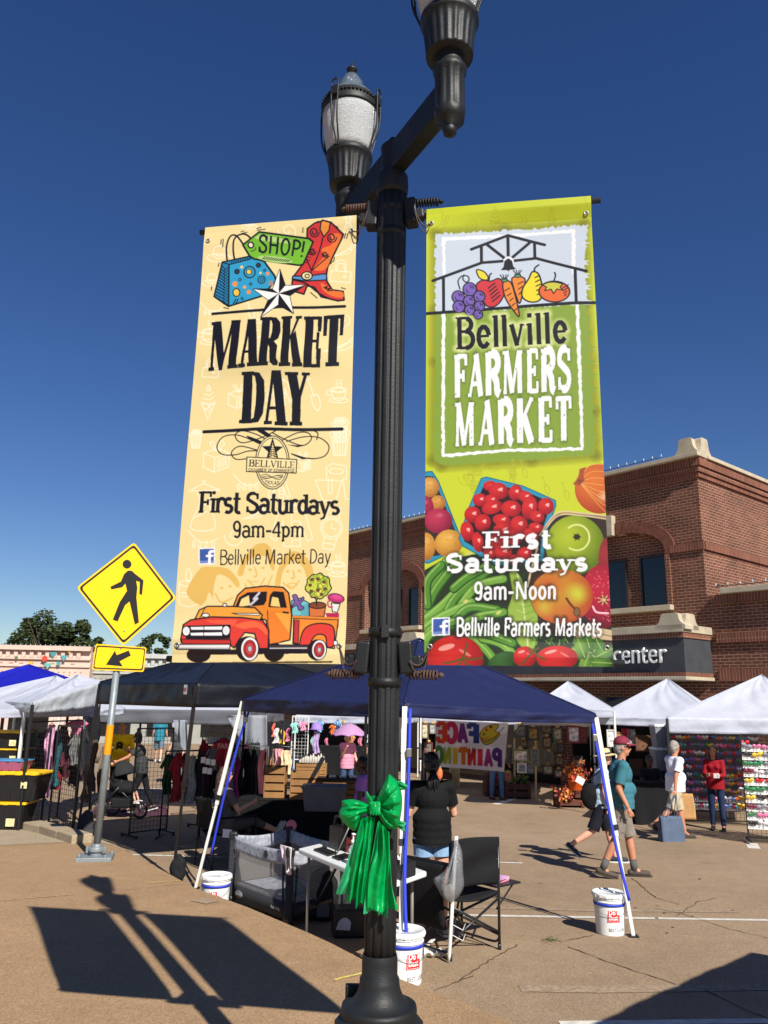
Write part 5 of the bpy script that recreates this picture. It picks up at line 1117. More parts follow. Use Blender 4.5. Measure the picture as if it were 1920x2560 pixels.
m_lens = M('prism_glass',(240,244,244),.12,var=.0,trans=.3,bump=.8,bscale=90,aniso=(1,1,5),spec=.8);m_dome = M('clear_dome',(190,205,215),.08,var=0,trans=.85,bump=.5,bscale=160,spec=.9)
def lantern(q):
	c = ldir(q);YY = 3.75;xx = 862
	# measured on the far lantern, then used for both
	z = lambda py: lz(py,YY,xx);w = lambda px,py: lr(px,py,YY)
	L_ = MB();zst0,zst1 = z(574),z(508)
	fl = lambda t,i: 1-(.09*max(0,math.cos(10*t))**.6 if i in (4,5,6) else 0)
	s0 = z(508)
	H_ = (s0-.33)
	L_.lathe([(.001,s0-.30),(.026,s0-.285),(.03,s0-.265),(.02,s0-.245),(.06,s0-.225),(.066,s0-.18),(.064,s0-.17),(.064,s0-.0),(.07,s0+.01),(.073,s0+.03),(.062,s0+.04),(.06,s0+.06),(.066,s0+.1),(.05,s0+.14)],c,60,flute=lambda t,i: 1-(.1*max(0,math.cos(10*t))**.5 if 6 <= i <= 7 else 0));stem = L_.build('stem',m_iron,lamp)
	zt,zb = z(392),z(470);rt,rb = w(116,392),w(95,470);B = MB()
	prof = [(rb*.5,zb-.005),(rb*.98,zb),(rb,zb+.01)]+[(rb+(rt*.95-rb)*(i/6)**1.6,zb+.01+(zt-.03-zb-.01)*i/6) for i in range(1,7)]+[(rt*.97,zt-.028),(rt,zt-.02),(rt,zt+.0),(rt*.93,zt+.008)]
	B.lathe(prof,c,120,flute=lambda t,i: 1-(.05*(.5+.5*math.cos(20*t)) if 2 <= i <= 7 else 0));cup = B.build('ballast_cup',m_iron,lamp)
	MB().tube(c+V(0,0,s0+.12),c+V(0,0,zb+.02),.05,.05,24).build('neck',m_iron,lamp)
	zr,zr2 = z(288),z(266);rg = w(137,262)
	G = MB();G.lathe([(rt*.9,zt),(rt*.97,zt+(zr-zt)*.15),(rg*.93,zt+(zr-zt)*.45),(rg*.985,zt+(zr-zt)*.75),(rg,zr+.005)],c,96,cap=False);gl = G.build('lens',m_lens,lamp,thick=.004)
	MB().lathe([(.05,zt+.03),(.06,zt+.08),(.05,zt+.2),(.02,zt+.22)],c,20).build('bulb',M('lamp_bulb',(214,214,206),.3,var=0),gl)
	RB = MB();RB.lathe([(rg*1.0,zr-.012),(rg*1.05,zr-.01),(rg*1.06,zr),(rg*1.02,(zr+zr2)/2),(rg*1.0,zr2+.01),(rg*.96,zr2+.014)],c,72,cap=False)
	for i in range(48):
		t = 2*math.pi*i/48;o = V(math.cos(t),math.sin(t),0);RB.ball(c+o*rg*1.035+V(0,0,zr2-.012),.0085,6,4)
	RB.build('ring',m_iron,lamp)
	zd = z(193);D = MB();D.lathe([(rg*.96,zr2+.01),(rg*.9,zr2+.03),(rg*.7,zr2+(zd-zr2)*.35),(rg*.45,zr2+(zd-zr2)*.55),(rg*.42,zr2+(zd-zr2)*.75),(rg*.25,zd),(.02,zd+.01)],c,72,cap=False);D.build('dome',m_dome,lamp,thick=.003)
	Fn = MB();zf = z(176);Fn.lathe([(.022,zd-.005),(.014,zd+.015),(.012,zf-.015),(.028,zf-.006),(.031,zf+.004),(.02,zf+.014),(.008,zf+.03),(.006,z(155)-.01),(.002,z(155))],c,24);Fn.build('finial',m_iron,lamp)
	for k in range(4):
		t = math.radians(-62+35+90*k);o = V(math.cos(t),math.sin(t),0);s = V(-o.y,o.x,0);C_ = MB()
		for sg in (-1,1):
			pts = [c+o*(rt*.99)+V(0,0,zt-.012)+s*.004*sg,c+o*(rt*1.08)+V(0,0,zt+.03)+s*.008*sg,c+o*(rg*1.12)+V(0,0,zt+(zr-zt)*.5)+s*.016*sg,c+o*(rg*1.16)+V(0,0,zr)+s*.02*sg,c+o*(rg*1.15)+V(0,0,zr2+.02)+s*.02*sg]
			C_.path(spl3(pts),.0052,6)
		top = c+o*(rg*1.15)+V(0,0,zr2+.02);C_.path([top+s*.02*math.cos(a)+V(0,0,.022*math.sin(a)) for a in [math.pi*i/8 for i in range(9)]],.0052,6)
		C_.box(c+o*(rg*1.09)+V(0,0,(zr+zr2)/2),(.03,.036,.05),Matrix.Rotation(t,3,'Z'));C_.build('cage_bar',m_iron,lamp)
def spl3(pts): return [Vector(p) for p in spl([tuple(p) for p in pts],n=6)]
lantern(alen);lantern(-alen)

# brackets, rods, springs
TH = .165;bd = V(math.cos(TH),-math.sin(TH),0);bn = V(-bd.y*-1,0,0);bn = V(bd.y,-bd.x,0)       # along the banners; towards the street
bn = V(-math.sin(TH),-math.cos(TH),0)
ZTOP,ZBOT,WA,WB = 3.888,1.835,.166,.917
def coil(b,P,d,L_,r,n=9):
	x,z = frame(d);pts = [P+d*(L_*i/(n*10))+x*r*math.cos(2*math.pi*i/10)+z*r*math.sin(2*math.pi*i/10) for i in range(n*10+1)];b.path(pts,.0048,5)
for zz,py in ((ZTOP,0),(ZBOT,1)):
	up = 1 if py == 0 else -1
	for dz in ((.03,-.1) if py == 0 else (.115,-.085)): br = MB();br.lathe([(r0*1.02,zz+dz-.018),(r0*1.13,zz+dz-.018),(r0*1.13,zz+dz+.018),(r0*1.02,zz+dz+.018)],cP,40);br.build('strap',m_iron,lamp)
	if py: br = MB();br.box(cP+V(0,-r0*1.13,zz+.115),(.03,.03,.05));br.build('strap_bolt',m_iron,lamp)
	for s in (-1,1):
		k = MB();d = bd*s;z0 = zz-(.0 if py == 0 else 0)
		k.bar(cP+d*r1*.9+V(0,0,z0+.01),cP+d*(r1+.05)+V(0,0,z0+.015),.07,.13,upv=(0,0,1));k.bar(cP+d*(r1+.04)+V(0,0,z0-.005),cP+d*(WA-.012)+V(0,0,z0),.045,.05,upv=(0,0,1));k.tube(cP+d*(WA-.02)+V(0,0,z0),cP+d*WA+V(0,0,z0),.022,.02,14)
		bk = k.build('banner_bracket',m_iron,lamp,bevel=.008)
		sp = MB();zs_ = zz+(.062 if py == 0 else -.055);coil(sp,cP+d*(r1+.03)+V(0,0,zs_),d,.115,.0175);sp.tube(cP+d*(r1+.02)+V(0,0,zs_),cP+d*(r1+.175)+V(0,0,zs_),.007);sp.tube(cP+d*(r1+.145)+V(0,0,zs_),cP+d*(r1+.15)+V(0,0,zs_),.022,.022,14);sp.tube(cP+d*(r1+.155)+V(0,0,zs_),cP+d*(r1+.168)+V(0,0,zs_),.012,.012,6);sp.build('spring',m_rust if (py or s < 0) else m_iron,bk)
		rd = MB();rd.tube(cP+d*(WA-.01)+V(0,0,zz),cP+d*(WB+(.03 if s < 0 else .035))+V(0,0,zz),.0135,.0135,12);rd.build('banner_rod',m_iron,bk)
# banners: printed cloth, hemmed over the rods
def banner(s,name,label,arr,seed):
	ra = random.Random(seed);ph = [ra.uniform(0,6.28) for _ in range(6)]
	r_ = root(name,label,'banner',cP+bd*s*(WA+WB)/2+V(0,0,ZBOT-.014))
	a0,a1 = (-WB,-WA) if s < 0 else (WA,WB-.008)
	H_ = ZTOP-ZBOT+.03
	C0 = np.array(cP);D = np.array(bd);N = np.array(bn)
	def fn(u,v):
		x = a0+(a1-a0)*u;z = ZTOP+.0145-H_*v
		dep = .0175-.006*np.clip((np.minimum(v,1-v)-.02)/.04,0,1)
		bil = np.clip((np.minimum(v,1-v)-.016)/.03,0,1)*(.012*np.sin(2.1*u+ph[0])+.008*np.sin(6*v+3*u+ph[1]))+.003*np.sin(17*v+2*u+ph[2])*np.sin(np.pi*u)+.0022*np.sin(43*v+ph[3])*np.exp(-((v-.93)/.05)**2)*2+.0012*np.sin(60*v+5*u+ph[4])*np.exp(-((v-.06)/.03)**2)
		if s < 0: bil = bil+.016*np.exp(-((v-.34)/.035)**2)*np.sin(np.pi*u)
		return C0+D*x[...,None]+N*(dep+bil)[...,None]+np.array([0,0,1.])*z[...,None]
	art_grid('printed_cloth',arr,fn,art_mat('banner_print' if s < 0 else 'banner_print_green',.34,.15,.8),r_)
	b = MB();f1 = lambda u,v: Vector(fn(np.array([u]),np.array([v]))[0])      # plain back of the cloth, the printed face is in front
	b.sheet(lambda u,v: f1(u,v)-bn*.003,12,60);b.build('backing',M('banner_back',(206,190,140) if s < 0 else (170,176,70),.5),r_)
	for u in (.03,.97):
		for v in (.037,.965):
			b = MB();p = f1(u,v)+bn*.002;b.lathe([(.006,0),(.007,.003),(.011,.002),(.012,0)],p,16,ax=bn,cap=False);b.build('grommet',m_steel,r_)
	b = MB();u = .97 if s < 0 else .03
	for v,z0 in ((.037,ZTOP+.01),(.965,ZBOT+.0)):
		p = f1(u,v)+bn*.004;q = cP+bd*s*(r1+.04)+bn*.045+V(0,0,z0-.0);b.path(spl3([p,p.lerp(q,.4)-V(0,0,.045),p.lerp(q,.75)-V(0,0,.03),q]),.0028,6)
		b.path(spl3([p,p.lerp(q,.3)-V(0,0,.075),p.lerp(q,.7)-V(0,0,.06),q]),.0022,6)
	b.build('tie',M('tie_wire',(70,52,44),.6),r_)
banner(-1,'market_banner','tan MARKET DAY banner with red boot and orange truck, hung from the lamp',art_market(),3)
banner(1,'farmers_banner','lime green FARMERS MARKET banner with printed produce, hung from the lamp',art_farmers(),9)

# green plastic bow tied round the pole
def plastic(name,c):
	m = cloth_mat(name,c,.42,.36,bump=.7,bscale=13,var=.12);m.node_tree.nodes['Principled BSDF'].inputs['Specular IOR Level'].default_value = .45;return m
m_green = plastic('green_plastic',(0,180,92));m_green2 = plastic('green_plastic_thin',(60,196,126))
YB = PY-.13
cb = lambda x,y,dep=0.0: at(820+.19433*x,1900+.19433*y,YB-dep)
bow = root('ribbon_bow','big crinkled green plastic bow tied round the black lamp pole','bow',cb(600,2000))
def loop(name,outl,knot,depth,nw,seed,mat):
	ra = random.Random(seed);O = spl(outl,True,6);n = len(O);kx_,ky_ = knot;b = MB();cx = sum(p[0] for p in O)/n;cy = sum(p[1] for p in O)/n;K_ = 14
	ph = ra.uniform(0,6)
	for side in (1,-1):
		vs = []
		for j in range(K_+1):
			s = j/K_
			for i in range(n):
				x = cx+(O[i][0]-cx)*s;y = cy+(O[i][1]-cy)*s;ang = math.atan2(y-ky_,x-kx_);dk = math.hypot(x-kx_,y-ky_)/400
				wr = (math.sin(ang*nw+ph)+.6*math.sin(ang*nw*2.3+1+ph+dk*2)+.35*math.sin(ang*nw*4.1+dk*6)+.4*math.sin(dk*11+ang*9+ph))*.010*min(1,.35+dk)*(1-s**6)
				vs.append(cb(x,y,side*(depth*math.sqrt(max(0,1-s*s))*min(1,.25+dk*1.3)+(wr if side > 0 else wr*.5))))
		b.add(vs,[(j*n+i,j*n+(i+1) % n,(j+1)*n+(i+1) % n,(j+1)*n+i) for j in range(K_) for i in range(n)],0,True)
	b.build(name,mat,bow)
loop('loop',[(600,600),(500,560),(440,535),(330,505),(230,510),(175,530),(180,590),(140,680),(170,760),(240,850),(345,912),(400,800),(430,720),(500,690),(590,660)],(610,625),.07,9,3,m_green)
loop('loop',[(625,560),(660,420),(720,290),(780,185),(830,215),(895,280),(945,420),(955,560),(930,760),(890,880),(800,890),(740,860),(680,770),(640,660)],(625,600),.075,9,5,m_green)
loop('loop',[(620,600),(560,500),(500,400),(490,470),(530,560),(590,610)],(610,620),.03,12,8,m_green2)
loop('loop',[(880,290),(920,268),(1000,310),(1030,345),(990,380),(930,385),(900,330)],(880,290),.025,12,12,m_green2)
loop('loop',[(880,800),(930,780),(1005,810),(985,860),(990,925),(930,890),(890,850)],(870,830),.02,10,15,m_green2)
def tail(L_,R_,pleats,amp,dep,seed,mat):
	ra = random.Random(seed);b = MB();Lc = spl(L_,False,8);Rc = spl(R_,False,8);nv = 40;nu = pleats*14;ph = ra.uniform(0,6)
	pick = lambda C,v: (lambda f: C[int(f)]+(C[min(int(f)+1,len(C)-1)]-C[int(f)])*(f-int(f)))(v*(len(C)-1))
	rag = [26*math.sin(i*.23+ph)+ra.uniform(-6,6) for i in range(nu+1)]
	vs = []
	for j in range(nv+1):
		v = j/nv;l = pick(Lc,v);r = pick(Rc,v)
		for i in range(nu+1):
			u = i/nu;p = l+(r-l)*u;fold = math.sin(6.283*(u*pleats*.62*(.7+.5*u)+.16*math.sin(v*3.4+ph)+.2*v*math.sin(ph)+ph))*(.7+.3*math.sin(v*4+ph*2))
			z = dep+amp*1.2*(fold*(.4+.6*v)+.3*math.sin(v*6+u*4+ph)+.1*math.sin(v*19+u*6+ph))
			vs.append(cb(p[0],p[1]+(rag[i] if v == 1 else 0),z))
	w = nu+1;b.add(vs,[(j*w+i,j*w+i+1,(j+1)*w+i+1,(j+1)*w+i) for j in range(nv) for i in range(nu)],0,True);b.build('tail',mat,bow)
tail([(420,760),(300,1150),(180,1500),(105,1700)],[(500,760),(420,1150),(300,1500),(215,1730)],1,.018,-.01,1,m_green2)
tail([(430,740),(350,1100),(270,1500),(225,1815)],[(560,740),(520,1100),(420,1500),(345,1800)],2,.022,.02,2,m_green)
tail([(500,720),(450,1100),(390,1500),(355,1890)],[(605,740),(570,1050),(520,1400),(465,1830)],2,.024,.045,3,m_green)
tail([(640,800),(570,1200),(510,1500),(455,1960)],[(740,900),(690,1250),(680,1600),(690,1960)],2,.02,.02,4,m_green2)
tail([(650,780),(620,1150),(530,1500),(505,1930)],[(745,880),(780,1200),(770,1600),(780,1930)],2,.026,.045,5,m_green)
tail([(700,850),(760,1150),(780,1500),(770,1930)],[(790,930),(800,1250),(830,1650),(905,1900)],1,.022,.02,6,m_green)
tail([(640,900),(640,1400),(640,1800),(640,1990)],[(760,900),(760,1400),(770,1800),(770,2010)],2,.018,-.03,7,m_green2)
b = MB();kc = cb(603,622,.05);b.ball(kc,(.017,.02,.024),20,14)
for i in range(9):
	t = 2*math.pi*i/9;b.path([kc+V(.017*math.cos(t+q*.16),.017*math.sin(t+q*.16),-.022+.0055*q) for q in range(9)],.0045,6)
b.build('knot',m_green,bow)
b = MB();zkn = kc.z;b.lathe([(r0*1.02,zkn-.03),(r0*1.06,zkn-.02),(r0*1.06,zkn+.02),(r0*1.02,zkn+.03)],cP,40,cap=False);b.build('band',m_green,bow)

# ================================================================ pedestrian crossing sign
m_yel2 = M('sign_yellow',(250,196,14),.35,var=.02);m_blk = M('sign_black',(22,20,20),.45,var=0);m_galv = M('galvanised',(132,140,142),.5,metal=.25,var=.1,scale=14)
sb = walk(238,2150);sign = root('crossing_sign','yellow diamond pedestrian crossing sign over an arrow plate on a grey post','road sign',sb)
YS = sb.y
ptop = at(297,1625,YS);pbot = V(sb.x,sb.y,sb.z)
pd = (ptop-pbot)
b = MB();b.tube(pbot+pd*.07,ptop,.045,.043,20);b.build('post',m_galv,sign)
fz_ = lambda py: (at(266,py,YS).z-pbot.z)/pd.z
b = MB();b.tube(pbot+pd*fz_(1886),pbot+pd*fz_(1812),.0465,.0465,20,cap=False);b.build('reflective_band',M('orange_band',(236,150,10),.4,var=.05),sign)
b = MB();b.box(pbot+V(0,0,.03),(.42,.36,.05),Matrix.Rotation(.2,3,'Z'));b.tube(pbot+V(0,0,.05),pbot+pd*.075,.075,.06,20);b.tube(pbot+pd*.04,pbot+pd*.06,.095,.09,20)
for sx in (-1,1):
	for sy in (-1,1): b.tube(pbot+V(sx*.16,sy*.13,.05),pbot+V(sx*.16,sy*.13,.085),.018,.018,6)
b.bar(pbot+pd*.05+V(-.13,0,0),pbot+pd*.05+V(.13,0,0),.03,.05);b.build('base_plate',m_galv,sign,bevel=.006)
# sign faces: turned a little to the left; traced on their own plane
SN = V(.12,-1,.02).normalized();
def splane(off):
	o = ptop+V(0,-.05,0)+SN*off
	def f(x,y):
		d = ray(*c3(x,y));return EYE+d*((o-EYE).dot(SN)/d.dot(SN))
	return f
def plate(name,pts,off,th,mat,parent,rad=0):
	f = splane(off);P = [f(*p) for p in pts];
	if rad:
		Q = []
		for i in range(len(P)):
			a,p,c = P[i-1],P[i],P[(i+1) % len(P)];da = (a-p).normalized();dc = (c-p).normalized()
			for t in range(6):
				k = t/5;Q.append((p+da*rad)*(1-k)**2+p*2*k*(1-k)+(p+dc*rad)*k*k)
		P = Q
	b = MB();n = len(P);b.add(P+[p-SN*th for p in P],[tuple(range(n))]+[(i,(i+1) % n,n+(i+1) % n,n+i) for i in range(n)]+[tuple(range(n,2*n))]);return b.build(name,mat,parent)
dia = [(1210,92),(1592,595),(1110,1028),(690,500)]
ctr = (1146,552);shr = lambda P,k,c: [(c[0]+(x-c[0])*k,c[1]+(y-c[1])*k) for x,y in P]
face = plate('diamond_panel',dia,0,.004,m_yel2,sign,.05)
plate('border',shr(dia,.955,ctr),.0012,.001,m_blk,face,.045);plate('field',shr(dia,.9,ctr),.0024,.001,m_yel2,face,.042)
plate('walker',[(1150,350),(1185,345),(1215,375),(1294,436),(1280,568),(1256,560),(1260,450),(1228,440),(1238,500),(1230,590),(1252,815),(1216,836),(1168,626),(1128,660),(1060,808),(1016,790),(1080,630),(1145,530),(1130,465),(1102,498),(1005,518),(995,494),(1090,446),(1118,380)],.0036,.001,m_blk,face)
plate('walker_head',[(1145+40*math.cos(t*.3),290+40*math.sin(t*.3)) for t in range(21)],.0036,.001,m_blk,face)
ar = [(862,1008),(1322,1040),(1296,1262),(828,1242)];ac = (1077,1138)
face2 = plate('arrow_panel',ar,.0,.004,m_yel2,sign,.03)
shx = lambda P,kx,ky: [(ac[0]+(x-ac[0])*kx,ac[1]+(y-ac[1])*ky) for x,y in P]
plate('border',shx(ar,.955,.9),.0012,.001,m_blk,face2,.028);plate('field',shx(ar,.915,.79),.0024,.001,m_yel2,face2,.026)
plate('arrow',[(955,1197),(1036,1070),(1052,1110),(1160,1068),(1180,1114),(1078,1166),(1106,1212)],.0036,.001,m_blk,face2)
b = MB()
for x,y in ((1182,352),(1120,893),(1090,1050),(1068,1228)): b.ball(splane(.004)(x,y),.011,8,6)
b.build('bolts',m_steel,sign)
# ================================================================ pop-up canopies
m_wleg = M('white_enamel',(214,214,208),.35,var=.05);m_bleg = M('black_enamel',(30,30,32),.4,var=.1);m_plast = M('black_plastic',(22,22,24),.45)
m_navy = cloth_mat('navy_cloth',(32,38,76),.1,.55,.5,7,var=.1);m_black = cloth_mat('black_cloth',(20,22,30),.03,.5,.45,7,var=.15)
m_blue = cloth_mat('royal_blue_cloth',(30,34,170),.2,.55,.6,9,var=.12);m_white = cloth_mat('white_cloth',(204,208,220),.3,.6,.6,7,var=.04);m_silver = cloth_mat('silver_cloth',(206,212,216),.3,.45,.8,12,var=.08)
def vnoise(x,y,s): return math.sin(x*3.1+s)*math.sin(y*2.7+s*1.7)+.5*math.sin(x*7.3+y*4.1+s*2.1)+.25*math.sin(x*15+y*11+s)
def canopy(name,label,eave,peak,val,feet,roofm,legm,seed,group='pop up canopies',sag=.06,valm=None,vals=None,truss=True,legs=(0,1,2,3),legw=.038,wr=.022):
	E = [Vector(e) for e in eave];P = Vector(peak);c = sum(feet,V(0,0,0))/4
	r_ = root(name,label,'canopy',c,group)
	b = MB()
	for i in range(4):
		a,d = E[i],E[(i+1) % 4];nrm = (d-a).cross(P-a).normalized();L_ = (d-a).length
		if nrm.z < 0: nrm = -nrm
		def fn(u,v,a=a,d=d,nrm=nrm,L_=L_,i=i):
			p = a.lerp(d,u).lerp(P,v);k = math.sin(math.pi*u)*math.sin(math.pi*min(1,v*.8+.12))
			return p-nrm*(sag*k*(1-v*.3))+nrm*wr*k*vnoise(u*L_*1.3,v*3,seed+i)
		b.sheet(fn,28,18)
	b.build('roof',roofm,r_)
	b = MB()
	for e_ in E: b.path([e_.lerp(P,q/8)+V(0,0,.004) for q in range(9)],.009,5)
	b.build('seam',roofm,r_)
	for i in range(4):
		a,d = E[i],E[(i+1) % 4];o = (d-a).cross(V(0,0,1)).normalized();L_ = (d-a).length
		if o.dot(a-c) < 0: o = -o
		h0,h1 = vals[i] if vals else (val,val)
		def fn(u,v,a=a,d=d,o=o,L_=L_,i=i,h0=h0,h1=h1):
			h = h0+(h1-h0)*u;sg = .02*math.sin(math.pi*u)
			return a.lerp(d,u)-V(0,0,h*v*(1-.06*math.sin(math.pi*u))+sg*(v))+o*(.012+.012*vnoise(u*L_*2,v*1.5,seed+i*3)*math.sin(math.pi*u)**.5+.01*v*math.sin(u*L_*9+seed)+.009*math.sin(v*8+u*L_*1.7+seed+i)*math.sin(math.pi*u)**.3)
		b = MB();b.sheet(fn,44,6);b.build('valance',valm or roofm,r_,thick=.003)
	for i in legs:
		t = E[i]-V(0,0,.03);f = Vector(feet[i]);b = MB();mid = t.lerp(f,.52);b.bar(t,mid+(f-t)*.04,legw*1.15);b.bar(mid,f+V(0,0,.01),legw*.85);lg = b.build('leg',legm,r_)
		b = MB();b.bar(mid+(t-f)*.012,mid-(t-f)*.012,legw*1.7);b.build('slider',m_plast,lg)
		b = MB();b.box(f+V(0,0,.008),(.09,.09,.014));b.build('foot',m_plast,lg)
	if truss:
		b = MB();dz = V(0,0,-val*.26)
		for i in range(4):
			cc = sum(E,V(0,0,0))/4;ins = lambda q: q+V(cc.x-q.x,cc.y-q.y,0).normalized()*.09-V(0,0,.03)
			a,d = ins(E[i]),ins(E[(i+1) % 4]);m_ = a.lerp(d,.5)
			for p,q in ((a,m_),(m_,d)):
				b.bar(p+dz*.4,q+dz*2.6,.018,.028);b.bar(p+dz*2.6,q+dz*.4,.018,.028)
		for i in range(4): b.bar(E[i].lerp(P,.03)+V(0,0,-.13),P+V(0,0,-.24),.02,.026)
		b.tube(P+V(0,0,-.02),P+V(0,0,-.45),.022,.022,8);b.build('truss',legm,r_)
	return r_
def drop(e,lean=V(0,0,0)):
	x,y = e.x+lean.x,e.y+lean.y;return V(x,y,zst(x,y))
# navy slant-leg canopy over the face painting booth
nf = [gnd(489,2222),gnd(1000,2462),gnd(1583,2342)]
eL,eN,eR = at(607,1747,nf[0].y-.12),at(1012,1758,nf[1].y+.38),at(1489,1786,nf[2].y+.18);eF = eL+eR-eN;pk = at(1048,1597,(eL.y+eR.y)/2)
fF = nf[0]+nf[2]-nf[1];fF.z = zst(fF.x,fF.y)
navy = canopy('navy_canopy','navy blue canopy on splayed white legs over the face painting booth',[eL,eN,eR,eF],pk,.12,[nf[0],nf[1],nf[2],fF],m_navy,m_wleg,1,vals=[(.15,.12),(.115,.085),(.09,.1),(.1,.15)],sag=.07)
m_strap = M('blue_webbing',(36,58,190),.6,var=.08,bump=.2,bscale=200)
def ratchet(label,pts,w=.028):
	r_ = root('ratchet_strap',label,'strap',pts[-1],'blue ratchet straps')
	b = MB();b.path([p for p in pts],.001,4);b = MB()
	P = spl3(pts);vs = []
	for i,p in enumerate(P):
		d = (P[min(i+1,len(P)-1)]-P[max(i-1,0)]);s = d.cross(V(0,1,0)).normalized()*w/2;vs += [p-s,p+s]
	b.add(vs,[(2*i,2*i+1,2*i+3,2*i+2) for i in range(len(P)-1)],0,True);b.build('webbing',m_strap,r_,thick=.003)
	b = MB();q = P[len(P)//5];b.box(q,(.04,.03,.07));b.build('buckle',m_steel,r_,bevel=.004)
def legpt(i,t,off=V(0,0,0)):
	a = [eL,eN,eR][i];return a.lerp(nf[i],t)+off
ratchet('blue strap hanging beside the splayed leg at the left corner of the navy canopy',[legpt(0,.06,V(.12,-.02,0)),legpt(0,.2,V(.09,-.03,0)),legpt(0,.5,V(.07,-.04,0)),legpt(0,.82,V(.09,-.05,0))])
ratchet('blue strap hanging by the canopy leg behind the lamp pole',[legpt(1,.02,V(.045,-.04,0)),legpt(1,.4,V(.035,-.05,0)),legpt(1,.65,V(.02,-.06,0)),legpt(1,.9,V(.05,-.06,0))])
ratchet('blue strap hanging beside the splayed leg at the right corner of the navy canopy',[legpt(2,.02,V(-.06,-.03,0)),legpt(2,.25,V(-.05,-.05,0)),legpt(2,.6,V(-.035,-.06,0)),legpt(2,.84,V(.0,-.08,0))])
# black canopy beside it
bB = gnd(432,2193);bA = V(-5.0,14.0,zst(0,14));u_ = V(bB.x-bA.x,bB.y-bA.y,0).normalized();w_ = V(-u_.y,u_.x,0)
bC = bB+w_*3.0;bD = bA+w_*3.0
for q in (bC,bD): q.z = zst(q.x,q.y)
eA,eB = at(250,1705,bA.y-.4),at(491,1707,bB.y-.4);eC = eB+w_*2.75+V(0,0,.0);eD = eA+w_*2.75;pkb = at(565,1622,(eA.y+eC.y)/2)
blk = canopy('black_canopy','black canopy with a small white ABC patch on its valance beside the navy canopy',[eA,eB,eC,eD],pkb,.3,[bA,bB,bC,bD],m_black,m_bleg,4,vals=[(.36,.31),(.31,.3),(.3,.3),(.3,.36)])
pa = at(475,1722,eB.y+.02);o = V(eB.x-eA.x,eB.y-eA.y,0).normalized();nn_ = V(o.y,-o.x,0)
MB().flat([(-.06,-.07),(.05,-.07),(.05,.05),(-.06,.05)],pa+nn_*.06,o,V(0,0,1)).build('patch',M('white_patch',(220,220,220),.6,var=0),blk)
text_mesh('patch_text','ABC',.06,pa+nn_*.064+o*-.055-V(0,0,.03),o,V(0,0,1),M('patch_red',(170,40,44),.6,var=0),blk,sx=.8,bold=.003)
def tent(label,front_l,front_r,depth,peak,val,mat,seed,legm=m_wleg,vals=None,valm=None,dirn=None,truss=True,legs=(0,1,2,3)):
	a = at(*front_l);c = at(*front_r);d = V(c.x-a.x,c.y-a.y,0).normalized();w = V(-d.y,d.x,0) if dirn is None else V(*dirn).normalized()
	E = [a,c,c+w*depth,a+w*depth];P = at(*peak);return canopy('pop_up_canopy',label,E,P,val,[drop(e) for e in E],mat,legm,seed,vals=vals,valm=valm,truss=truss,legs=legs)
# left side
tent('royal blue canopy roof rising behind the white canopies at the left edge',(-230,1748,18.6),(158,1705,19.2),3.2,(72,1661,20.4),.12,m_blue,11)
tent('plain white canopy at the left edge, its roof sloping up behind the silver edged canopy',(-260,1778,14.6),(62,1774,14.0),3.2,(140,1690,16.6),.13,m_white,13,legs=(0,1,3))
tent('white canopy with a wide silver valance between the yellow lidded bins and the black canopy',(82,1757,13.4),(254,1704,15.7),2.0,(194,1688,15.6),.2,m_white,17,m_bleg,vals=[(.16,.5),(.2,.2),(.2,.2),(.16,.16)],valm=m_silver,dirn=(-.6,.8,0))
tent('white canopy under whose shade-painted grey valance the clothes racks hang, seen below the black canopy',(215,1772,17.6),(628,1776,17.2),3.0,(430,1712,18.9),.3,m_white,19,m_bleg,legs=(2,3),valm=cloth_mat('grey_valance',(100,102,108),.1))  # white valance lying in shade; that shade is put into its grey colour
# tents across the street
tent('white canopy over the children clothes, seen between the navy canopy and the lamp pole',(740,1788,25.5),(1005,1793,24.8),3.0,(872,1735,26.5),.22,m_white,23)
tent('white canopy over the wooden crafts under the brick building',(1052,1790,21.8),(1482,1797,20.8),3.0,(1270,1722,22.6),.18,m_white,29)
tent('white canopy whose peak shows between the green banner and the navy canopy edge',(1325,1770,18.8),(1535,1773,18.4),2.2,(1421,1703,19.7),.2,m_white,31,legs=(1,2))
tent('white canopy over the dark booth behind the man in the maroon cap',(1493,1790,20.0),(1800,1800,18.8),2.9,(1669,1697,20.4),.2,m_white,37)
tent('large white canopy at the right edge over the hair bow racks',(1667,1793,16.4),(2060,1797,16.2),3.1,(1905,1687,17.8),.31,m_white,41,m_bleg,dirn=(.39,.92,0))
# grey side curtains of the far white tent
m_curt = cloth_mat('grey_curtain',(150,154,162),.2,.7,.5,7)
def curtain(label,px0,px1,top,bot0,bot1,Y,seed):
	b = MB()
	def fn(u,v):
		bot = bot0+(bot1-bot0)*u;p = at(px0+(px1-px0)*u,top+(bot-top)*v,Y);return p+V(0,.05*math.sin(u*14+seed)+.03*math.sin(v*5+u*5),0)
	b.sheet(fn,24,16);b.build('side_curtain',m_curt,thick=.004,label=label,cat='curtain',group='grey side curtains')
curtain('grey curtain hanging at the left end of the tent under the black canopy',205,250,1790,1985,1840,17.4,1)
curtain('grey curtain curving beside the man in sunglasses',570,668,1788,1800,1955,16.9,2)
curtain('short grey curtain above the rack of tops, left of the black canopy leg',430,470,1800,1812,1905,17.3,3)
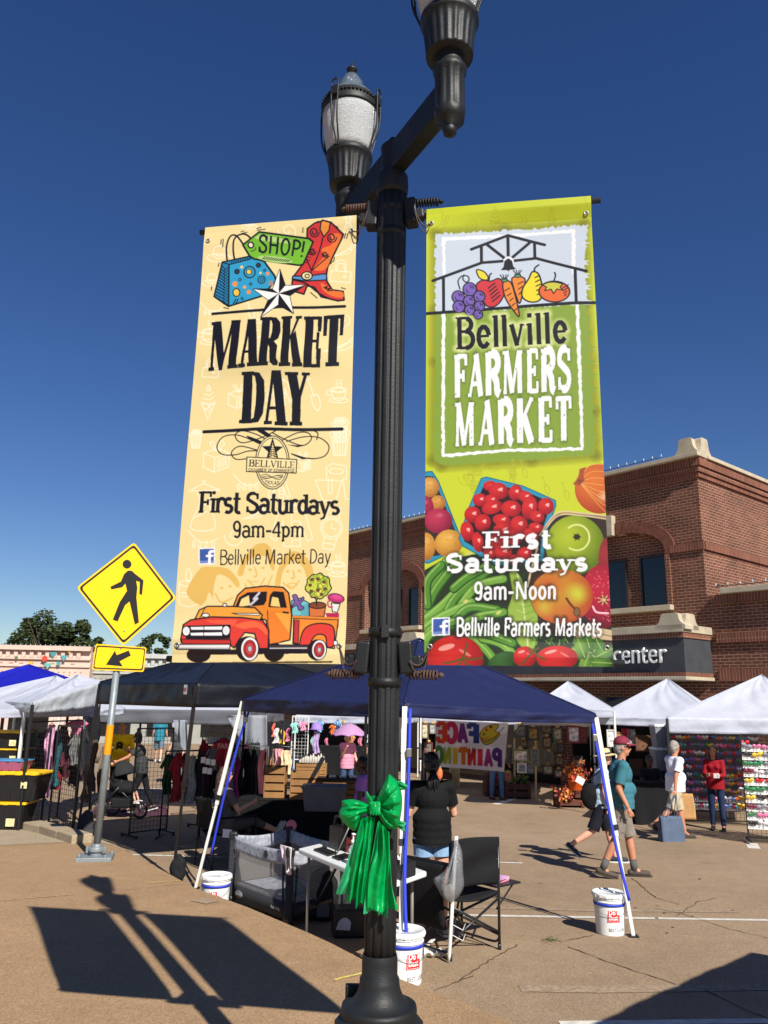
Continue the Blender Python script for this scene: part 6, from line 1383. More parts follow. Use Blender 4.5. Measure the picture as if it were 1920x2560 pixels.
# something tall just out of the picture on the right throws its shadow over the street: another canopy
g = [gnd(1880,2382),gnd(1430,2562),gnd(1990,2402)]
sd = _sd
def up_to(p,h): return p+sd*(h/sd.z)
hh = 2.2
c0 = up_to(g[0],hh);c1 = up_to(g[1],hh);c2_ = up_to(g[2],hh)
e1 = (c1-c0).normalized()*3.0;e2 = V(e1.y*-1,e1.x,0)
e2 = V((c2_-c0).x,(c2_-c0).y,0).normalized()*3.0;e1 = V(e1.x,e1.y,0)
Ec = [c0,c0+e1,c0+e1+e2,c0+e2];ctr_ = sum(Ec,V(0,0,0))/4+V(0,0,.12)
canopy('pop_up_canopy','white canopy beside the photographer whose shadow crosses the bottom right corner',Ec,ctr_,.25,[drop(e) for e in Ec],cloth_mat('heavy_white',(220,220,224),.05),m_wleg,43)
# ================================================================ people
def cap(b,p,q,r0,r1,n=14):
	b.tube(p,q,r0,r1,n);b.ball(p,r0,n,8);b.ball(q,r1,n,8)
def skinmesh(b,name,mats,parent,voxel=.011,smooth=3,wrinkle=0.0,seed=0,wf_=9.0,cuts=()):
	"""all overlapping lumps in b become ONE continuous smooth skin"""
	me = bpy.data.meshes.new('tmp');me.from_pydata(b.v,[],b.f);o = bpy.data.objects.new('tmp',me);COL.objects.link(o)
	m = o.modifiers.new('r','REMESH');m.mode = 'VOXEL';m.voxel_size = voxel
	if smooth: m = o.modifiers.new('s','SMOOTH');m.iterations = smooth;m.factor = .5
	dg = bpy.context.evaluated_depsgraph_get();out = bpy.data.meshes.new_from_object(o.evaluated_get(dg));bpy.data.objects.remove(o);bpy.data.meshes.remove(me)
	if cuts:
		bm = bmesh.new();bm.from_mesh(out)
		for cp,cn,cr in cuts:
			gv = [v for v in bm.verts if (v.co-cp).length < cr];gs = set(gv);ge = [e for e in bm.edges if e.verts[0] in gs and e.verts[1] in gs];gf = [f_ for f_ in bm.faces if all(v in gs for v in f_.verts)]
			bmesh.ops.bisect_plane(bm,geom=gv+ge+gf,plane_co=cp,plane_no=cn,clear_outer=True)
		bm.to_mesh(out);bm.free()
	n = len(out.vertices);co = np.empty(n*3);out.vertices.foreach_get('co',co);co = co.reshape(-1,3)
	if wrinkle:
		no = np.empty(n*3);out.vertices.foreach_get('normal',no);no = no.reshape(-1,3);x,y,z = co.T;s = seed
		w = np.sin(wf_*2.1*z+4*x+s)*np.sin(wf_*1.3*x-wf_*.9*z+y*5+s*2)+.6*np.sin(wf_*3.1*(x+y)+wf_*2.3*z+s)*np.sin(wf_*1.7*z+s*3)
		co += no*(w*wrinkle)[:,None]
	co -= np.array(LOC[parent.name]);out.vertices.foreach_set('co',co.reshape(-1))
	out.polygons.foreach_set('use_smooth',np.ones(len(out.polygons),bool));out.materials.clear()
	for q in (mats if isinstance(mats,list) else [mats]): out.materials.append(q)
	out.name = name;out.update();r_ = bpy.data.objects.new(name,out);COL.objects.link(r_);r_.parent = parent;LOC[r_.name] = LOC[parent.name];return r_
SKIN = {'fair': M('skin_fair',(214,160,132),.55,var=.08,scale=12),'tan': M('skin_tan',(188,128,98),.55,var=.08,scale=12),'brown': M('skin_brown',(96,60,44),.5,var=.08,scale=12)}
def fab(name,c,**k): return M('fabric_'+name,c,.85,var=.1,scale=7,bump=.25,bscale=30,spec=.25,**k)
HAIR = {'black': M('hair_black',(20,17,17),.45,var=.3,scale=60,bump=.5,bscale=120,aniso=(1,1,.12)),'brown': M('hair_brown',(66,44,32),.5,var=.3,scale=60,bump=.5,bscale=120,aniso=(1,1,.12)),'grey': M('hair_grey',(150,144,134),.55,var=.3,scale=60,bump=.5,bscale=120),'blonde': M('hair_blonde',(196,164,110),.5,var=.3,scale=60,bump=.5,bscale=120)}
m_eye = M('eye_dark',(24,18,16),.2,var=0);m_lip = M('lip',(150,84,76),.5,var=0)
def person(label,base,yaw,H=1.7,legs=((8,0,5),(-5,4,5)),lean=2,arms=((5,8,15,0),(5,8,15,0)),skin='fair',top=None,sleeve=.5,top_len=0.0,bottom=None,bot_len=.55,bot_kind='legs',shoes=None,sock=None,hair='brown',hairstyle='short',head_turn=0,head_tilt=0,girth=1.0,voxel=.012,seed=1,female=False,sit=False,face=True,hands=True,name='person',lift=0.0,cat='person',group=None,extra=None):
	k = H/1.75;f = V(math.cos(yaw),math.sin(yaw),0);l = V(-f.y,f.x,0);z = V(0,0,1)
	def sag(a,ab=0.0,side=1):      # direction hanging down, swung forward by a, outwards by ab
		a = math.radians(a);ab = math.radians(ab);d = -z*math.cos(a)+f*math.sin(a);return (d*math.cos(ab)+l*side*math.sin(ab)).normalized()
	J = {};hip = V(0,0,0);la = math.radians(lean);up = z*math.cos(la)+f*math.sin(la)
	J['pel'] = hip;J['wa'] = hip+up*.16*k;J['ch'] = hip+up*.36*k;J['nk'] = hip+up*.53*k;J['hd'] = J['nk']+(up*.17+f*(.02+.08*math.sin(math.radians(head_tilt))))*k
	low = 1e9
	for s,nm,(t,kn,ft) in ((1,'L',legs[0]),(-1,'R',legs[1])):
		h = hip+l*s*.092*k-z*.02*k;kk = h+sag(t,2,s)*.43*k;an = kk+sag(t-kn,1,s)*.42*k;fd = (f*math.cos(math.radians(ft))-z*math.sin(math.radians(ft))).normalized();toe = an+fd*.17*k-z*.045*k;heel = an-fd*.055*k-z*.045*k
		J['h'+nm],J['k'+nm],J['a'+nm],J['t'+nm],J['e'+nm] = h,kk,an,toe,heel;low = min(low,toe.z-.035*k,heel.z-.04*k)
	sw = (.165 if female else .19)*k*(.5+.5*girth)
	for s,nm,A in ((1,'L',arms[0]),(-1,'R',arms[1])):
		sh = J['nk']-up*.06*k+l*s*sw;u = sag(A[0],A[1],s);el = sh+u*.285*k;d2 = sag(A[0]+A[2],A[1],s);inn = math.radians(A[3]);d2 = (d2*math.cos(inn)-l*s*math.sin(inn)).normalized();wr = el+d2*.25*k
		J['s'+nm],J['b'+nm],J['w'+nm],J['d'+nm] = sh,el,wr,d2
	off = Vector(base)-V(0,0,low)+V(0,0,lift)
	for q in J:
		if q[0] != 'd' : J[q] = J[q]+off
	r_ = root(name,label,cat,Vector(base),group);g = girth
	def rz(t=0): return Matrix((tuple(f),tuple(l),tuple(z))).transposed()
	Rm = rz();ht = math.radians(head_turn);hf = f*math.cos(ht)+l*math.sin(ht);hl = V(-hf.y,hf.x,0);Rh = Matrix((tuple(hf),tuple(hl),tuple(z))).transposed()
	hd = J['hd']
	def torso(b,e=0.0,low_ext=0.0):
		b.ball(J['pel']+up*.0,((.115*g+e)*k,(.155*(.6+.4*g)+.0+e)*k,.13*k),18,12,Rm=Rm);b.ball(J['wa'],((.105*g**1.4+e)*k,(.135*g+e)*k,.16*k),18,12,Rm=Rm);b.ball(J['ch'],((.115*g+e)*k,(.155*(.6+.4*g)+e)*k,.17*k),18,12,Rm=Rm)
		b.ball(J['ch']+up*.09*k,((.09+e)*k,(.16*(.6+.4*g)+e)*k,.1*k),18,12,Rm=Rm)
		if female: b.ball(J['ch']+f*.075*k+l*.065*k+up*.02*k,(.055+e)*k,12,8);b.ball(J['ch']+f*.075*k-l*.065*k+up*.02*k,(.055+e)*k,12,8)
		if g > 1.1: b.ball(J['wa']+f*.05*k,((.12*g+e)*k,(.125*g+e)*k,.13*k),16,10,Rm=Rm)
		if low_ext: cap(b,J['pel']+l*.05*k,J['pel']+l*.07*k-z*low_ext*k,(.1*g+e)*k,(.105*g+e)*k);cap(b,J['pel']-l*.05*k,J['pel']-l*.07*k-z*low_ext*k,(.1*g+e)*k,(.105*g+e)*k)
	B = MB();torso(B)
	cap(B,J['nk']-up*.05*k,hd-z*.06*k,.062*k,.054*k)
	for nm in 'LR':
		s = 1 if nm == 'L' else -1
		cap(B,J['nk']-up*.045*k,J['s'+nm],.055*k,.06*k*(.6+.4*g));cap(B,J['s'+nm],J['b'+nm],.05*k*g**.5,.039*k);cap(B,J['b'+nm],J['w'+nm],.04*k,.027*k)
		d2 = J['d'+nm];w = J['w'+nm];side = d2.cross(l*s).normalized();ac = d2.cross(side).normalized()
		pm = w+d2*.07*k;B.ball(w+d2*.05*k,(.045*k,.03*k,.018*k),10,6,Rm=Matrix((tuple(d2),tuple(side),tuple(ac))).transposed())
		if hands:
			for i in range(4):
				o = side*(.026-.0175*i)*k;a = pm+o+d2*.012*k;m_ = a+(d2*.9+ac*.25*-s).normalized()*.035*k;e_ = m_+(d2*.6+ac*.8*-s).normalized()*(.032-.004*abs(i-1.5))*k;cap(B,a,m_,.0095*k,.009*k,8);cap(B,m_,e_,.009*k,.0075*k,8)
			a = w+d2*.03*k+side*.028*k;m_ = a+(d2*.6+side*.6).normalized()*.035*k;cap(B,a,m_,.011*k,.0095*k,8);cap(B,m_,m_+(d2*.9+side*.1).normalized()*.026*k,.0095*k,.008*k,8)
		cap(B,J['h'+nm],J['k'+nm],.083*k*g**.7,.055*k);cap(B,J['k'+nm],J['k'+nm].lerp(J['a'+nm],.35),.052*k,.055*k);cap(B,J['k'+nm].lerp(J['a'+nm],.35),J['a'+nm],.055*k,.036*k)
		cap(B,J['e'+nm]+z*.005,J['t'+nm],.032*k,.028*k);cap(B,J['a'+nm],J['t'+nm].lerp(J['e'+nm],.4),.038*k,.035*k)
	# head with face
	B.ball(hd+z*.025*k,(.096*k,.078*k,.105*k),20,14,Rm=Rh);B.ball(hd+hf*.028*k-z*.045*k,(.062*k,.056*k,.07*k),16,10,Rm=Rh);B.ball(hd+hf*.06*k-z*.085*k,(.026*k,.03*k,.022*k),10,8,Rm=Rh)
	B.tube(hd+hf*.088*k+z*.018*k,hd+hf*.112*k-z*.022*k,.009*k,.015*k,8);B.ball(hd+hf*.106*k-z*.024*k,.0155*k,8,6)
	for s in (1,-1):
		B.ball(hd+hl*s*.08*k-hf*.008*k-z*.0*k,(.022*k,.009*k,.033*k),10,8,Rm=Rh);B.ball(hd+hf*.083*k+hl*s*.033*k+z*.036*k,(.014*k,.026*k,.007*k),8,6,Rm=Rh)
	B.ball(hd+hf*.09*k-z*.052*k,(.012*k,.026*k,.009*k),10,6,Rm=Rh)
	skinmesh(B,'body',SKIN[skin],r_,voxel*.8,2)
	if face:
		for s in (1,-1):
			e = MB();e.ball(hd+hf*.084*k+hl*s*.032*k+z*.016*k,(.013*k,.015*k,.009*k),10,8,Rm=Rh);e.build('eye',m_eye,r_)
		e = MB();e.ball(hd+hf*.0985*k-z*.053*k,(.006*k,.023*k,.006*k),10,6,Rm=Rh);e.build('mouth',m_lip,r_)
	if top:
		b = MB();torso(b,.018);hem = J['pel']-z*(.05+top_len)*k;cuts = [(hem,-z,.3*k)]
		for q in range(5):
			t_ = q/4;c_ = J['wa'].lerp(hem-z*.05*k,t_);b.ball(c_,((.118*g+.036)*k,(.155*(.6+.4*g)+.04)*k,.15*k),36,30,Rm=Rm)
		cap(b,J['nk']-up*.05*k,J['nk']-up*.02*k,.068*k,.06*k)
		for nm in 'LR':
			e = J['s'+nm].lerp(J['b'+nm],min(1,sleeve*1.02) if sleeve <= 1 else 1)
			cap(b,J['nk']-up*.055*k,J['s'+nm],.064*k,.074*k*(.6+.4*g));cap(b,J['s'+nm],e,.068*k*g**.5,(.07 if sleeve < .8 else .052)*k)
			if sleeve <= 1: cuts.append((e,(J['b'+nm]-J['s'+nm]).normalized(),.1*k))
			if sleeve > 1: cap(b,J['b'+nm],J['b'+nm].lerp(J['w'+nm],sleeve-1),.052*k,.04*k)
		skinmesh(b,'top',top,r_,voxel,3,.0042*k,seed,8,cuts)
	if bottom:
		b = MB();e = .014;cuts = []
		b.ball(J['pel'],((.118*g+e)*k,(.152*(.6+.4*g)+e)*k,.11*k),18,12,Rm=Rm)
		for nm in 'LR':
			if bot_kind == 'skirt':
				cap(b,J['h'+nm],J['h'+nm].lerp(J['k'+nm],bot_len),.1*k,.13*k)
			elif bot_len <= 1:
				q = J['h'+nm].lerp(J['k'+nm],bot_len);cap(b,J['h'+nm],q+(q-J['h'+nm]).normalized()*.04*k,(.092*g**.7+.006)*k,.092*k*g**.5);cuts.append((q,(q-J['h'+nm]).normalized(),.22*k))
			else:
				cap(b,J['h'+nm],J['k'+nm],(.09*g**.7+.008)*k,.068*k);cap(b,J['k'+nm],J['k'+nm].lerp(J['a'+nm],bot_len-1),.066*k,.056*k)
		skinmesh(b,'bottoms',bottom,r_,voxel,3,.0045*k,seed+3,9,cuts)
	if sock:
		for nm in 'LR':
			b = MB();cap(b,J['a'+nm]+(J['k'+nm]-J['a'+nm])*.28,J['a'+nm]-z*.02*k,.047*k,.045*k);b.build('sock',sock,r_)
	if shoes:
		for nm in 'LR':
			b = MB();t,h = J['t'+nm],J['e'+nm];cap(b,h+z*.006,t.lerp(h,.35),.042*k,.042*k);cap(b,t.lerp(h,.4),t,.044*k,.036*k);cap(b,J['a'+nm]-z*.02*k,t.lerp(h,.62),.046*k,.04*k)
			sh = skinmesh(b,'shoe',shoes[0],r_,.01,2)
			b = MB();fd = (t-h).normalized();sd_ = fd.cross(z).normalized();nn = sd_.cross(fd)
			out = [(-.05,-.03),(.0,-.042),(.12,-.045),(.22,-.044),(.265,-.03),(.28,0),(.265,.03),(.22,.044),(.12,.045),(0,.042),(-.05,.03)]
			b.slab([(u*k,v*k) for u,v in out],h-nn*.044*k,fd,sd_*-1,.02*k);b.build('sole',shoes[1],sh)
	if hair:
		b = MB();hm = HAIR[hair]
		def front(p): return True
		b.ball(hd-hf*.012*k+z*.04*k,(.1*k,.085*k,.1*k),18,12,Rm=Rh)
		b.ball(hd-hf*.04*k+z*.0*k,(.075*k,.082*k,.1*k),18,12,Rm=Rh)
		if hairstyle == 'long':
			for s in (1,-1): b.ball(hd-hf*.01*k+hl*s*.072*k-z*.03*k,(.05*k,.03*k,.12*k),12,10,Rm=Rh);cap(b,hd-hf*.015*k+hl*s*.07*k-z*.1*k,J['ch']+f*.05*k+l*s*.1*k+z*.05*k,.036*k,.024*k)
			cap(b,hd-hf*.06*k,J['ch']-f*.1*k+z*.04*k,.075*k,.055*k)
		if hairstyle == 'bob':
			for s in (1,-1): b.ball(hd-hf*.02*k+hl*s*.068*k-z*.04*k,(.055*k,.03*k,.08*k),12,10,Rm=Rh)
			b.ball(hd-hf*.06*k-z*.06*k,(.05*k,.08*k,.07*k),14,10,Rm=Rh)
		if hairstyle == 'pony':
			p0 = hd-hf*.1*k-z*.02*k;cap(b,hd-hf*.07*k,p0,.05*k,.032*k)
		skinmesh(b,'hair',hm,r_,.009,2,.0035,seed,30)
		if hairstyle == 'pony':
			b = MB();p0 = hd-hf*.105*k-z*.03*k
			for i in range(46):
				a = R.uniform(0,6.28);rr = R.uniform(0,.05)*k;e_ = p0+hl*math.cos(a)*rr*1.3-f*(.03*k-math.sin(a)*rr)-z*(R.uniform(.24,.34)*k);m_ = p0.lerp(e_,.4)+hl*math.cos(a)*rr*.9-f*.03*k;b.path([p0,m_,e_],[.008,.009,.002],5)
			b.build('ponytail',hm,r_)
	J.update(f=f,l=l,z=z,hf=hf,hl=hl,hd=hd,k=k,up=up,root=r_,Rh=Rh,Rm=Rm)
	return J
def baseball_cap(J,mat,band=None):
	hd,hf,hl,z,k,r_ = J['hd'],J['hf'],J['hl'],J['z'],J['k'],J['root'];b = MB();c = hd+z*.05*k
	def dome(u,v): t = 2*math.pi*u;a = v*math.pi/2;return c+hf*.112*k*math.cos(t)*math.cos(a)+hl*.094*k*math.sin(t)*math.cos(a)+z*(.108*k*math.sin(a)**.9)
	b.sheet(dome,32,10)
	def brim(u,v): t = math.radians(-62+124*u);r = 1+.85*v*math.cos(t)**1.2;return c+hf*(.108*k*math.cos(t)*r)+hl*(.092*k*math.sin(t)*(1+.06*v))+z*(.008*k-.018*k*v*v-.012*k*(2*u-1)**2*v)
	b.sheet(brim,20,6);b.ball(c+z*.108*k,.009*k,8,6);h = b.build('cap',mat,r_,thick=.004)
	if band: b = MB();b.path([brim(u/16,.06)+z*.006*k for u in range(17)],.004*k,6);b.build('cord',band,h)
def shades(J):
	hd,hf,hl,z,k = J['hd'],J['hf'],J['hl'],J['z'],J['k'];b = MB()
	for s in (1,-1): b.ball(hd+hf*.094*k+hl*s*.034*k+z*.016*k,(.012*k,.03*k,.021*k),12,8,Rm=J['Rh']);b.bar(hd+hf*.085*k+hl*s*.066*k+z*.02*k,hd-hf*.0*k+hl*s*.082*k+z*.018*k,.005*k,.011*k)
	b.build('sunglasses',M('sunglass',(16,16,18),.15,var=0),J['root'])
m_sh_dark = M('shoe_dark',(34,34,40),.6);m_sole_w = M('sole_white',(206,204,196),.6);m_sole_d = M('sole_dark',(58,52,46),.7);m_sh_brn = M('shoe_brown',(74,62,52),.75,var=.2,scale=20);m_denim = fab('denim',(58,82,112));m_sock = M('sock_grey',(84,84,84),.9)
yw = math.radians
# ---- the face painter, seen from behind
J = person('woman in black tee and light denim shorts with dark ponytail at the white table',gnd(1080,2338),yw(98),1.6,((2,2,5),(-2,2,5)),3,((12,12,75,22),(14,14,62,22)),'fair',fab('black_tee',(16,16,18)),.62,.03,fab('light_denim',(132,164,196)),.42,shoes=(M('sandal',(150,140,128),.7),m_sole_w),hair='black',hairstyle='pony',girth=1.22,voxel=.009,seed=2,female=True)
# ---- the walking pair
J = person('man in maroon cap, teal polo and grey cargo shorts walking, hand in pocket',gnd(1560,2194),yw(-6),1.79,((14,6,0),(-13,14,14)),3,((-14,10,34,12),(-18,8,42,0)),'tan',fab('teal_polo',(58,112,124)),.78,.02,fab('grey_cargo',(128,120,110)),.98,shoes=(m_sh_brn,m_sole_d),sock=m_sock,hair='grey',girth=1.22,voxel=.009,seed=5)
baseball_cap(J,M('maroon_twill',(122,30,52),.8,var=.1),M('white_cord',(220,210,205),.6));shades(J)
b = MB();h_,k_ = J['hR'],J['kR'];o_ = -J['l'];c_ = h_.lerp(k_,.62)+o_*.085;fd_ = (k_-h_).normalized()
b.box(c_,(.15,.03,.17),Matrix((tuple(J['f']),tuple(o_),tuple(-fd_))).transposed());b.box(c_-fd_*.075+o_*.006,(.16,.03,.05),Matrix((tuple(J['f']),tuple(o_),tuple(-fd_))).transposed());b.build('pocket',fab('grey_cargo',(128,120,110)),J['root'],bevel=.01)
b = MB();b.add([J['nk']+V(0,0,.02)+J['l']*.07+J['f']*.02,J['nk']+V(0,0,.035)-J['l']*.07+J['f']*.02,J['nk']-J['l']*.085+J['f']*.07-V(0,0,.03),J['nk']+J['f']*.095-V(0,0,.06),J['nk']+J['l']*.085+J['f']*.07-V(0,0,.03)],[(0,1,2,3,4)]);b.build('collar',fab('teal_polo',(58,112,124)),J['root'],thick=.012)
J = person('woman in a straw hat and black shorts walking with a black shoulder bag',gnd(1508,2158),yw(-4),1.62,((16,2,0),(-22,36,40)),6,((20,10,70,10),(-6,10,20,0)),'fair',fab('pale_blue_tee',(176,196,214)),.55,.02,fab('black_shorts',(22,24,34)),.98,shoes=(M('navy_shoe',(30,38,54),.7),m_sole_w),hair='grey',hairstyle='bob',girth=1.12,voxel=.009,seed=7,female=True)
hd,k = J['hd'],J['k'];m_straw = M('straw',(212,186,132),.8,var=.12,scale=40,bump=.5,bscale=90)
b = MB();ax = (V(0,0,1)-J['hf']*.12).normalized();hc = hd+V(0,0,.055);b.lathe([(.2*k,-.012),(.16*k,-.004),(.1*k,.0),(.098*k,.05*k),(.088*k,.085*k),(.06*k,.095*k),(.001,.092*k)],hc,36,ax=ax);ho = b.build('sun_hat',m_straw,J['root'],thick=.003)
b = MB();b.lathe([(.1025*k,.004),(.1015*k,.03)],hc,36,ax=ax,cap=False);b.build('hat_band',m_sh_dark,ho)
bg = root('shoulder_bag','black shoulder bag with a white paper sticking out, on the straw hatted woman','bag',J['pel']-J['f']*.2)
b = MB();c_ = J['pel']-J['f']*.17+V(0,0,.1)-J['l']*.1
b.ball(c_,(.14,.07,.19),18,12,Rm=J['Rm']);skinmesh(b,'body',fab('black_bag',(14,14,16)),bg,.014,4,.006,3)
b = MB();b.path(spl3([c_+J['f']*.1+V(0,0,.12),J['sR']+J['f']*.03+V(0,0,.065),J['sR']-J['f']*.08+V(0,0,.03),c_-J['f']*.1+V(0,0,.14)]),.012,8);b.build('strap',m_plast,bg)
b = MB();b.box(c_-J['f']*.14+V(0,0,.22),(.13,.02,.1),Matrix.Rotation(.5,3,'Y'));b.build('paper',M('white_paper',(216,214,208),.8,var=.03),bg)
b = MB();w_ = J['wL']
b.sheet(lambda u,v: w_+J['f']*(.02+.16*(u-.5)+.03*math.sin(v*6))+V(0,0,.14-.62*v+.06*math.sin(u*3))-J['l']*(.04+.03*math.sin(u*9+v*3)),12,20);b.build('jacket',fab('white_jacket',(206,204,212)),thick=.012,label='pale folded jacket hanging over the arm of the straw hatted woman',cat='jacket')
# ---- man with shopping bags
J = person('grey haired man in a white tee and khaki shorts carrying shopping bags',gnd(1697,2098),yw(8),1.75,((14,2,0),(-26,28,30)),1,((14,6,12,0),(-24,9,12,0)),'tan',fab('white_tee',(226,228,236)),.72,.03,fab('khaki',(190,176,150)),.95,shoes=(m_sh_brn,m_sole_d),hair='grey',girth=1.16,voxel=.009,seed=9,head_turn=18)
def tote_bag(label,c,w,d,h,mat,yaw,hand,cat='bag',handles=True):
	r_ = root('shopping_bag',label,cat,c);Rz = Matrix.Rotation(yaw,3,'Z');b = MB()
	def fn(u,v):
		t = u*4;i = int(t) % 4;q = t-int(t);P = [(-w,-d),(w,-d),(w,d),(-w,d)];a,e = P[i],P[(i+1) % 4];x = a[0]+(e[0]-a[0])*q;y = a[1]+(e[1]-a[1])*q;s = 1-.14*v+.05*math.sin(u*25+v*4)*(v+.3);yy = y*(1-.45*v*abs(math.cos(2*math.pi*u))**.3);return Vector(c)+Rz @ V(x*s/2,yy*s/2,h*v)
	b.sheet(fn,40,10);b.add([fn(i/40,0) for i in range(40)],[tuple(range(40))]);b.build('body',mat,r_,thick=.004)
	if handles:
		b = MB()
		for s in (-1,1):
			p = [Vector(c)+Rz @ V(-w*.25,s*d*.3,h*.98),Vector(hand)+Rz @ V(-.02,s*.012,-.02),Vector(hand)+Rz @ V(.02,s*.012,-.02),Vector(c)+Rz @ V(w*.25,s*d*.3,h*.98)];b.path(spl3(p),.008,6)
		b.build('handle',mat,r_)
hr = J['wR']+J['dR']*.1;tote_bag('slate blue shopping tote held by the man in the white tee',V(hr.x-.12,hr.y-.02,hr.z-.84),.46,.16,.48,fab('slate_tote',(84,98,118)),.25,hr)
hl_ = J['wL']+J['dL']*.1;tote_bag('brown paper bag held by the man in the white tee',V(hl_.x+.08,hl_.y,hl_.z-.5),.34,.14,.46,M('kraft_paper',(176,134,84),.8,var=.1,bump=.4,bscale=14),-.1,hl_)
# ---- woman at the bow rack
J = person('woman in a red sweater and jeans standing in the shade before the hair bow rack',gnd(1797,2076),yw(-118),1.6,((3,2,5),(-3,2,5)),1,((22,8,70,25),(20,8,75,25)),'tan',fab('red_sweater',(140,16,30)),1.85,.04,fab('dark_jeans',(32,46,78)),1.92,shoes=(m_sh_dark,m_sole_d),hair='brown',hairstyle='long',girth=.96,voxel=.009,seed=11,female=True)
bg = MB();bg.box(J['wL']+J['dL']*.12,(.12,.03,.09));bg.build('wallet',M('white_wallet',(190,186,180),.6),label='white wallet in the hands of the woman in red',cat='wallet',bevel=.006)
# ---- legs behind the face painting sheet
J = person('person in blue jeans and brown boots standing behind the hanging FACE PAINTING sheet',gnd(1243,1999),yw(-75),1.76,((4,0,3),(-6,2,3)),0,((5,8,20,0),(5,8,20,0)),'tan',fab('plaid',(96,70,66)),.9,.03,fab('blue_jeans',(86,118,150)),1.95,shoes=(M('boot_brown',(84,58,40),.7),m_sole_d),hair='brown',voxel=.012,seed=13)
# ---- lady with the parasol
p = at(868,1905,21);J = person('woman in a pink tee and jeans under a lilac parasol',V(p.x,21,zst(p.x,21)),yw(-60),1.62,((4,0,5),(-4,2,5)),0,((6,10,20,0),(30,8,105,5)),'fair',fab('pink_tee',(214,140,164)),.62,.08,m_denim,1.9,shoes=(m_sh_dark,m_sole_w),hair='blonde',hairstyle='bob',girth=1.08,voxel=.011,seed=15,female=True)
hnd = J['wR']+J['dR']*.09;ptop_ = at(874,1808,21-.25)
um = root('parasol','lilac parasol held by the woman in pink','umbrella',hnd)
m_lil = cloth_mat('lilac_cloth',(206,160,204),.35,.6,.1,9)
b = MB();b.tube(hnd-V(0,0,.08),ptop_+V(0,0,.03),.007,.007,8);b.build('shaft',m_steel,um)
b = MB();RU = abs(at(920,1838,20.8).x-at(830,1838,20.8).x)/2
def umf(u,v): t = 2*math.pi*u;sc_ = abs(math.cos(4*t))*.0;r = RU*v*(1-.07*abs(math.sin(4*t))*v);return ptop_+V(r*math.cos(t),r*math.sin(t),-.3*(v**1.7)+.03*abs(math.sin(4*t))*v*v)
b.sheet(umf,64,10);b.build('canopy',m_lil,um)
b = MB();b.path([umf(i/64,1.0) for i in range(64)],.012,5,closed=True);b.build('trim',M('lilac_trim',(170,120,176),.8),um)
b = MB()
for i in range(8): b.path([umf(i/8,q/6)-V(0,0,.008) for q in range(7)],.004,5)
b.build('ribs',m_steel,um)
# ---- boy and woman half hidden by the lamp pole
p = at(903,1898,11.6);h_ = p.z-zst(p.x,11.6)
J = person('boy in a lavender tee half hidden by the lamp pole',V(p.x+.03,11.6,zst(p.x,11.6)),yw(175),h_,((3,2,5),(-3,2,5)),0,((5,8,20,0),(5,8,20,0)),'brown',fab('lavender_tee',(176,120,206)),.6,.05,fab('black_shorts2',(20,20,24)),1.0,shoes=(m_sh_dark,m_sole_w),hair='black',voxel=.01,seed=17)
p = at(922,1862,15.0);h_ = p.z-zst(p.x,15)
J = person('dark haired woman whose face shows just left of the lamp pole',V(p.x+.03,15,zst(p.x,15)),yw(190),h_,((3,2,5),(-3,2,5)),0,((5,8,20,0),(5,8,20,0)),'fair',fab('dark_top',(36,34,40)),.6,.05,m_denim,1.9,shoes=(m_sh_dark,m_sole_w),hair='black',hairstyle='long',voxel=.011,seed=19,female=True)
# ---- market goers seen under the black canopy
p = at(306,1830,18.9)
J = person('man in a yellow football jersey with the number 8, behind the black stroller',V(p.x,18.9,zst(p.x,18.9)),yw(-80),1.86,((4,0,3),(-4,2,3)),0,((18,10,80,30),(12,10,60,25)),'tan',fab('yellow_jersey',(238,196,20)),.85,.06,fab('black_pants',(26,26,30)),1.9,shoes=(m_sh_dark,m_sole_d),hair='black',girth=1.15,voxel=.012,seed=21)
c_ = J['ch']+J['f']*.152*J['k']-V(0,0,.08);rt = V(-J['l'].x,-J['l'].y,0);rt = V(-J['f'].y,J['f'].x,0)
t_ = text_mesh('number','8',.3,c_-rt*.09-V(0,0,.1),rt,V(0,0,1),M('jersey_black',(20,18,16),.7,var=0),J['root'],extrude=.004,bold=.012)
p = at(352,1830,18.2)
J = person('woman in a charcoal tee leaning to push the black stroller',V(p.x+.1,18.2,zst(p.x,18.2)),yw(186),1.66,((14,4,5),(-16,10,15)),12,((48,6,18,0),(52,6,14,0)),'tan',fab('charcoal_tee',(58,60,62)),.6,.04,fab('black_legging',(24,24,28)),1.9,shoes=(m_sh_dark,m_sole_w),hair='black',hairstyle='bob',voxel=.011,seed=23,female=True)
p = gnd(394,1906)
J = person('man in a teal tee and denim shorts walking away in white shoes',p,yw(100),1.76,((14,2,5),(-14,14,20)),2,((5,8,20,0),(5,8,20,0)),'fair',fab('teal_tee',(44,122,142)),.6,.08,fab('denim_shorts',(96,114,128)),.95,shoes=(M('white_shoe',(196,196,200),.6),m_sole_w),hair='brown',girth=1.2,voxel=.013,seed=25)
p = at(447,1835,24)
J = person('woman in a dark printed tee beyond the rack of tops',V(p.x,24,zst(p.x,24)),yw(-100),1.68,((3,2,5),(-3,2,5)),0,((5,8,20,0),(5,8,20,0)),'fair',fab('print_tee',(66,68,70)),.6,.06,m_denim,1.9,shoes=(m_sh_dark,m_sole_w),hair='brown',hairstyle='bob',voxel=.013,seed=27,female=True)
p = at(628,1835,19.5);h_ = at(628,1814,19.5).z-zst(p.x,19.5)
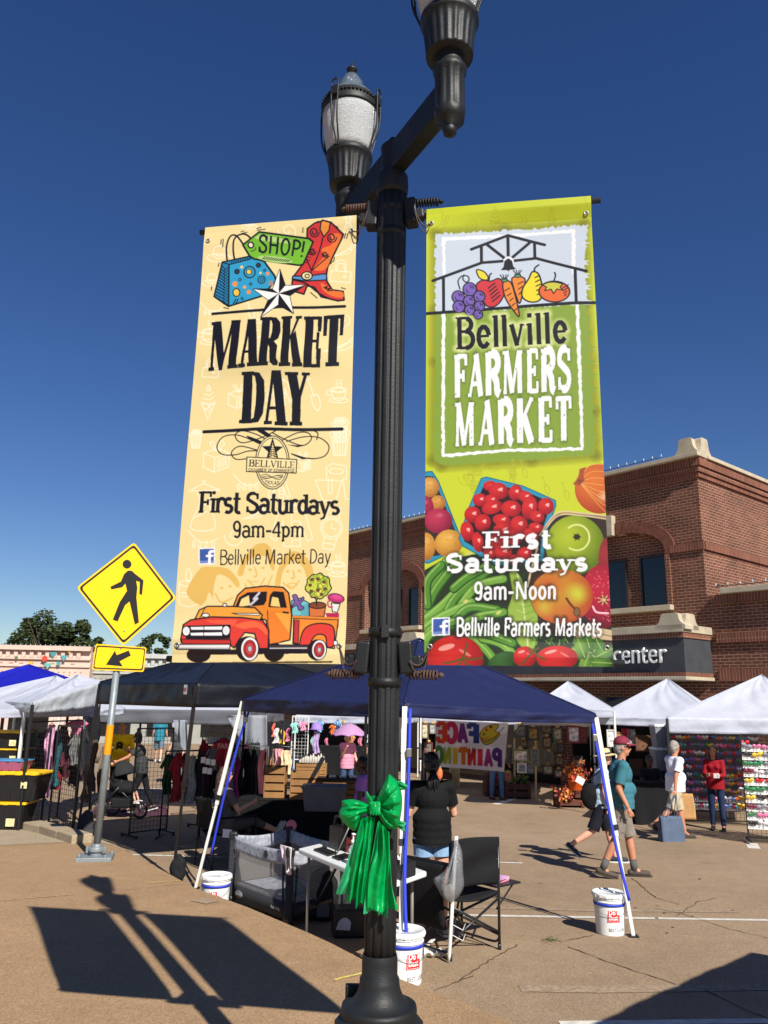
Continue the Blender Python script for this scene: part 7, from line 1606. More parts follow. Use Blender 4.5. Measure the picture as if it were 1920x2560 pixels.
J = person('man in sunglasses and a pale green tee behind the rack of dark tops',V(p.x,19.5,zst(p.x,19.5)),yw(-95),h_,((3,2,5),(-3,2,5)),0,((18,10,70,10),(18,10,60,10)),'tan',fab('sage_tee',(150,164,156)),.6,.06,m_denim,1.9,shoes=(m_sh_dark,m_sole_w),hair='brown',girth=1.1,voxel=.012,seed=29);shades(J)
# ---- vendor in the dark booth (seated), woman on the camp chair
p = at(1622,1925,18.6)
J = person('vendor seated in the dark booth behind the black table',V(p.x,18.6,zst(p.x,18.6)),yw(-85),1.7,((86,84,0),(86,84,0)),4,((30,10,60,30),(30,10,60,30)),'brown',fab('dark_shirt',(34,32,34)),.6,.02,fab('dark_trousers',(26,26,30)),1.8,shoes=(m_sh_dark,m_sole_d),hair='black',voxel=.012,seed=31)
p = gnd(552,2168)
SEAT = V(p.x,p.y+.05,0);SEAT.z = zst(SEAT.x,SEAT.y)
J = person('woman in a grey tee sitting on a camp chair with her foot up',SEAT,yw(35),1.66,((84,80,0),(98,30,-60)),-4,((20,10,40,10),(30,10,80,20)),'fair',fab('grey_tee',(104,94,92)),.62,.02,fab('grey_capris',(88,80,76)),1.4,shoes=(M('white_trainer',(196,192,180),.7),m_sole_w),hair='brown',hairstyle='long',girth=1.1,voxel=.01,seed=33,female=True)
SEATJ = J
# ================================================================ booth of the face painter
m_wplast = M('white_plastic',(226,228,226),.35,var=.03);m_red = M('label_red',(206,38,44),.5,var=0);m_ink = M('print_ink',(40,42,46),.5,var=0);m_wht = M('print_white',(236,236,232),.5,var=0)
def wrap(o,c,rad,ang,z0):      # bend a flat part (x along, z up, local to its root) round a drum
	for v in o.data.vertices:
		a = ang+v.co.x/rad;v.co = V(rad*math.cos(a)+v.co.y*math.cos(a),rad*math.sin(a)+v.co.y*math.sin(a),v.co.z+z0)
def wpatch(name,w,h,mat,par,off,n=14):
	me = bpy.data.meshes.new(name);vs = [(-w/2+w*i/n,off,z) for i in range(n+1) for z in (0,h)];me.from_pydata(vs,[],[(2*i,2*i+1,2*i+3,2*i+2) for i in range(n)]);me.materials.append(mat);o = bpy.data.objects.new(name,me);COL.objects.link(o);o.parent = par;LOC[o.name] = LOC[par.name];return o
def bucket(label,c,ang):
	r_ = root('paint_bucket',label,'bucket',c,'white buckets tied to the navy canopy legs');b = MB()
	b.lathe([(.125,0),(.132,.006),(.1323,.012),(.1437,.284),(.144,.29),(.149,.291),(.15,.294),(.15,.299),(.149,.302),(.1455,.303),(.145,.306),(.145,.315),(.1455,.318),(.151,.319),(.152,.322),(.152,.329),(.147,.334)],c,48);b.build('body',m_wplast,r_)
	b = MB();b.lathe([(.147,.333),(.158,.335),(.1595,.338),(.16,.361),(.1595,.365),(.155,.372),(.145,.372),(.138,.362),(.001,.362)],c,48);b.tube(c+V(.05,.02,.362),c+V(.05,.02,.372),.02,.02,12)
	for i in range(16): t = 2*math.pi*i/16;b.box(c+V(.16*math.cos(t),.16*math.sin(t),.347),(.006,.018,.02),Matrix.Rotation(t,3,'Z'))
	b.build('lid',m_wplast,r_)
	for w,h,z0,mt,off in ((.125,.125,.125,m_red,.0015),(.113,.113,.131,m_wht,.0021),(.107,.107,.134,m_red,.0027)): o = wpatch('label',w,h,mt,r_,off);wrap(o,c,.1385,ang,z0)
	for t,x,z0,s in (('Do it',-.046,.194,.058),('Best',-.046,.148,.058)): o = text_mesh('label_text',t,s,LOC[r_.name]+V(x,.0033,0),V(1,0,0),V(0,0,1),m_wht,r_,sx=.82,bold=.0016);wrap(o,c,.1385,ang,z0)
	o = text_mesh('brand_text','BEST LOOK',.042,LOC[r_.name]+V(-.085,.0025,0),V(1,0,0),V(0,0,1),m_ink,r_,sx=.78);wrap(o,c,.133,ang+.25,.045)
	b = MB();b.lathe([(.1465,.262),(.149,.262),(.151,.285),(.1485,.285)],c,40,cap=False);b.build('strap_loop',m_strap,r_)
	b = MB();b.path([c+V(.15*math.cos(t),.15*math.sin(t),.27-.1*math.sin((t-ang+1.57))) for t in [ang-1.57+3.14*i/16 for i in range(17)]],.002,5);b.build('handle',m_steel,r_)
q = gnd(1526,2333);bucket('white bucket standing clear at the right leg of the navy canopy',q,-1.55)
q = V(-1.68,8.9,zst(0,8.9));bucket('white bucket half behind the pavement edge beside the playpen',q,-1.5)
q = gnd(1010,2456);bucket('white bucket half hidden behind the lamp pole',q,-1.05)
# playpen
pf = onst(-.86,8.32);pu = V(-.64,.77,0).normalized();pw = V(pu.y,-pu.x,0)*-1;pw = V(.77,.64,0).normalized()
pp = root('playpen','grey folding playpen with mesh sides and padded rail by the white table','playpen',pf+pu*.5+pw*.35)
PLn,PWd,PH = 1.12,.72,.70
m_pad = M('grey_print_pad',(150,154,164),.8,var=.35,scale=26,bump=.3,bscale=20);m_dkf = fab('charcoal_nylon',(52,54,58));m_rib = M('ribbed_nylon',(40,42,46),.7,var=.2,bump=.8,bscale=18,aniso=(.1,.1,6))
m_mesh = M('mesh_net',(156,152,146),.9,alpha=.45,var=0)
Pc = [pf,pf+pu*PLn,pf+pu*PLn+pw*PWd,pf+pw*PWd]
for c_ in Pc:
	c_ = V(c_.x,c_.y,pf.z);b = MB();b.bar(c_+V(0,0,.07),c_+V(0,0,PH-.02),.07,.07);po = b.build('post',m_rib,pp,bevel=.015);b = MB();b.box(c_+V(0,0,PH-.02),(.09,.09,.09));b.build('corner_cap',m_plast,po,bevel=.02)
	b = MB();b.tube(c_+pw*-.03+V(0,0,.05),c_+pw*.03+V(0,0,.05),.05,.05,18);b.build('foot',m_plast,po)
for i in range(4):
	a,d = Pc[i].copy(),Pc[(i+1) % 4].copy();a.z = d.z = pf.z;n_ = (d-a).normalized();a += n_*.035;d -= n_*.035
	b = MB();b.sheet(lambda u,v: a.lerp(d,u)+V(0,0,PH-.015-.13*v-.03*math.sin(math.pi*u)),20,4);b.build('rail_pad',m_pad,pp,thick=.03)
	b = MB();b.add([a+V(0,0,.2),d+V(0,0,.2),d+V(0,0,PH-.15),a+V(0,0,PH-.15)],[(0,1,2,3)]);b.build('mesh_side',m_mesh,pp)
	b = MB();b.sheet(lambda u,v: a.lerp(d,u)+V(0,0,.06+.15*v),8,2);b.build('base_panel',m_dkf,pp,thick=.012)
	if i in (0,3):
		for s in (.06,.94): b = MB();b.bar(a.lerp(d,s)+V(0,0,.2),a.lerp(d,s*.94+.03)+V(0,0,PH-.15),.06,.012);b.build('side_band',m_dkf,pp)
b = MB();b.box((Pc[0]+Pc[2])/2+V(0,0,pf.z-(Pc[0].z+Pc[2].z)/2+.2),(PLn-.1,PWd-.1,.03),Matrix.Rotation(math.atan2(pu.y,pu.x),3,'Z'));b.build('mattress',m_pad,pp)
fo = pu.cross(V(0,0,1)).normalized();fo = fo if fo.y < 0 else -fo
b = MB();b.lathe([(.035,0),(.035,.006),(.025,.01),(.001,.01)],pf+pu*.42+V(0,0,PH-.1)+fo*.018,20,ax=fo);b.build('badge',m_plast,pp)
ux = -pu
b = MB();b.lathe([(.075,0),(.075,.002),(.001,.002)],pf+pu*.93+V(0,0,.13)+fo*.0085,24,ax=fo);e_ = b.build('oval_badge',M('badge_grey',(110,112,116),.5),pp);
for v in e_.data.vertices: v.co.z = (v.co.z-(pf.z+.13-LOC[pp.name].z))*.5+(pf.z+.13-LOC[pp.name].z)
text_mesh('badge_text','GRACO',.042,pf+pu*1.0+V(0,0,.117)+fo*.012,ux,V(0,0,1),m_wht,pp,sx=.95)
text_mesh('badge_text',"Pack 'n Play",.04,pf+pu*.3+V(0,0,.12)+fo*.009,ux,V(0,0,1),m_wht,pp,sx=.85)
ty = root('toy','small teal and blue octopus toy lying in the playpen','toy',pf+pu*.32+pw*.3+V(0,0,.22));tc_ = LOC[ty.name];b = MB();b.ball(tc_+V(0,0,.06),(.07,.06,.06),16,10)
for i in range(8): t = .785*i;b.path(spl3([tc_+V(0,0,.05),tc_+V(.08*math.cos(t),.08*math.sin(t),.04),tc_+V(.12*math.cos(t),.12*math.sin(t),.015)]),[.02]*8+[.016]*5,8)
b.build('body',M('teal_plush',(72,170,150),.9,var=.05),ty);b = MB();b.ball(tc_+V(.02,-.06,.02),(.07,.05,.03),14,8);b.build('base',M('blue_plush',(74,120,196),.9),ty)
cl = pf+V(0,0,PH+.02)
b = MB();b.sheet(lambda u,v: cl+pu*(.2*(u-.3))+fo*(.03+.012*math.sin(u*14+v*4)*v)+V(0,0,.01-.22*v*(.75+.4*math.sin(u*4+1))),22,14);b.build('cloth',fab('pink_white_cloth',(226,208,210)),thick=.006,label='crumpled pale pink cloth draped over a corner of the playpen',cat='cloth')
fc_ = Pc[2].copy();fc_ = at(728,2068,Pc[2].y);cfan = root('clip_fan','pink plastic clip fan on the far corner of the playpen','fan',fc_-V(0,0,.06));b = MB();b.lathe([(.055,-.03),(.06,-.02),(.06,.02),(.055,.03)],fc_+V(0,0,.02),20,ax=V(.2,-1,.1));b.box(fc_-V(0,0,.05),(.03,.03,.08));m_pk = M('pink_plastic',(206,110,128),.45);b.build('body',m_pk,cfan);b = MB();b.tube(fc_-V(.015,0,.09),fc_-V(.02,0,.15),.008);b.tube(fc_+V(.015,0,-.09),fc_+V(.02,0,-.15),.008);b.build('clip',m_pk,cfan)
# white folding table
tz = zst(0,7.6)+.745
def on_z(px,py,zz): d = ray(px,py);return EYE+d*((zz-EYE.z)/d.z)
tA,tB,tC = on_z(746,2121,tz),on_z(968,2212,tz),on_z(1067,2178,tz);tD = tA+tC-tB
tb = root('folding_table','white plastic folding table crossing behind the lamp pole','table',(tA+tC)/2-V(0,0,.745));b = MB()
b.add([tA,tB,tC,tD]+[p-V(0,0,.045) for p in (tA,tB,tC,tD)],[(0,1,2,3),(4,5,6,7),(0,1,5,4),(1,2,6,5),(2,3,7,6),(3,0,4,7)]);b.build('tabletop',m_wplast,tb,bevel=.012)
m_tleg = M('grey_enamel',(118,116,108),.5)
ins = lambda p,o,q: p.lerp(o,.06).lerp(q,.06)
for p,o,q in ((tA,tC,tB),(tB,tD,tA),(tC,tA,tD),(tD,tB,tC)):
	s = ins(p,o,q);b = MB();b.tube(s-V(0,0,.045),V(s.x,s.y,zst(s.x,s.y)),.0145,.0145,10);b.build('leg',m_tleg,tb)
for p,q,e in ((tA,tD,tB),(tB,tC,tA)): b = MB();b.bar(p.lerp(q,.1)-V(0,0,.55),p.lerp(q,.9)-V(0,0,.55),.02,.03);c_ = p.lerp(q,.5);b.bar(c_-V(0,0,.55),c_.lerp(e,.35)-V(0,0,.06),.02);b.build('brace',m_plast,tb)
def ont(u,v): return tA.lerp(tB,u)+(tD-tA)*v
ru = (tB-tA).normalized();rv = (tD-tA).normalized();RT = Matrix((tuple(ru),tuple(rv),(0,0,1))).transposed()
def tbx(name,label,cat,u,v,size,mat,parts=(),bev=.004):
	c_ = ont(u,v);r_ = root(name,label,cat,c_);b = MB();b.box(c_+V(0,0,size[2]/2),size,RT);b.build('body',mat,r_,bevel=bev)
	for nm,(dx,dy,dz),sz,mt in parts: b = MB();b.box(c_+ru*dx+rv*dy+V(0,0,dz),sz,RT);b.build(nm,mt,r_,bevel=.003)
	return r_,c_
r_,c_ = tbx('speaker_box','black carry box with an arched handle on the white table','box',.2,.62,(.2,.14,.2),m_plast)
b = MB();b.path(spl3([c_+ru*-.085+V(0,0,.2),c_+ru*-.07+V(0,0,.27),c_+V(0,0,.285),c_+ru*.07+V(0,0,.27),c_+ru*.085+V(0,0,.2)]),.012,8);b.build('handle',m_plast,r_)
tbx('tool_case','bright orange box behind the clear bottles on the white table','box',.36,.66,(.13,.1,.13),M('orange_plastic',(220,74,44),.5),[('latch',(0,-.052,.07),(.05,.008,.03),m_plast)])
tbx('brush_tray','black tray of brushes near the left end of the white table','tray',.22,.25,(.3,.14,.02),m_plast,[('rest',(-.04,.02,.05),(.1,.006,.08),M('grey_plastic',(84,86,88),.5)),('roll',(.06,-.02,.03),(.13,.05,.02),m_plast)])
tbx('paint_palette','flat dark palette lying near the middle of the white table','palette',.4,.3,(.14,.2,.018),m_plast)
tbx('card_stack','loose white papers beside the clear pump bottle','papers',.38,.48,(.16,.12,.008),M('paper',(220,216,206),.8))
m_clear = M('clear_plastic',(206,212,214),.15,trans=.75,var=0)
for u,v,hh,lab in ((.56,.22,.17,'clear pump bottle of gel with a white pump on the table'),(.62,.34,.14,'second clear bottle with a dark label behind the pump bottle')):
	c_ = ont(u,v);r_ = root('pump_bottle',lab,'bottle',c_,'bottles on the white table');b = MB();b.lathe([(.036,0),(.04,.005),(.04,hh*.7),(.032,hh*.85),(.014,hh*.95),(.014,hh)],c_,20);b.build('body',m_clear,r_);b = MB();b.lathe([(.018,hh),(.018,hh+.025),(.006,hh+.027),(.006,hh+.065),(.015,hh+.067),(.015,hh+.08)],c_,14);b.tube(c_+V(0,0,hh+.073),c_+V(.045,-.01,hh+.066),.006,.005,8);b.build('pump',m_wplast,r_)
	if 'dark' in lab: b = MB();b.lathe([(.0405,.05),(.0405,.1)],c_,20,cap=False);b.build('label',M('bottle_label',(110,60,60),.6),r_)
for off in (0,): b = MB();c_ = ont(.34,.3);b.tube(c_+V(0,0,.02),c_+ru*.1+rv*.2+V(0,0,.36),.006);b.build('stand_rod',M('grey_rod',(150,148,146),.4,metal=.5),label='thin grey rod leaning over the white table behind the bow',cat='rod')
r_,c_ = tbx('metal_case','black metal case with a steel clasp at the right end of the table','case',.9,.5,(.34,.24,.11),M('case_black',(30,32,36),.4),[('clasp',(.1,-.122,.06),(.04,.006,.03),m_steel)])
b = MB();b.sheet(lambda u,v: c_+ru*(.1*(u-.5))+rv*(.1*(v-.5))+V(0,0,.118+.012*math.sin(u*9)*math.cos(v*7)),10,10);b.build('tissue',M('white_paper',(216,214,208),.8,var=.03),label='crumpled white tissue on the black metal case',cat='tissue')
# chair of the customer, seen from behind
cR,cL = gnd(1249,2374),gnd(1126,2403);cw = (cR-cL);cw.z = 0;cw.normalize();cf = V(-cw.y,cw.x,0);ch = root('folding_chair','black canvas director chair with side pocket and tray, back to the viewer','chair',(cR+cL)/2)
zc_ = lambda p: zst(p.x,p.y);W_ = (cR-cL).length;Dp = .46
fR,fL = cR+cf*Dp,cL+cf*Dp
for p in (fR,fL): p.z = zc_(p)
m_tube = M('black_tube',(34,35,38),.35,var=.1);m_canv = fab('black_canvas',(24,24,26))
for p,hh in ((cR,.93),(cL,.93),(fR,.73),(fL,.73)): b = MB();b.tube(p,V(p.x,p.y,p.z+hh),.0125,.0125,10);b.tube(p,p+V(0,0,.05),.016,.016,10);b.build('leg',m_tube,ch)
b = MB()
for a,d in ((cR,fL),(cL,fR)): b.tube(a+V(0,0,.12),V(d.x,d.y,d.z+.46),.011);b.tube(d+V(0,0,.12),V(a.x,a.y,a.z+.46),.011)
b.tube(cR+V(0,0,.42),cL+V(0,0,.14),.011);b.tube(cL+V(0,0,.42),cR+V(0,0,.14),.011);b.path(spl3([cR+V(0,0,.1),cR+cf*.06+V(0,0,.055),cR+cf*.3+V(0,0,.05),fR+V(0,0,.06)]),.011,8);b.path(spl3([cL+V(0,0,.1),cL+cf*.06+V(0,0,.055),cL+cf*.3+V(0,0,.05),fL+V(0,0,.06)]),.011,8);b.build('cross_brace',m_tube,ch)
b = MB();b.sheet(lambda u,v: cL.lerp(cR,u)+V(0,0,.93-.4*v*(1-.0*u)+.01*math.sin(u*3))+cf*(.05*math.sin(math.pi*u)*(.4+v)+.012*math.sin(v*9+u*4)),22,16);b.build('backrest',m_canv,ch,thick=.012)
b = MB();b.sheet(lambda u,v: cL.lerp(cR,u)+cf*(Dp*v)+V(0,0,.47-.04*math.sin(math.pi*u)),12,8);b.build('seat',m_canv,ch,thick=.014)
for p,q in ((cR,fR),(cL,fL)): b = MB();a_ = V(p.x,p.y,p.z+.74);d_ = V(q.x,q.y,q.z+.74)+cf*.1;b.bar(a_,d_,.05,.03);b.build('armrest',m_plast,ch,bevel=.012)
b = MB();o_ = -cw*.03;b.sheet(lambda u,v: cL.lerp(fL,.05+u*1.15)+o_*(1+math.sin(v*3.1)*1.4)+V(0,0,.74-.5*v),10,10);b.build('side_pocket',m_canv,ch,thick=.03)
b = MB();tc_ = cR.lerp(fR,.55)+cw*.2+V(0,0,.5);b.box(tc_,(.34,.4,.018),Matrix((tuple(cw),tuple(cf),(0,0,1))).transposed());b.tube(tc_+cw*.13-cf*.15,cR+cf*.03+V(0,0,.32),.008);b.build('side_tray',m_tube,ch,bevel=.006)
RC = Matrix((tuple(cw),tuple(cf),(0,0,1))).transposed()
for i,(dx,dy,rz_,c,lab) in enumerate(((-.02,0,.1,(206,130,150),'pink booklet at the bottom of the pile on the chair tray'),(.02,.02,-.25,(214,170,180),'pale pink booklet in the middle of the pile on the chair tray'),(-.03,-.02,.25,(196,150,190),'lilac booklet topmost of the pile on the chair tray'))):
	b = MB();b.box(tc_+cw*dx+cf*dy+V(0,0,.017+.014*i),(.2,.26,.012),RC @ Matrix.Rotation(rz_,3,'Z'));b.build('booklet',M('booklet_%d' % i,c,.5,var=.3,scale=12),label=lab,cat='booklet',group='booklets on the chair tray')
wp = root('white_pole','white pole with a pointed tip standing against the back of the black chair','pole',gnd(1122,2408));p0 = LOC[wp.name];p1 = at(1141,2090,p0.y-.02);b = MB();b.path([p0,p0+(p1-p0)*.06,p1],[.004,.016,.016],12);b.build('shaft',m_wleg,wp);b = MB();q0 = p0+(p1-p0)*.28;b.path([q0+V(.015,-.02,.02),q0+V(.1,.02,-.03),q0+V(.13,.1,.0)],.003,5);b.path([q0+V(.015,-.02,-.06),q0+V(.1,.02,-.11),q0+V(.13,.1,-.08)],.003,5);b.build('tie',m_wht,wp)
gb = root('plastic_bag','grey translucent plastic bag hanging from the white pole','bag',at(1132,2260,p0.y-.03));b = MB();tp = at(1141,2100,p0.y-.03)
Ob = [(1141,2098),(1155,2130),(1158,2180),(1160,2215),(1148,2240),(1130,2254),(1112,2252),(1096,2225),(1083,2198),(1100,2186),(1118,2165),(1132,2125)]
Os = spl(Ob,True,5);n_ = len(Os);cx_,cy_ = 1128,2200
for sd_ in (1,-1):
	vs = []
	for j in range(11):
		s = j/10
		for i in range(n_): x = cx_+(Os[i][0]-cx_)*s;y = cy_+(Os[i][1]-cy_)*s;t = math.atan2(y-2098,x-1141);vs.append(at(x,y,p0.y-.05-sd_*(.09*math.sqrt(max(0,1-s*s))*min(1,(y-2090)/90)+.014*math.sin(t*26+s*5)*(1-s**4))))
	b.add(vs,[(j*n_+i,j*n_+(i+1) % n_,(j+1)*n_+(i+1) % n_,(j+1)*n_+i) for j in range(10) for i in range(n_)],0,True)
b.build('film',M('grey_film',(128,130,134),.2,alpha=.55,var=.1,bump=.4),gb);b = MB();b.ball(at(1122,2232,p0.y-.05),(.05,.04,.07),12,8);b.build('filling',M('white_filling',(196,192,184),.8,var=.15,scale=30),gb)
b = MB();c_ = gnd(1096,2392);b.sheet(lambda u,v: c_+V(.24*(u-.5),.16*(v-.5),.02+.035*abs(math.sin(u*11+v*5))*math.cos(v*7)),16,12);b.build('tissue',M('white_paper',(216,214,208),.8,var=.03),label='crumpled white paper on the street at the foot of the white pole',cat='tissue')
b = MB();b.bar(gnd(1062,2372)+V(0,0,.01),gnd(1084,2360)+V(0,0,.04),.03,.01);b.build('paper_strip',M('white_paper',(216,214,208),.8),label='small strip of white paper lying beside the bucket behind the lamp',cat='paper')
# things under the table
def lump(name,label,cat,c,r,mat,extra=(),vox=.014,wr=.008,seed=1):
	r_ = root(name,label,cat,c);b = MB();b.ball(Vector(c)+V(0,0,r[2]*.9),r,18,12);b.ball(Vector(c)+V(r[0]*.35,0,r[2]*.6),[q*.7 for q in r],14,10);o = skinmesh(b,'body',mat,r_,vox,3,wr,seed,14)
	for nm,d,sz,mt in extra: b = MB();b.box(Vector(c)+Vector(d),sz);b.build(nm,mt,r_,bevel=.006)
	return r_
g_ = gnd(803,2300);lump('rucksack','black rucksack with grey side pockets under the white table','bag',V(g_.x,g_.y,g_.z),(.17,.13,.26),fab('black_pack',(26,26,28)),[('pocket',(.02,-.13,.12),(.12,.04,.12),fab('grey_pocket',(96,98,102)))])
g_ = gnd(853,2345);r_ = root('storage_box','black box with a pale curved label beside the lamp pole','box',g_);b = MB();b.box(g_+V(.12,.12,.12),(.42,.26,.24),Matrix.Rotation(.15,3,'Z'));b.build('body',m_plast,r_,bevel=.02)
b = MB();b.flat([(-.07+.02*i,-.05+.1*math.sin(i*.4)**.5 if i else -.05) for i in range(8)]+[(.06,-.06)],g_+V(.02,-.034,.13),V(1,.15,0).normalized(),V(0,0,1));b.build('label',M('pale_label',(176,178,190),.5),r_);b = MB();b.flat([(0,0),(.07,0),(.07,.05),(0,.05)],g_+V(.24,-.002,.03),V(1,.15,0).normalized(),V(0,0,1));b.build('sticker',M('yellow_sticker',(230,196,40),.5),r_)
g_ = gnd(437,2205);lump('weight_bag','black cloth weight bag slumped at the near leg of the black canopy','bag',g_+V(.02,.03,0),(.1,.08,.17),fab('black_bag2',(28,28,30)),seed=5)
g_ = gnd(204,2108);lump('weight_bag','grey sand bag hanging at the far left leg of the black canopy','bag',g_+V(.02,.06,0),(.13,.09,.27),fab('grey_bag',(62,62,66)),seed=6)
# camp chair under the seated woman
sp_ = SEATJ['pel'];cc = root('camp_chair','black folding camp chair carrying the woman in grey','chair',V(sp_.x,sp_.y,zst(sp_.x,sp_.y)));f_,l_ = SEATJ['f'],SEATJ['l'];zg_ = zst(sp_.x,sp_.y);so = V(sp_.x,sp_.y,sp_.z-.13)
b = MB();b.sheet(lambda u,v: so+l_*(.27*(2*u-1))+f_*(.3*(2*v-1)+.08)+V(0,0,.05*abs(2*u-1)),10,8);b.build('seat',m_canv,cc,thick=.015)
b = MB();b.sheet(lambda u,v: so+l_*(.27*(2*u-1))-f_*(.24+.1*v-.05*math.sin(math.pi*u))+V(0,0,.08+.42*v),10,8);b.build('backrest',m_canv,cc,thick=.012)
for a in (-1,1):
	for e in (-1,1): b = MB();t_ = so+l_*.27*a+f_*(.3*e+.05)+V(0,0,.02+(.26 if e > 0 else .48));b.tube(t_,V(so.x,so.y,zg_)+l_*.3*a+f_*(.32*e+.05),.011);b.build('leg',m_tube,cc)
	b = MB();b.bar(so+l_*.29*a-f_*.2+V(0,0,.26),so+l_*.29*a+f_*.38+V(0,0,.27),.06,.02);b.build('armrest',m_canv,cc)
b = MB()
for e in (-.27,.33): b.tube(so+l_*.27+f_*e,V(so.x,so.y,zg_+.03)-l_*.3+f_*e,.009);b.tube(so-l_*.27+f_*e,V(so.x,so.y,zg_+.03)+l_*.3+f_*e,.009)
b.build('cross_brace',m_tube,cc);b = MB();b.flat([(0,0),(.11,0),(.12,.1),(.0,.11)],at(556,2094,so.y-.42),V(1,0,0),V(0,0,1));b.build('tag',m_wht,cc)
# crates, tables and boxes at the back of the navy booth
m_pine = M('pine',(150,108,62),.7,var=.2,scale=4,bump=.2,bscale=18,aniso=(1,1,8));m_cloth_k = fab('black_table_cloth',(18,18,20))
def crate(label,px0,px1,py0,py1,Y,dep=.35,group='wooden crates',rot=0.0):
	a = at(px0,py1,Y);c_ = at(px1,py1,Y);t_ = at(px0,py0,Y);w,h = c_.x-a.x,t_.z-a.z;o = V((a.x+c_.x)/2,Y+dep/2,a.z);r_ = root('wooden_crate',label,'crate',o,group);Rz = Matrix.Rotation(rot,3,'Z')
	for y in (-dep/2,dep/2):
		for i in range(4): b = MB();b.box(o+Rz @ V(0,y,h*(.12+.255*i)),(w,.014,h*.2),Rz);b.build('slat',m_pine,r_)
	for x in (-w/2-.006,w/2+.006):
		b = MB()
		for yy in (-dep*.36,0,dep*.36): b.box(o+Rz @ V(x,yy,h/2),(.014,dep*.28,h),Rz)
		b.build('end_board',m_pine,r_)
	b = MB();b.box(o+V(0,0,.01),(w-.02,dep-.03,.012),Rz);b.build('bottom',m_pine,r_);return o,w,h
def clothtable(label,px0,px1,py0,py1,Y,dep,mat,name='draped_table'):
	a = at(px0,py0,Y);c_ = at(px1,py0,Y);z1_ = a.z;z0_ = zst((a.x+c_.x)/2,Y)+.01;w = c_.x-a.x;o = V((a.x+c_.x)/2,Y+dep/2,z0_);r_ = root(name,label,'table',o);per = 2*(w+dep);b = MB()
	def edge(u):
		s = u*per
		for L_,P,D_ in ((w,V(-w/2,-dep/2,0),V(1,0,0)),(dep,V(w/2,-dep/2,0),V(0,1,0)),(w,V(w/2,dep/2,0),V(-1,0,0)),(dep,V(-w/2,dep/2,0),V(0,-1,0))):
			if s <= L_ or (D_.y < 0): return P+D_*min(s,L_),V(D_.y,-D_.x,0)
			s -= L_
	def fn(u,v): p,n_ = edge(u);return o+p+n_*(.012+.03*v*(1+math.sin(u*per*16)+.5*math.sin(u*per*7)))*(.3+.7*v)+V(0,0,(z1_-z0_)*(1-v))
	b.sheet(fn,160,6);b.add([o+V(sx*w/2,sy*dep/2,z1_-z0_+.004) for sx,sy in ((-1,-1),(1,-1),(1,1),(-1,1))],[(0,1,2,3)]);b.build('cloth',mat,r_)
	for sx in (-1,1):
		for sy in (-1,1): b = MB();p_ = o+V(sx*(w/2-.08),sy*(dep/2-.08),0);b.tube(p_,p_+V(0,0,z1_-z0_-.03),.015);b.build('leg',m_tube,r_)
	return o,z1_
clothtable('black draped table full of crates at the back of the navy booth',590,905,2000,2090,12.2,.75,m_cloth_k)
crate('narrow pine crate standing at the left end of the black draped table',660,708,1916,1998,12.5)
crate('pine crate on the left of the pair in the middle of the black table',726,792,1930,2000,12.3)
crate('pine crate with open slats at the right end of the black table',792,892,1944,2000,12.25,.3)
o_,w_,h_ = crate('pine crate stacked on the middle crates, carrying white bottles',741,812,1909,1943,12.45,.28)
m_btl = M('bottle_white',(186,182,172),.4)
for i in range(10):
	c_ = o_+V(-w_*.42+w_*.093*i,-.02,h_+.004);r_ = root('craft_bottle','one of the small white bottles lined up on the stacked pine crate','bottle',c_,'small bottles on the stacked crate');b = MB();hh = .1+.02*(i % 3);b.lathe([(.02,0),(.022,.004),(.022,hh*.75),(.01,hh*.85),(.01,hh)],c_,12);b.build('body',m_btl,r_);b = MB();b.lathe([(.011,hh),(.012,hh+.03),(.001,hh+.035)],c_,10);b.build('cap',m_plast,r_)
tr = at(835,1950,12.1);r_ = root('tackle_box','flat black case holding rows of small jars on the right crate','case',tr);b = MB();b.box(tr+V(.05,.1,.01),(.6,.28,.04));b.build('tray',m_plast,r_,bevel=.006);b = MB();b.box(tr+V(-.25,.16,.16),(.06,.26,.3),Matrix.Rotation(.5,3,'Y'));b.build('lid',m_plast,r_)
for i in range(9):
	b = MB();b.lathe([(.018,0),(.018,.035),(.001,.036)],tr+V(-.1+.05*i,.05,.03),10);b.build('jar',m_wht if i % 3 else m_plast,r_)
def bin_(label,c,w,d,h,mat,lidm,group=None,handles=True,sticker=None):
	r_ = root('storage_bin',label,'storage bin',c,group);b = MB();c = Vector(c)
	vs = []
	for z,s in ((0,.86),(h*.86,1),(h*.88,1.02),(h*.93,1.02)): vs += [c+V(x*w/2*s,y*d/2*s,z) for x,y in ((-1,-1),(1,-1),(1,1),(-1,1))]
	b.add(vs,[(i*4+j,i*4+(j+1) % 4,i*4+4+(j+1) % 4,i*4+4+j) for i in range(3) for j in range(4)]+[(0,1,2,3)])
	for i in range(5): b.box(c+V(-w*.36+w*.18*i,-d*.47,h*.42),(w*.03,.02,h*.7))
	b.build('tub',mat,r_,bevel=.008);b = MB();b.box(c+V(0,0,h*.96),(w*1.06,d*1.06,h*.09));b.box(c+V(0,0,h*1.01),(w*.86,d*.84,.02))
	for i in range(4): b.box(c+V(-w*.4+w*.27*i,-d*.535,h*.955),(w*.1,.02,h*.1))
	b.build('lid',lidm,r_,bevel=.008)
	if sticker: b = MB();sx,sz,sw,sh = sticker;b.add([c+V(sx-sw,-d*.5-.012,sz),c+V(sx+sw,-d*.5-.012,sz),c+V(sx+sw,-d*.5-.014,sz+sh),c+V(sx-sw,-d*.5-.014,sz+sh)],[(0,1,2,3)]);b.build('sticker',M('bin_sticker',(214,202,150),.6,var=.3,scale=30),r_)
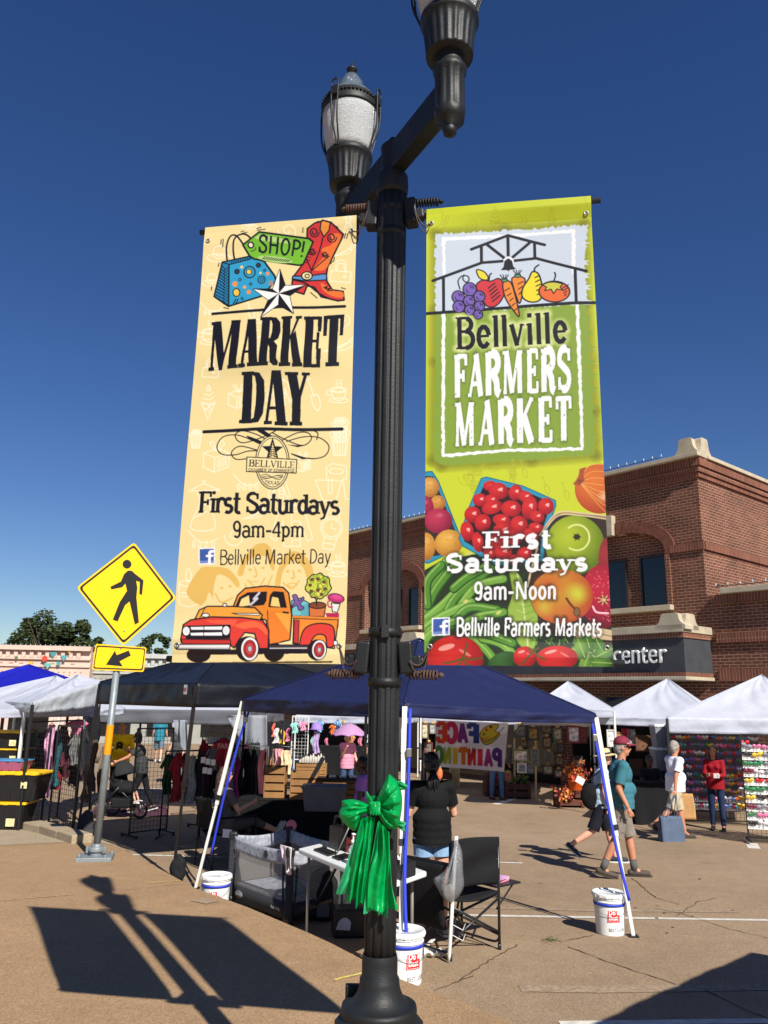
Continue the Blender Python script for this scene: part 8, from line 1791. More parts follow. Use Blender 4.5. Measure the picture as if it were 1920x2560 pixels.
m_tubgrey = M('tub_grey',(104,104,112),.5,trans=.15);m_tubclear = M('tub_clear',(84,86,90),.3,trans=.3);m_lidg = M('lid_grey',(92,100,112),.5)
t_ = at(810,2025,11.75);bin_('translucent grey tub with lid standing before the right crate',t_,.6,.38,.33,m_tubgrey,m_lidg,'grey tubs')
t_ = gnd(640,2100);bin_('clear tub on the ground right of the camp chair, lowest of its pile',V(t_.x,t_.y+.2,t_.z),.42,.36,.3,m_tubclear,m_tubclear,'grey tubs');bin_('small clear tub on top of the pile right of the camp chair',V(t_.x,t_.y+.2,t_.z+.31),.4,.34,.18,m_tubclear,m_tubclear,'grey tubs')
cn = at(770,2003,11.7);r_ = root('canister','white speckled canister before the middle crate','canister',V(cn.x-.0,cn.y,cn.z));b = MB();b.lathe([(.055,0),(.058,.005),(.058,.2),(.055,.205),(.001,.206)],cn,20);b.build('body',M('speckled',(200,196,188),.5,var=.5,scale=90),r_)
# yellow lidded bins at the left edge
m_tubk = M('tub_black',(24,24,26),.45,var=.1);m_lidy = M('lid_yellow',(232,184,24),.4,var=.05)
tb0 = walk(14,2076);S_ = (tb0.y/ F_PX)*1.02
bin_('black bin with yellow lid resting on the pavement, lowest of the left stack',V(tb0.x-.16,tb0.y+.25,tb0.z),.82,.5,.42,m_tubk,m_lidy,'black bins with yellow lids',sticker=(.22,.06,.07,.12))
bin_('black bin with yellow lid, second from the ground, biggest lid',V(tb0.x-.02,tb0.y+.25,tb0.z+.44),.92,.54,.44,m_tubk,m_lidy,'black bins with yellow lids',sticker=(.24,.2,.05,.1))
bin_('small clear bin with a blue lid on top of the two lowest bins',V(tb0.x-.18,tb0.y+.2,tb0.z+.9),.66,.4,.16,M('tub_pink',(150,80,110),.4),M('lid_blue',(66,130,176),.4),'clear bins')
ty = tb0.y+1.0;tz0 = at(20,1960,ty).z;
for i,(py,lab) in enumerate(((1957,'lowest'),(1912,'middle'),(1872,'topmost'))):
	c_ = at(6,py,ty);bin_('smaller black bin with yellow lid, %s of the rear stack' % lab,V(c_.x-.06,ty+.25,c_.z),.74-.02*i,.46,at(6,(1912,1872,1829)[i],ty).z-c_.z,m_tubk,m_lidy,'black bins with yellow lids',sticker=(.22,.05,.06,.1))
c_ = at(6,1990,ty);bin_('black bin under the rear stack, mostly hidden by the blue lid',V(c_.x-.06,ty+.25,zwk(0,ty)),.78,.48,at(6,1957,ty).z-zwk(0,ty),m_tubk,m_lidy,'black bins with yellow lids')
# stroller
sg = at(310,1960,17.3);sg = V(sg.x,17.3,zst(sg.x,17.3));st = root('stroller','black three wheeled stroller with its hood up and a child inside','stroller',sg);sf = V(1,-.25,0).normalized();ss = V(-sf.y,sf.x,0)
def wheel(c,r): 
	b = MB();pts = [c+sf*r*math.cos(t)+V(0,0,r*math.sin(t)) for t in [2*math.pi*i/24 for i in range(24)]];b.path(pts,.025,8,closed=True);w_ = b.build('wheel',m_plast,st);b = MB()
	for i in range(6): t = math.pi*i/6;b.tube(c+sf*(r*.9*math.cos(t))+V(0,0,r*.9*math.sin(t)),c-sf*(r*.9*math.cos(t))-V(0,0,r*.9*math.sin(t)),.006,.006,5)
	b.build('spokes',m_steel,w_)
for s in (-1,1): wheel(sg-sf*.38+ss*.26*s+V(0,0,.2),.18)
wheel(sg+sf*.42+V(0,0,.17),.15)
b = MB()
for s in (-1,1): b.tube(sg-sf*.38+ss*.26*s+V(0,0,.2),sg+sf*.05+ss*.26*s+V(0,0,.62),.014);b.tube(sg+sf*.42+V(0,0,.17),sg-sf*.1+ss*.26*s+V(0,0,.7),.014);b.tube(sg-sf*.05+ss*.26*s+V(0,0,.6),sg-sf*.45+ss*.24*s+V(0,0,1.08),.014)
b.tube(sg-sf*.45-ss*.24+V(0,0,1.08),sg-sf*.45+ss*.24+V(0,0,1.08),.016);b.build('frame',m_tube,st)
b = MB();b.ball(sg+sf*.0+V(0,0,.58),(.3,.22,.16),16,10,Rm=Matrix((tuple(sf),tuple(ss),(0,0,1))).transposed());b.ball(sg-sf*.12+V(0,0,.78),(.14,.22,.26),16,10,Rm=Matrix((tuple(sf),tuple(ss),(0,0,1))).transposed());skinmesh(b,'seat',fab('stroller_black',(28,28,30)),st,.016,3,.006)
b = MB()
def hood(u,v): t = math.pi*u;a = .25+1.5*v;return sg-sf*.08+V(0,0,.82)+ss*(.25*math.cos(t))+(sf*math.cos(a)+V(0,0,math.sin(a)))*(.3*math.sin(t))
b.sheet(hood,16,10);b.build('hood',fab('stroller_hood',(40,40,42)),st,thick=.012)
b = MB();b.box(sg+sf*.0+V(0,0,.3),(.4,.34,.2));b.build('basket',fab('stroller_black',(28,28,30)),st,bevel=.04)
J = person('small child in the black stroller, only pale legs and shoes showing',sg+sf*.04+V(0,0,.3),math.atan2(sf.y,sf.x),.85,((80,55,0),(75,50,0)),-20,((20,5,40,0),(20,5,40,0)),'fair',fab('child_top',(40,40,46)),.7,.02,fab('child_shorts',(36,36,40)),.7,shoes=(M('white_shoe',(196,196,200),.6),m_sole_w),hair='brown',voxel=.009,seed=41)
# ================================================================ face painting sheet, hung from the far side of the navy canopy
fs = root('cloth_sign','white hanging sheet reading FACE PAINTING backwards with a yellow palette','banner',at(1178,1860,10.2));fart = art_face()
PT = np.array([[list(at(1091,1801,10.9)),list(at(1271,1808,9.6))],[list(at(1087,1916,10.9)),list(at(1260,1929,9.6))]])
def ffn(u,v):
	U = u[...,None];W = v[...,None];p = (PT[0,0]*(1-U)+PT[0,1]*U)*(1-W)+(PT[1,0]*(1-U)+PT[1,1]*U)*W;return p+np.array([0,1.,0])*(.012*np.sin(7*u+3*v)*v)[...,None]
art_grid('printed_cloth',fart,ffn,art_mat('sheet_print',.8,.6,.95),fs)
# ================================================================ racks, clothes, crafts, hair bows
def gridwall(label,p0,p1,H,cell=.076,mat=m_bleg,casters=True,group='wire grid panels'):
	p0 = Vector(p0);p1 = Vector(p1);d = p1-p0;d.z = 0;L = d.length;d.normalize();n = V(-d.y,d.x,0);z0 = min(p0.z,p1.z)+.1;r_ = root('grid_panel',label,'display rack',(p0+p1)/2,group);o = V(p0.x,p0.y,z0);b = MB()
	for i in range(int(L/cell)+1): b.bar(o+d*cell*i,o+d*cell*i+V(0,0,H-.1),.005)
	for i in range(int((H-.1)/cell)+1): b.bar(o+V(0,0,cell*i),o+d*L+V(0,0,cell*i),.005)
	b.build('grid',mat,r_,fix=False);b = MB()
	for p in (o,o+d*L): b.bar(p-V(0,0,.05),p+V(0,0,H-.1),.026)
	for h in (0,H-.1): b.bar(o+V(0,0,h),o+d*L+V(0,0,h),.024)
	b.build('frame',mat,r_)
	for p in (o,o+d*L):
		b = MB();b.bar(p-n*.26-V(0,0,.04),p+n*.26-V(0,0,.04),.04,.03);f_ = b.build('foot_bar',mat,r_)
		if casters:
			b = MB()
			for s in (-.24,.24): b.tube(p+n*s+d*.012-V(0,0,.075),p+n*s-d*.012-V(0,0,.075),.026,.026,12)
			b.build('casters',m_plast,f_)
	return r_
gridwall('black wire grid panel on casters in the middle under the black canopy',gnd(322,2094),gnd(415,2086),1.84)
gridwall('black wire grid panel hung with cards and tees beside the camp chair',gnd(492,2070),gnd(590,2056),1.8)
gridwall('black wire grid panel nearest the yellow lidded bins',drop(at(60,1900,14.5)),drop(at(120,1900,14.0)),1.8)
gridwall('black wire grid panel at the far left leg of the black canopy',drop(at(138,1900,13.9)),drop(at(198,1900,13.3)),1.85)
gridwall('white wire grid panel hung with baby clothes across the street',at(727,1908,22),at(768,1908,22),at(740,1790,22).z-at(740,1908,22).z,.09,m_wleg,False)
def garment(label,px,py,w,h,Y,c,kind='tee',text=None,group='hanging clothes'):
	t = at(px,py,Y);s = Y/F_PX*1.02;W,H_ = w*s/2,h*s;r_ = root('garment',label,'clothes',t-V(0,0,H_),group);sd_ = R.uniform(0,6);b = MB()
	def fn(u,v):
		a = 2*math.pi*u;k = {'tee': .62 if v > .12 else .35+2.2*v,'dress': (.3+1.6*v if v < .16 else .42+.1*math.cos((v-.16)*6)+.5*max(0,v-.45)),'skirt': .5+.5*v,'side': .75+.2*v}[kind]
		return t+V(W*k*math.cos(a)+.02*math.sin(v*8+sd_),(W*k*.35+.03)*math.sin(a)*(1+.45*math.sin(5*a+sd_)*v)-.02*math.sin(7*a+v*3),-H_*v*(1+.03*math.sin(3*a+sd_)))
	b.sheet(fn,40,14)
	if kind == 'tee':
		for q in (-1,1): b.tube(t+V(W*.45*q,0,-H_*.1),t+V(W*1.0*q,-.02,-H_*.36),W*.2,W*.24,10)
	b.build('cloth',M('cloth_%d_%d_%d' % c,c,.85,var=.35,scale=9,bump=.4,bscale=14),r_);b = MB();b.path(spl3([t+V(-W*.5,0,-.03),t+V(0,0,.02),t+V(W*.5,0,-.03)]),.006,5);b.path([t+V(0,0,.02),t+V(.0,0,.07),t+V(.03,0,.09)],.004,5);b.build('hanger',m_plast,r_)
	if text: text_mesh('print',text,.12,t+V(-W*.5,-W*.35-.06,-H_*.35),V(1,0,0),V(0,0,1),M('print_pink',(226,150,160),.7,var=0),r_,sx=.9,bold=.004)
for a in (('sage green mesh dress at the left end of the silver edged tent',86,1826,34,135,15.1,(88,112,100),'dress'),('charcoal jacket behind the sage mesh dress',72,1818,34,110,15.8,(50,52,54)),('long tie dyed pink and tan dress hanging in front',130,1812,38,160,14.5,(206,150,184),'dress'),('teal dress behind the tie dyed dress',150,1832,24,118,15.2,(26,96,104),'dress'),('dark red skirt low behind the tie dyed dress',143,1928,26,40,15.3,(130,20,40),'skirt'),('maroon cardigan beside the teal dress',160,1815,30,90,15.6,(92,30,56)),('black and white zebra top near the black leg',190,1838,28,66,14.9,(110,110,108)),('pink floral blouse hung high under the silver valance',196,1800,46,34,15.5,(196,110,140)),
          ('black hoodie right of the zebra top',210,1822,30,90,15.4,(34,34,36)),('brown wrap dress behind the grey sign post',236,1850,34,118,14.9,(92,72,62),'dress'),('grey brown tunic behind the sign post base',262,1868,30,100,15.6,(110,98,84)),('taupe top low left of the sign post',222,1920,34,74,15.0,(104,86,88)),
          ('dark green tee at the left end of the round rack',424,1886,34,88,14.6,(34,66,38)),('red tee with a white print on the round rack',446,1882,34,108,14.4,(150,28,44)),('maroon tee right of the red printed tee',466,1884,30,100,14.8,(90,26,36)),('black and white striped top on the round rack',482,1890,22,104,14.4,(150,150,150),'side'),('charcoal top at the right end of the round rack',500,1886,26,100,14.7,(58,58,62)),('bright red tank top by the wire grid',512,1850,22,70,15.4,(186,30,44)),('crimson tee printed FARM on the wire grid',560,1846,44,62,14.6,(168,24,50),'tee','FARM'),('grey tee left of the crimson FARM tee',534,1866,30,54,14.8,(128,128,130)),('rose scarf trailing below the crimson FARM tee',556,1884,12,90,14.6,(206,110,130),'side'),
          ('plain black dress at the left end of the far rack',622,1872,24,112,15.6,(16,16,18),'side'),('second plain black dress on the far rack',637,1874,24,112,15.4,(22,20,22),'side'),('dark wine dress on the far rack',652,1876,24,112,15.6,(70,20,34),'side'),('brown blouse at the right end of the far rack',664,1874,20,100,15.8,(84,50,44),'side'),('magenta dress hanging low by the blue strap',594,1896,24,112,14.8,(150,30,110),'dress'),('pale grey blouse beside the magenta dress',583,1880,20,100,15.0,(150,150,160),'side'),
          ('cream cardigan at the front of the street rack',716,1876,30,52,19.5,(212,190,150),'side'),('pink cardigan behind the cream one',700,1872,26,50,19.8,(214,150,160),'side'),('blue jeans at the right end of the street rack',728,1896,12,30,19.6,(50,90,150),'side'),('tan jumper left of the pink cardigan',688,1872,22,56,19.9,(160,120,84),'side'),('white and grey child dress hung high across the street',692,1820,24,34,22,(206,204,200),'dress'),('yellow child dress hung high across the street',708,1824,18,32,22,(226,196,60),'dress'),('pink child dress at the end of its row',720,1820,18,30,22,(220,130,160),'dress'),('mint romper on the white wire grid',738,1806,22,24,21.8,(150,206,196)),('pink romper on the white wire grid',758,1804,22,20,21.8,(226,150,180)),('orange shirt on the white frame behind the parasol',832,1812,16,22,24,(220,120,60)),('navy shirt on the white frame behind the parasol',846,1814,14,22,24,(40,50,90)),('striped tee beside the navy shirt',858,1812,14,22,24,(190,170,150)),('lilac jacket on a stand below the lilac hat',791,1828,18,50,22,(170,150,190),'side')): garment(*a)
for i in range(26):
	nm,c = R.choice((('black',(20,20,22)),('dark grey',(52,52,56)),('dark brown',(58,42,36)),('deep green',(34,54,44)),('dull maroon',(70,24,34)),('slate',(62,70,78))));lf = i < 14
	garment('%s top among the crowded clothes %s' % (nm,'under the silver edged tent' if lf else 'on the rails behind the camp chair'),66+11*i if lf else 506+12.5*(i-14),R.uniform(1822,1846) if lf else R.uniform(1852,1880),R.uniform(24,36),R.uniform(80,140),16.0+.05*(i % 5),c,R.choice(('tee','side','dress')))
hc_ = at(791,1820,22);b = MB();b.lathe([(.2,-.04),(.13,0),(.12,.09),(.08,.13),(.001,.14)],hc_,20);b.build('sun_hat',M('lilac_felt',(150,120,200),.9),thick=.008,label='lilac sun hat on a stand across the street',cat='hat')
def rail(label,pa,pb,Y,pyb):
	a = at(*pa,Y);c = at(*pb,Y);r_ = root('clothes_rail',label,'clothes rail',V((a.x+c.x)/2,Y,zst(a.x,Y)),'clothes rails');b = MB();b.tube(a,c,.014)
	for p in (a,c): g_ = V(p.x,p.y,zst(p.x,p.y)+.03);b.tube(p,g_,.014);b.tube(g_-V(0,.25,0),g_+V(0,.25,0),.014)
	b.build('frame',m_tube,r_)
rail('black clothes rail of tees under the black canopy',(415,1878),(512,1876),14.6,0);rail('black clothes rail of dark dresses left of the crates',(578,1864),(672,1866),15.6,0);rail('low clothes rail of cardigans across the street',(682,1864),(734,1868),19.7,0);rail('clothes rail under the silver edged white tent',(66,1806),(212,1800),15.4,0)
for i,(x,y) in enumerate(((508,1900),(520,1904),(533,1906),(512,1926),(524,1928))):
	b = MB();p = at(x,y,13.0);b.box(p,(.07,.008,.09));b.build('price_card',m_wht,label='small white card clipped to the wire grid beside the camp chair',cat='card',group='white cards on the wire grid')
b = MB();b.sheet(lambda u,v: gnd(225,2040).lerp(gnd(420,2042),u)+(gnd(240,2012)-gnd(225,2040))*v+V(0,0,.012),8,4);b.build('rug',M('wine_rug',(74,34,50),.9,var=.3,scale=9),label='dark wine coloured rug under the black canopy',cat='rug')
# across the street: black tables, dark backdrops
clothtable('black draped table across the street behind the lady with the parasol',748,912,1866,1960,23.5,.8,m_cloth_k);clothtable('black draped table in the dark booth behind the walkers',1582,1672,1957,2042,17.6,.7,m_cloth_k);clothtable('blue draped table end behind the white pole of the dark booth',1640,1700,1925,2010,19.2,.5,fab('blue_table',(30,60,110)))
def backdrop(label,x0,x1,y0,y1,Y,c):
	b = MB();b.sheet(lambda u,v: at(x0+(x1-x0)*u,y0+(y1-y0)*v,Y)+V(0,.05*math.sin(u*30)+.02*math.sin(u*71),0),60,6);b.build('backdrop_curtain',fab('drop_%d' % c[0],c),thick=.01,label=label,cat='curtain',group='booth backdrops')
backdrop('black backdrop of the booth behind the man in the maroon cap',1478,1668,1800,1985,20.8,(22,21,22));backdrop('grey backdrop reading discov behind the hair bow rack',1668,1850,1815,2030,18.6,(112,112,116));backdrop('dark backdrop of the craft booth left of the brick wall',1050,1096,1800,1960,22.5,(30,28,28));backdrop('black backdrop across the street behind the child clothes',640,1000,1800,1925,26.2,(26,24,28))
t_ = at(1692,1849,18.5);text_mesh('sign_text','discov',.3,t_,V(1,0,0),V(0,0,1),m_ink,None,sx=1.0,shear=.3)
o = bpy.data.objects['sign_text'];o.parent = [q for q in bpy.data.objects if q.name.startswith('backdrop_curtain') and 'discov' in q.get('label','')][0];bo = o.parent.location.copy()
for v in o.data.vertices: v.co -= bo
def picture(label,x0,y0,x1,y1,Y,fc,ac,name='picture',cat='picture',tilt=0):
	a = at(x0,y1,Y);c = at(x1,y0,Y);o = (a+c)/2;w,h = c.x-a.x,c.z-a.z;r_ = root(name,label,cat,V(o.x,o.y,a.z));Rz = Matrix.Rotation(tilt,3,'Y');fm = M('frame_%d_%d_%d' % fc,fc,.6,var=.2);b = MB();t = min(w,h)*.14
	for s in (-1,1): b.box(o+Rz @ V(s*(w/2-t/2),0,0),(t,.04,h),Rz);b.box(o+Rz @ V(0,0,s*(h/2-t/2)),(w-2*t,.038,t),Rz)
	b.build('frame',fm,r_);b = MB();b.box(o+Rz @ V(0,.005,0),(w-2*t+.01,.012,h-2*t+.01),Rz);b.build('panel',M('art_%d_%d_%d' % ac,ac,.6,var=.75,scale=11),r_)
	if cat == 'picture': b = MB();b.path([o+Rz @ V(-w*.2,-.02,h/2),o+V(0,-.02,h/2+.09),o+Rz @ V(w*.2,-.02,h/2)],.006,5);b.ball(o+V(0,-.03,h/2+.03),(.06,.02,.035),10,6);b.build('ribbon',M('raffia',(186,150,96),.8),r_)
Yc = 21.2
for a in (('narrow cream picture at the left edge of the craft booth',1054,1809,1071,1846,Yc,(104,92,66),(190,180,150)),('round grey wreath plaque beside the cream picture',1074,1810,1089,1834,Yc,(120,116,110),(170,166,160)),('dark framed night picture right of the face painting sheet',1286,1812,1315,1842,Yc,(70,72,74),(120,110,90)),('dark framed picture with a gold bow',1319,1818,1347,1851,Yc,(44,46,54),(160,120,50)),('dim brown framed picture under the tent eave',1352,1811,1380,1834,Yc,(70,52,36),(120,104,84)),('olive framed floral sign on the easel',1281,1873,1321,1906,Yc-.3,(110,108,60),(206,190,170)),('small white print pinned under the olive sign',1293,1908,1316,1932,Yc-.3,(206,200,184),(120,124,130)),('tall grey green board on the right easel post',1327,1872,1347,1916,Yc-.3,(120,122,100),(96,100,90)),('tall dark board left of the olive sign',1266,1868,1282,1910,Yc-.2,(90,80,62),(70,66,56)),('round dark plaque low on the easel',1318,1908,1334,1934,Yc-.2,(90,92,94),(130,132,130)),('red framed portrait beside the canopy corner',1418,1814,1450,1858,20.3,(120,30,36),(206,196,196)),('dark red board half behind the red framed portrait',1451,1818,1466,1858,20.5,(104,40,44),(130,60,60)),('small black and white bird picture under the sheet',1080,1880,1098,1904,Yc,(170,166,150),(120,120,118))): picture(*a)
for a in (('white scalloped wooden plaque behind the maroon cap',1518,1824,1538,1867,19.9,(196,194,188),(206,204,200)),('red oval plaque just above the maroon cap',1555,1822,1573,1850,19.9,(180,30,40),(190,34,44)),('tan wooden tag left of the red plaque',1541,1830,1556,1860,19.9,(150,110,66),(160,120,76)),('weathered grey board right of the red plaque',1570,1824,1587,1860,19.9,(150,146,136),(166,160,150)),('upper brown slatted board above the seated vendor',1590,1838,1626,1880,19.8,(92,58,34),(104,66,40)),('lower brown slatted board left of the seated vendor',1576,1898,1606,1938,19.8,(84,54,34),(92,60,38)),('dark hello sign above the orange pot',1424,1890,1456,1914,20.0,(44,32,28),(52,38,32))): picture(*a[:8],'wooden_plaque','plaque')
hs = [q for q in bpy.data.objects if q.get('label') == 'dark hello sign above the orange pot'][0];text_mesh('lettering','hello',.16,at(1431,1908,19.95),V(1,0,0),V(0,0,1),M('copper',(206,130,80),.5,var=0),hs,sx=.9,shear=.3)
m_mah = M('mahogany',(84,44,32),.6,var=.2,scale=3,bump=.2,bscale=12);m_pale = M('pale_pine',(206,180,130),.7,var=.15,scale=5)
def planter(label,x0,x1,py_top,py_bot,dep=.5,mat=m_mah,flowers=None,n=260):
	g_ = gnd((x0+x1)/2,py_bot);a = at(x0,py_bot,g_.y);c = at(x1,py_bot,g_.y);t = at(x0,py_top,g_.y);w = c.x-a.x;h = t.z-g_.z;o = V((a.x+c.x)/2,g_.y+dep/2,g_.z);r_ = root('planter',label,'planter',o,'brown wooden planters');b = MB()
	for s in (-1,1): b = MB();b.box(o+V(s*w*.44,0,h/2),(w*.12,dep,h));b.build('end_board',mat,r_,bevel=.01)
	b = MB()
	for z,k in ((h*.78,h*.38),(h*.3,h*.34)): b.box(o+V(0,-dep*.42,z),(w*.76,.03,k));b.box(o+V(0,dep*.42,z),(w*.76,.03,k))
	b.box(o+V(0,0,h*.2),(w*.76,dep*.8,.03));b.build('side_board',mat,r_)
	if flowers:
		b = MB();L_ = [M('plant_%d_%d_%d' % c_,c_,.7,var=.2) for c_ in flowers]
		for i in range(n): p = o+V(R.uniform(-.45,.45)*w,R.uniform(-.4,.4)*dep,h+abs(R.gauss(0,.13)));x,z = frame(V(R.gauss(0,1),R.gauss(0,1)-.5,R.gauss(0,1)+.6));s = R.uniform(.02,.05);b.add([p-x*s,p+z*s,p+x*s,p-z*s],[(0,1,2,3)],R.randrange(len(L_)))
		pl = root('potted_flowers','flowers growing in the '+label,'plant',o+V(0,0,h));b.build('foliage',L_,pl,fix=False)
	return o,h
fl_ = ((60,84,44),(70,96,50),(190,170,60),(48,70,38))
planter('brown wooden planter right of the jeans',1266,1328,1958,1998,.6,flowers=fl_);planter('dark planter box half behind the jeans',1214,1268,1950,1992,.6,flowers=((60,84,44),(170,50,60),(50,70,40)));planter('tall brown planter box by the scarecrow doll',1104,1130,1934,1970,.4);planter('brown slatted stand under the orange pot',1394,1462,1976,2020,.5)
r_ = root('cabinet','pale wooden cabinet with a Z braced door','cabinet',gnd(1138,1967));c_ = LOC[r_.name];b = MB();b.box(c_+V(0,.2,.33),(.28,.4,.66));b.build('body',m_pale,r_,bevel=.01);b = MB();b.box(c_+V(0,-.006,.3),(.22,.012,.46));d_ = b.build('door',M('pale_door',(180,152,104),.7),r_);b = MB();b.bar(c_+V(-.1,-.018,.1),c_+V(.1,-.018,.5),.03,.012);b.build('brace',m_pale,d_)
for x,y0,y1,lab in ((1287,1846,1996,'left pale easel post of the craft booth'),(1340,1850,2002,'right pale easel post of the craft booth')):
	g_ = gnd(x,y1);b = MB();b.bar(g_,at(x-1,y0,g_.y),.06,.04);b.build('easel_post',m_pale,label=lab,cat='post')
r_ = root('scarecrow_doll','orange and white scarecrow doll on the brown box','doll',at(1098,1955,20.8));c_ = LOC[r_.name];b = MB();b.ball(c_+V(0,0,.2),(.09,.07,.16),12,8);b.build('body',M('doll_orange',(206,110,60),.8,var=.4,scale=20),r_);b = MB();b.ball(c_+V(0,0,.4),.075,12,8);b.build('head',M('doll_cream',(226,206,180),.8),r_);b = MB();b.lathe([(.12,.44),(.07,.46),(.05,.56),(.001,.6)],c_,14);b.build('hat',M('doll_hat',(190,70,40),.8),r_)
pc_ = at(1439,1976,20.0);r_ = root('flower_pot','orange ribbed pot of autumn leaves on the brown stand','flower pot',pc_);b = MB();b.lathe([(.13,0),(.15,.02),(.17,.2),(.185,.21),(.185,.25),(.16,.25),(.15,.2)],pc_,60,flute=lambda t,i: 1-.03*(math.cos(20*t) > 0));b.build('pot',M('terracotta_orange',(214,92,26),.55),r_);b = MB();L_ = [M('autumn_%d' % i,c,.7,var=.2) for i,c in enumerate(((206,110,40),(186,70,40),(226,160,80),(110,50,60)))]
for i in range(420): v = V(R.gauss(0,.14),R.gauss(0,.12),abs(R.gauss(.12,.14)));p = pc_+V(0,0,.25)+v;x,z = frame(V(R.gauss(0,1),R.gauss(0,1),R.gauss(0,1)));s = R.uniform(.02,.06);b.add([p-x*s*.5,p+z*s,p+x*s*.5,p-z*s],[(0,1,2,3)],R.randrange(4))
b.build('leaves',L_,r_,fix=False)
b = MB();c_ = at(1412,1985,19.7)
for i in range(90): p = c_+V(R.gauss(0,.12),R.gauss(0,.05),R.gauss(0,.1));x,z = frame(V(R.gauss(0,1),-1,R.gauss(0,1)));s = R.uniform(.02,.05);b.add([p-x*s,p+z*s,p+x*s,p-z*s],[(0,1,2,3)],R.randrange(4))
b.build('garland',L_,fix=False,label='leaf garland hanging over the left corner of the brown stand',cat='garland')
for i,y in enumerate((1926,1868)): p = at(1656,y,18.9);bin_(('lower','upper')[i]+' white tub in the stack beside the dark booth',p,.42,.4,.5,m_curt,m_wplast,'white tubs')
# hair bow racks under the right canopy
ra0,ra1 = V(6.36,17.9,0),V(8.05,17.5,0)
for p in (ra0,ra1): p.z = zst(p.x,p.y)
gridwall('long black wire rack covered in rows of hair bows',ra0,ra1,2.06,.075,m_bleg,False);rb0 = at(1864,2000,15.3);rb1 = rb0+V(1.5,-.4,0)
for p in (rb0,rb1): p.z = zst(p.x,p.y)
gridwall('sunlit black wire rack of hair bows at the right edge',rb0,rb1,1.9,.075,m_bleg,False)
BCOL = {'red': (206,30,44),'white': (216,214,214),'pink': (222,120,160),'purple': (130,90,170),'blue': (80,110,170),'green': (50,130,80),'orange': (226,110,50),'yellow': (226,190,60),'black': (34,32,36),'teal': (70,150,150),'grey': (140,140,150),'wine': (120,30,60)}
protos = {}
def hairbow(col,p,s,lab,face):
	if col not in protos:
		b = MB();o_ = V(0,0,0)
		for q in (-1,1):
			b.ball(V(.5*q,0,.06),(.46,.16,.36),8,6);b.add([V(.05*q,-.02,-.05),V(.55*q,-.05,-.62),V(.25*q,-.05,-.68)],[(0,1,2)])
		b.ball(V(0,-.08,0),(.16,.14,.18),8,6);o = b.build('hair_bow',M('bow_'+col,BCOL[col],.6,var=.35,scale=3));protos[col] = o;first = True
	else: o = protos[col].copy();COL.objects.link(o)
	o.location = p;o.scale = (s,s,s);o.rotation_euler = (0,R.uniform(-.3,.3),face);tag(o,lab,'hair bow','hair bows on the wire racks')
def rows(a,c,z0,z1,n,m,s,where,card,pal):
	d = V(c.x-a.x,c.y-a.y,0);ang = math.atan2(d.y,d.x);n_ = V(d.y,-d.x,0).normalized()
	for i in range(n):
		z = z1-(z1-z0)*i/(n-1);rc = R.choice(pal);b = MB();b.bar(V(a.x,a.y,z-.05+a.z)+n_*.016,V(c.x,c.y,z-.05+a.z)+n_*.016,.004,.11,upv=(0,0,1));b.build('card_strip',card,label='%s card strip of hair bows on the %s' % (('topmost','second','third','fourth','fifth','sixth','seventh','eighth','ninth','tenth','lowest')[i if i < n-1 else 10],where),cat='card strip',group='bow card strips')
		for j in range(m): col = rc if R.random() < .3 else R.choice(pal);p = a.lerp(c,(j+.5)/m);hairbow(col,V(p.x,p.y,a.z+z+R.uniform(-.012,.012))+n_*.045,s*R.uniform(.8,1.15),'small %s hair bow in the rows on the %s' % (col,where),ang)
rows(ra0,ra1,.4,1.93,11,19,.07,'long black wire rack',M('dim_card',(84,78,84),.8,var=.5,scale=30),['pink','purple','red','grey','blue','orange','white','teal','wine','green','yellow'])
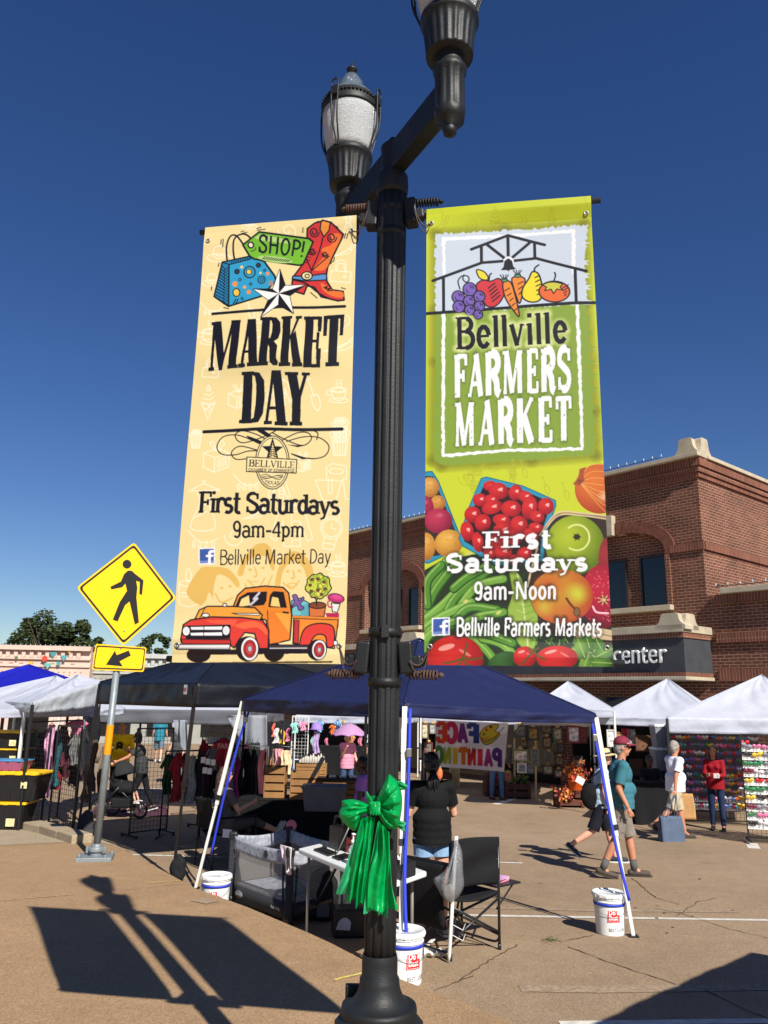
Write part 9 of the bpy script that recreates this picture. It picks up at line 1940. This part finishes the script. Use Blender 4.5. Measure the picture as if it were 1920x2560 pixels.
rows(rb0,rb1,.35,1.7,10,9,.095,'sunlit rack at the right edge',m_wht,['red','white','black','pink','green','grey','wine','yellow'])
for i,(c,x,y) in enumerate((('red',1862,1856),('orange',1856,1932),('yellow',1858,1998),('yellow',1854,2014),('green',1862,1876),('white',1858,1972))): hairbow(c,at(x,y,15.6),.1,'large %s hair bow clipped at the corner between the two bow racks' % c,0)
k_ = 0
for x,y,w,h in ((1300,1850,18,18),(1330,1856,20,14),(1356,1842,22,28),(1384,1820,20,30),(1392,1858,18,24),(1362,1880,20,26),(1388,1892,22,22),(1358,1914,24,22),(1386,1924,20,20),(1262,1932,16,20),(1404,1806,12,18),(1060,1856,22,26),(1062,1890,16,26)):
	c = R.choice(((96,78,54),(60,58,54),(120,112,92),(92,40,36)));k_ += 1;picture(('small','square','worn','rustic','narrow','framed','plain','pale','dull','dark','tiny','slim','old')[k_-1]+' craft picture hanging %s in the crowded wooden crafts booth' % ('high up' if y < 1850 else 'at eye level' if y < 1885 else 'low down'),x,y,x+w,y+h,21.6+.1*(k_ % 3),c,R.choice(((190,180,160),(150,130,90),(110,100,90),(180,90,60))))
for i in range(22):
	x = 640+R.uniform(0,350);nm,c = R.choice((('white',(206,204,206)),('coral',(220,110,90)),('mustard',(200,160,60)),('sky blue',(130,170,210)),('rose',(206,120,140)),('mint',(150,200,180)),('black',(30,30,34))));hi = i % 2
	garment('%s baby garment in the %s row on the dark wall across the street' % (nm,('lower','upper')[hi]),x,1800+R.uniform(0,8) if hi else 1834+R.uniform(0,12),R.uniform(12,20),R.uniform(20,32),25.2,c,R.choice(('tee','dress')))
# litter and leaves on the street
for i in range(14):
	g_ = gnd(R.uniform(1120,1900),R.uniform(2150,2500));b = MB();s = R.uniform(.012,.03);b.sheet(lambda u,v: g_+V(s*2*(u-.5)*math.cos(i)-s*(v-.5)*math.sin(i),s*2*(u-.5)*math.sin(i)+s*(v-.5)*math.cos(i),.006+.006*math.sin(u*5)),4,2);b.build('dry_leaf',M('dry_leaf',(96,70,44),.9,var=.3),label='small dry leaf lying on the brown street',cat='leaf',group='dry leaves on the street')
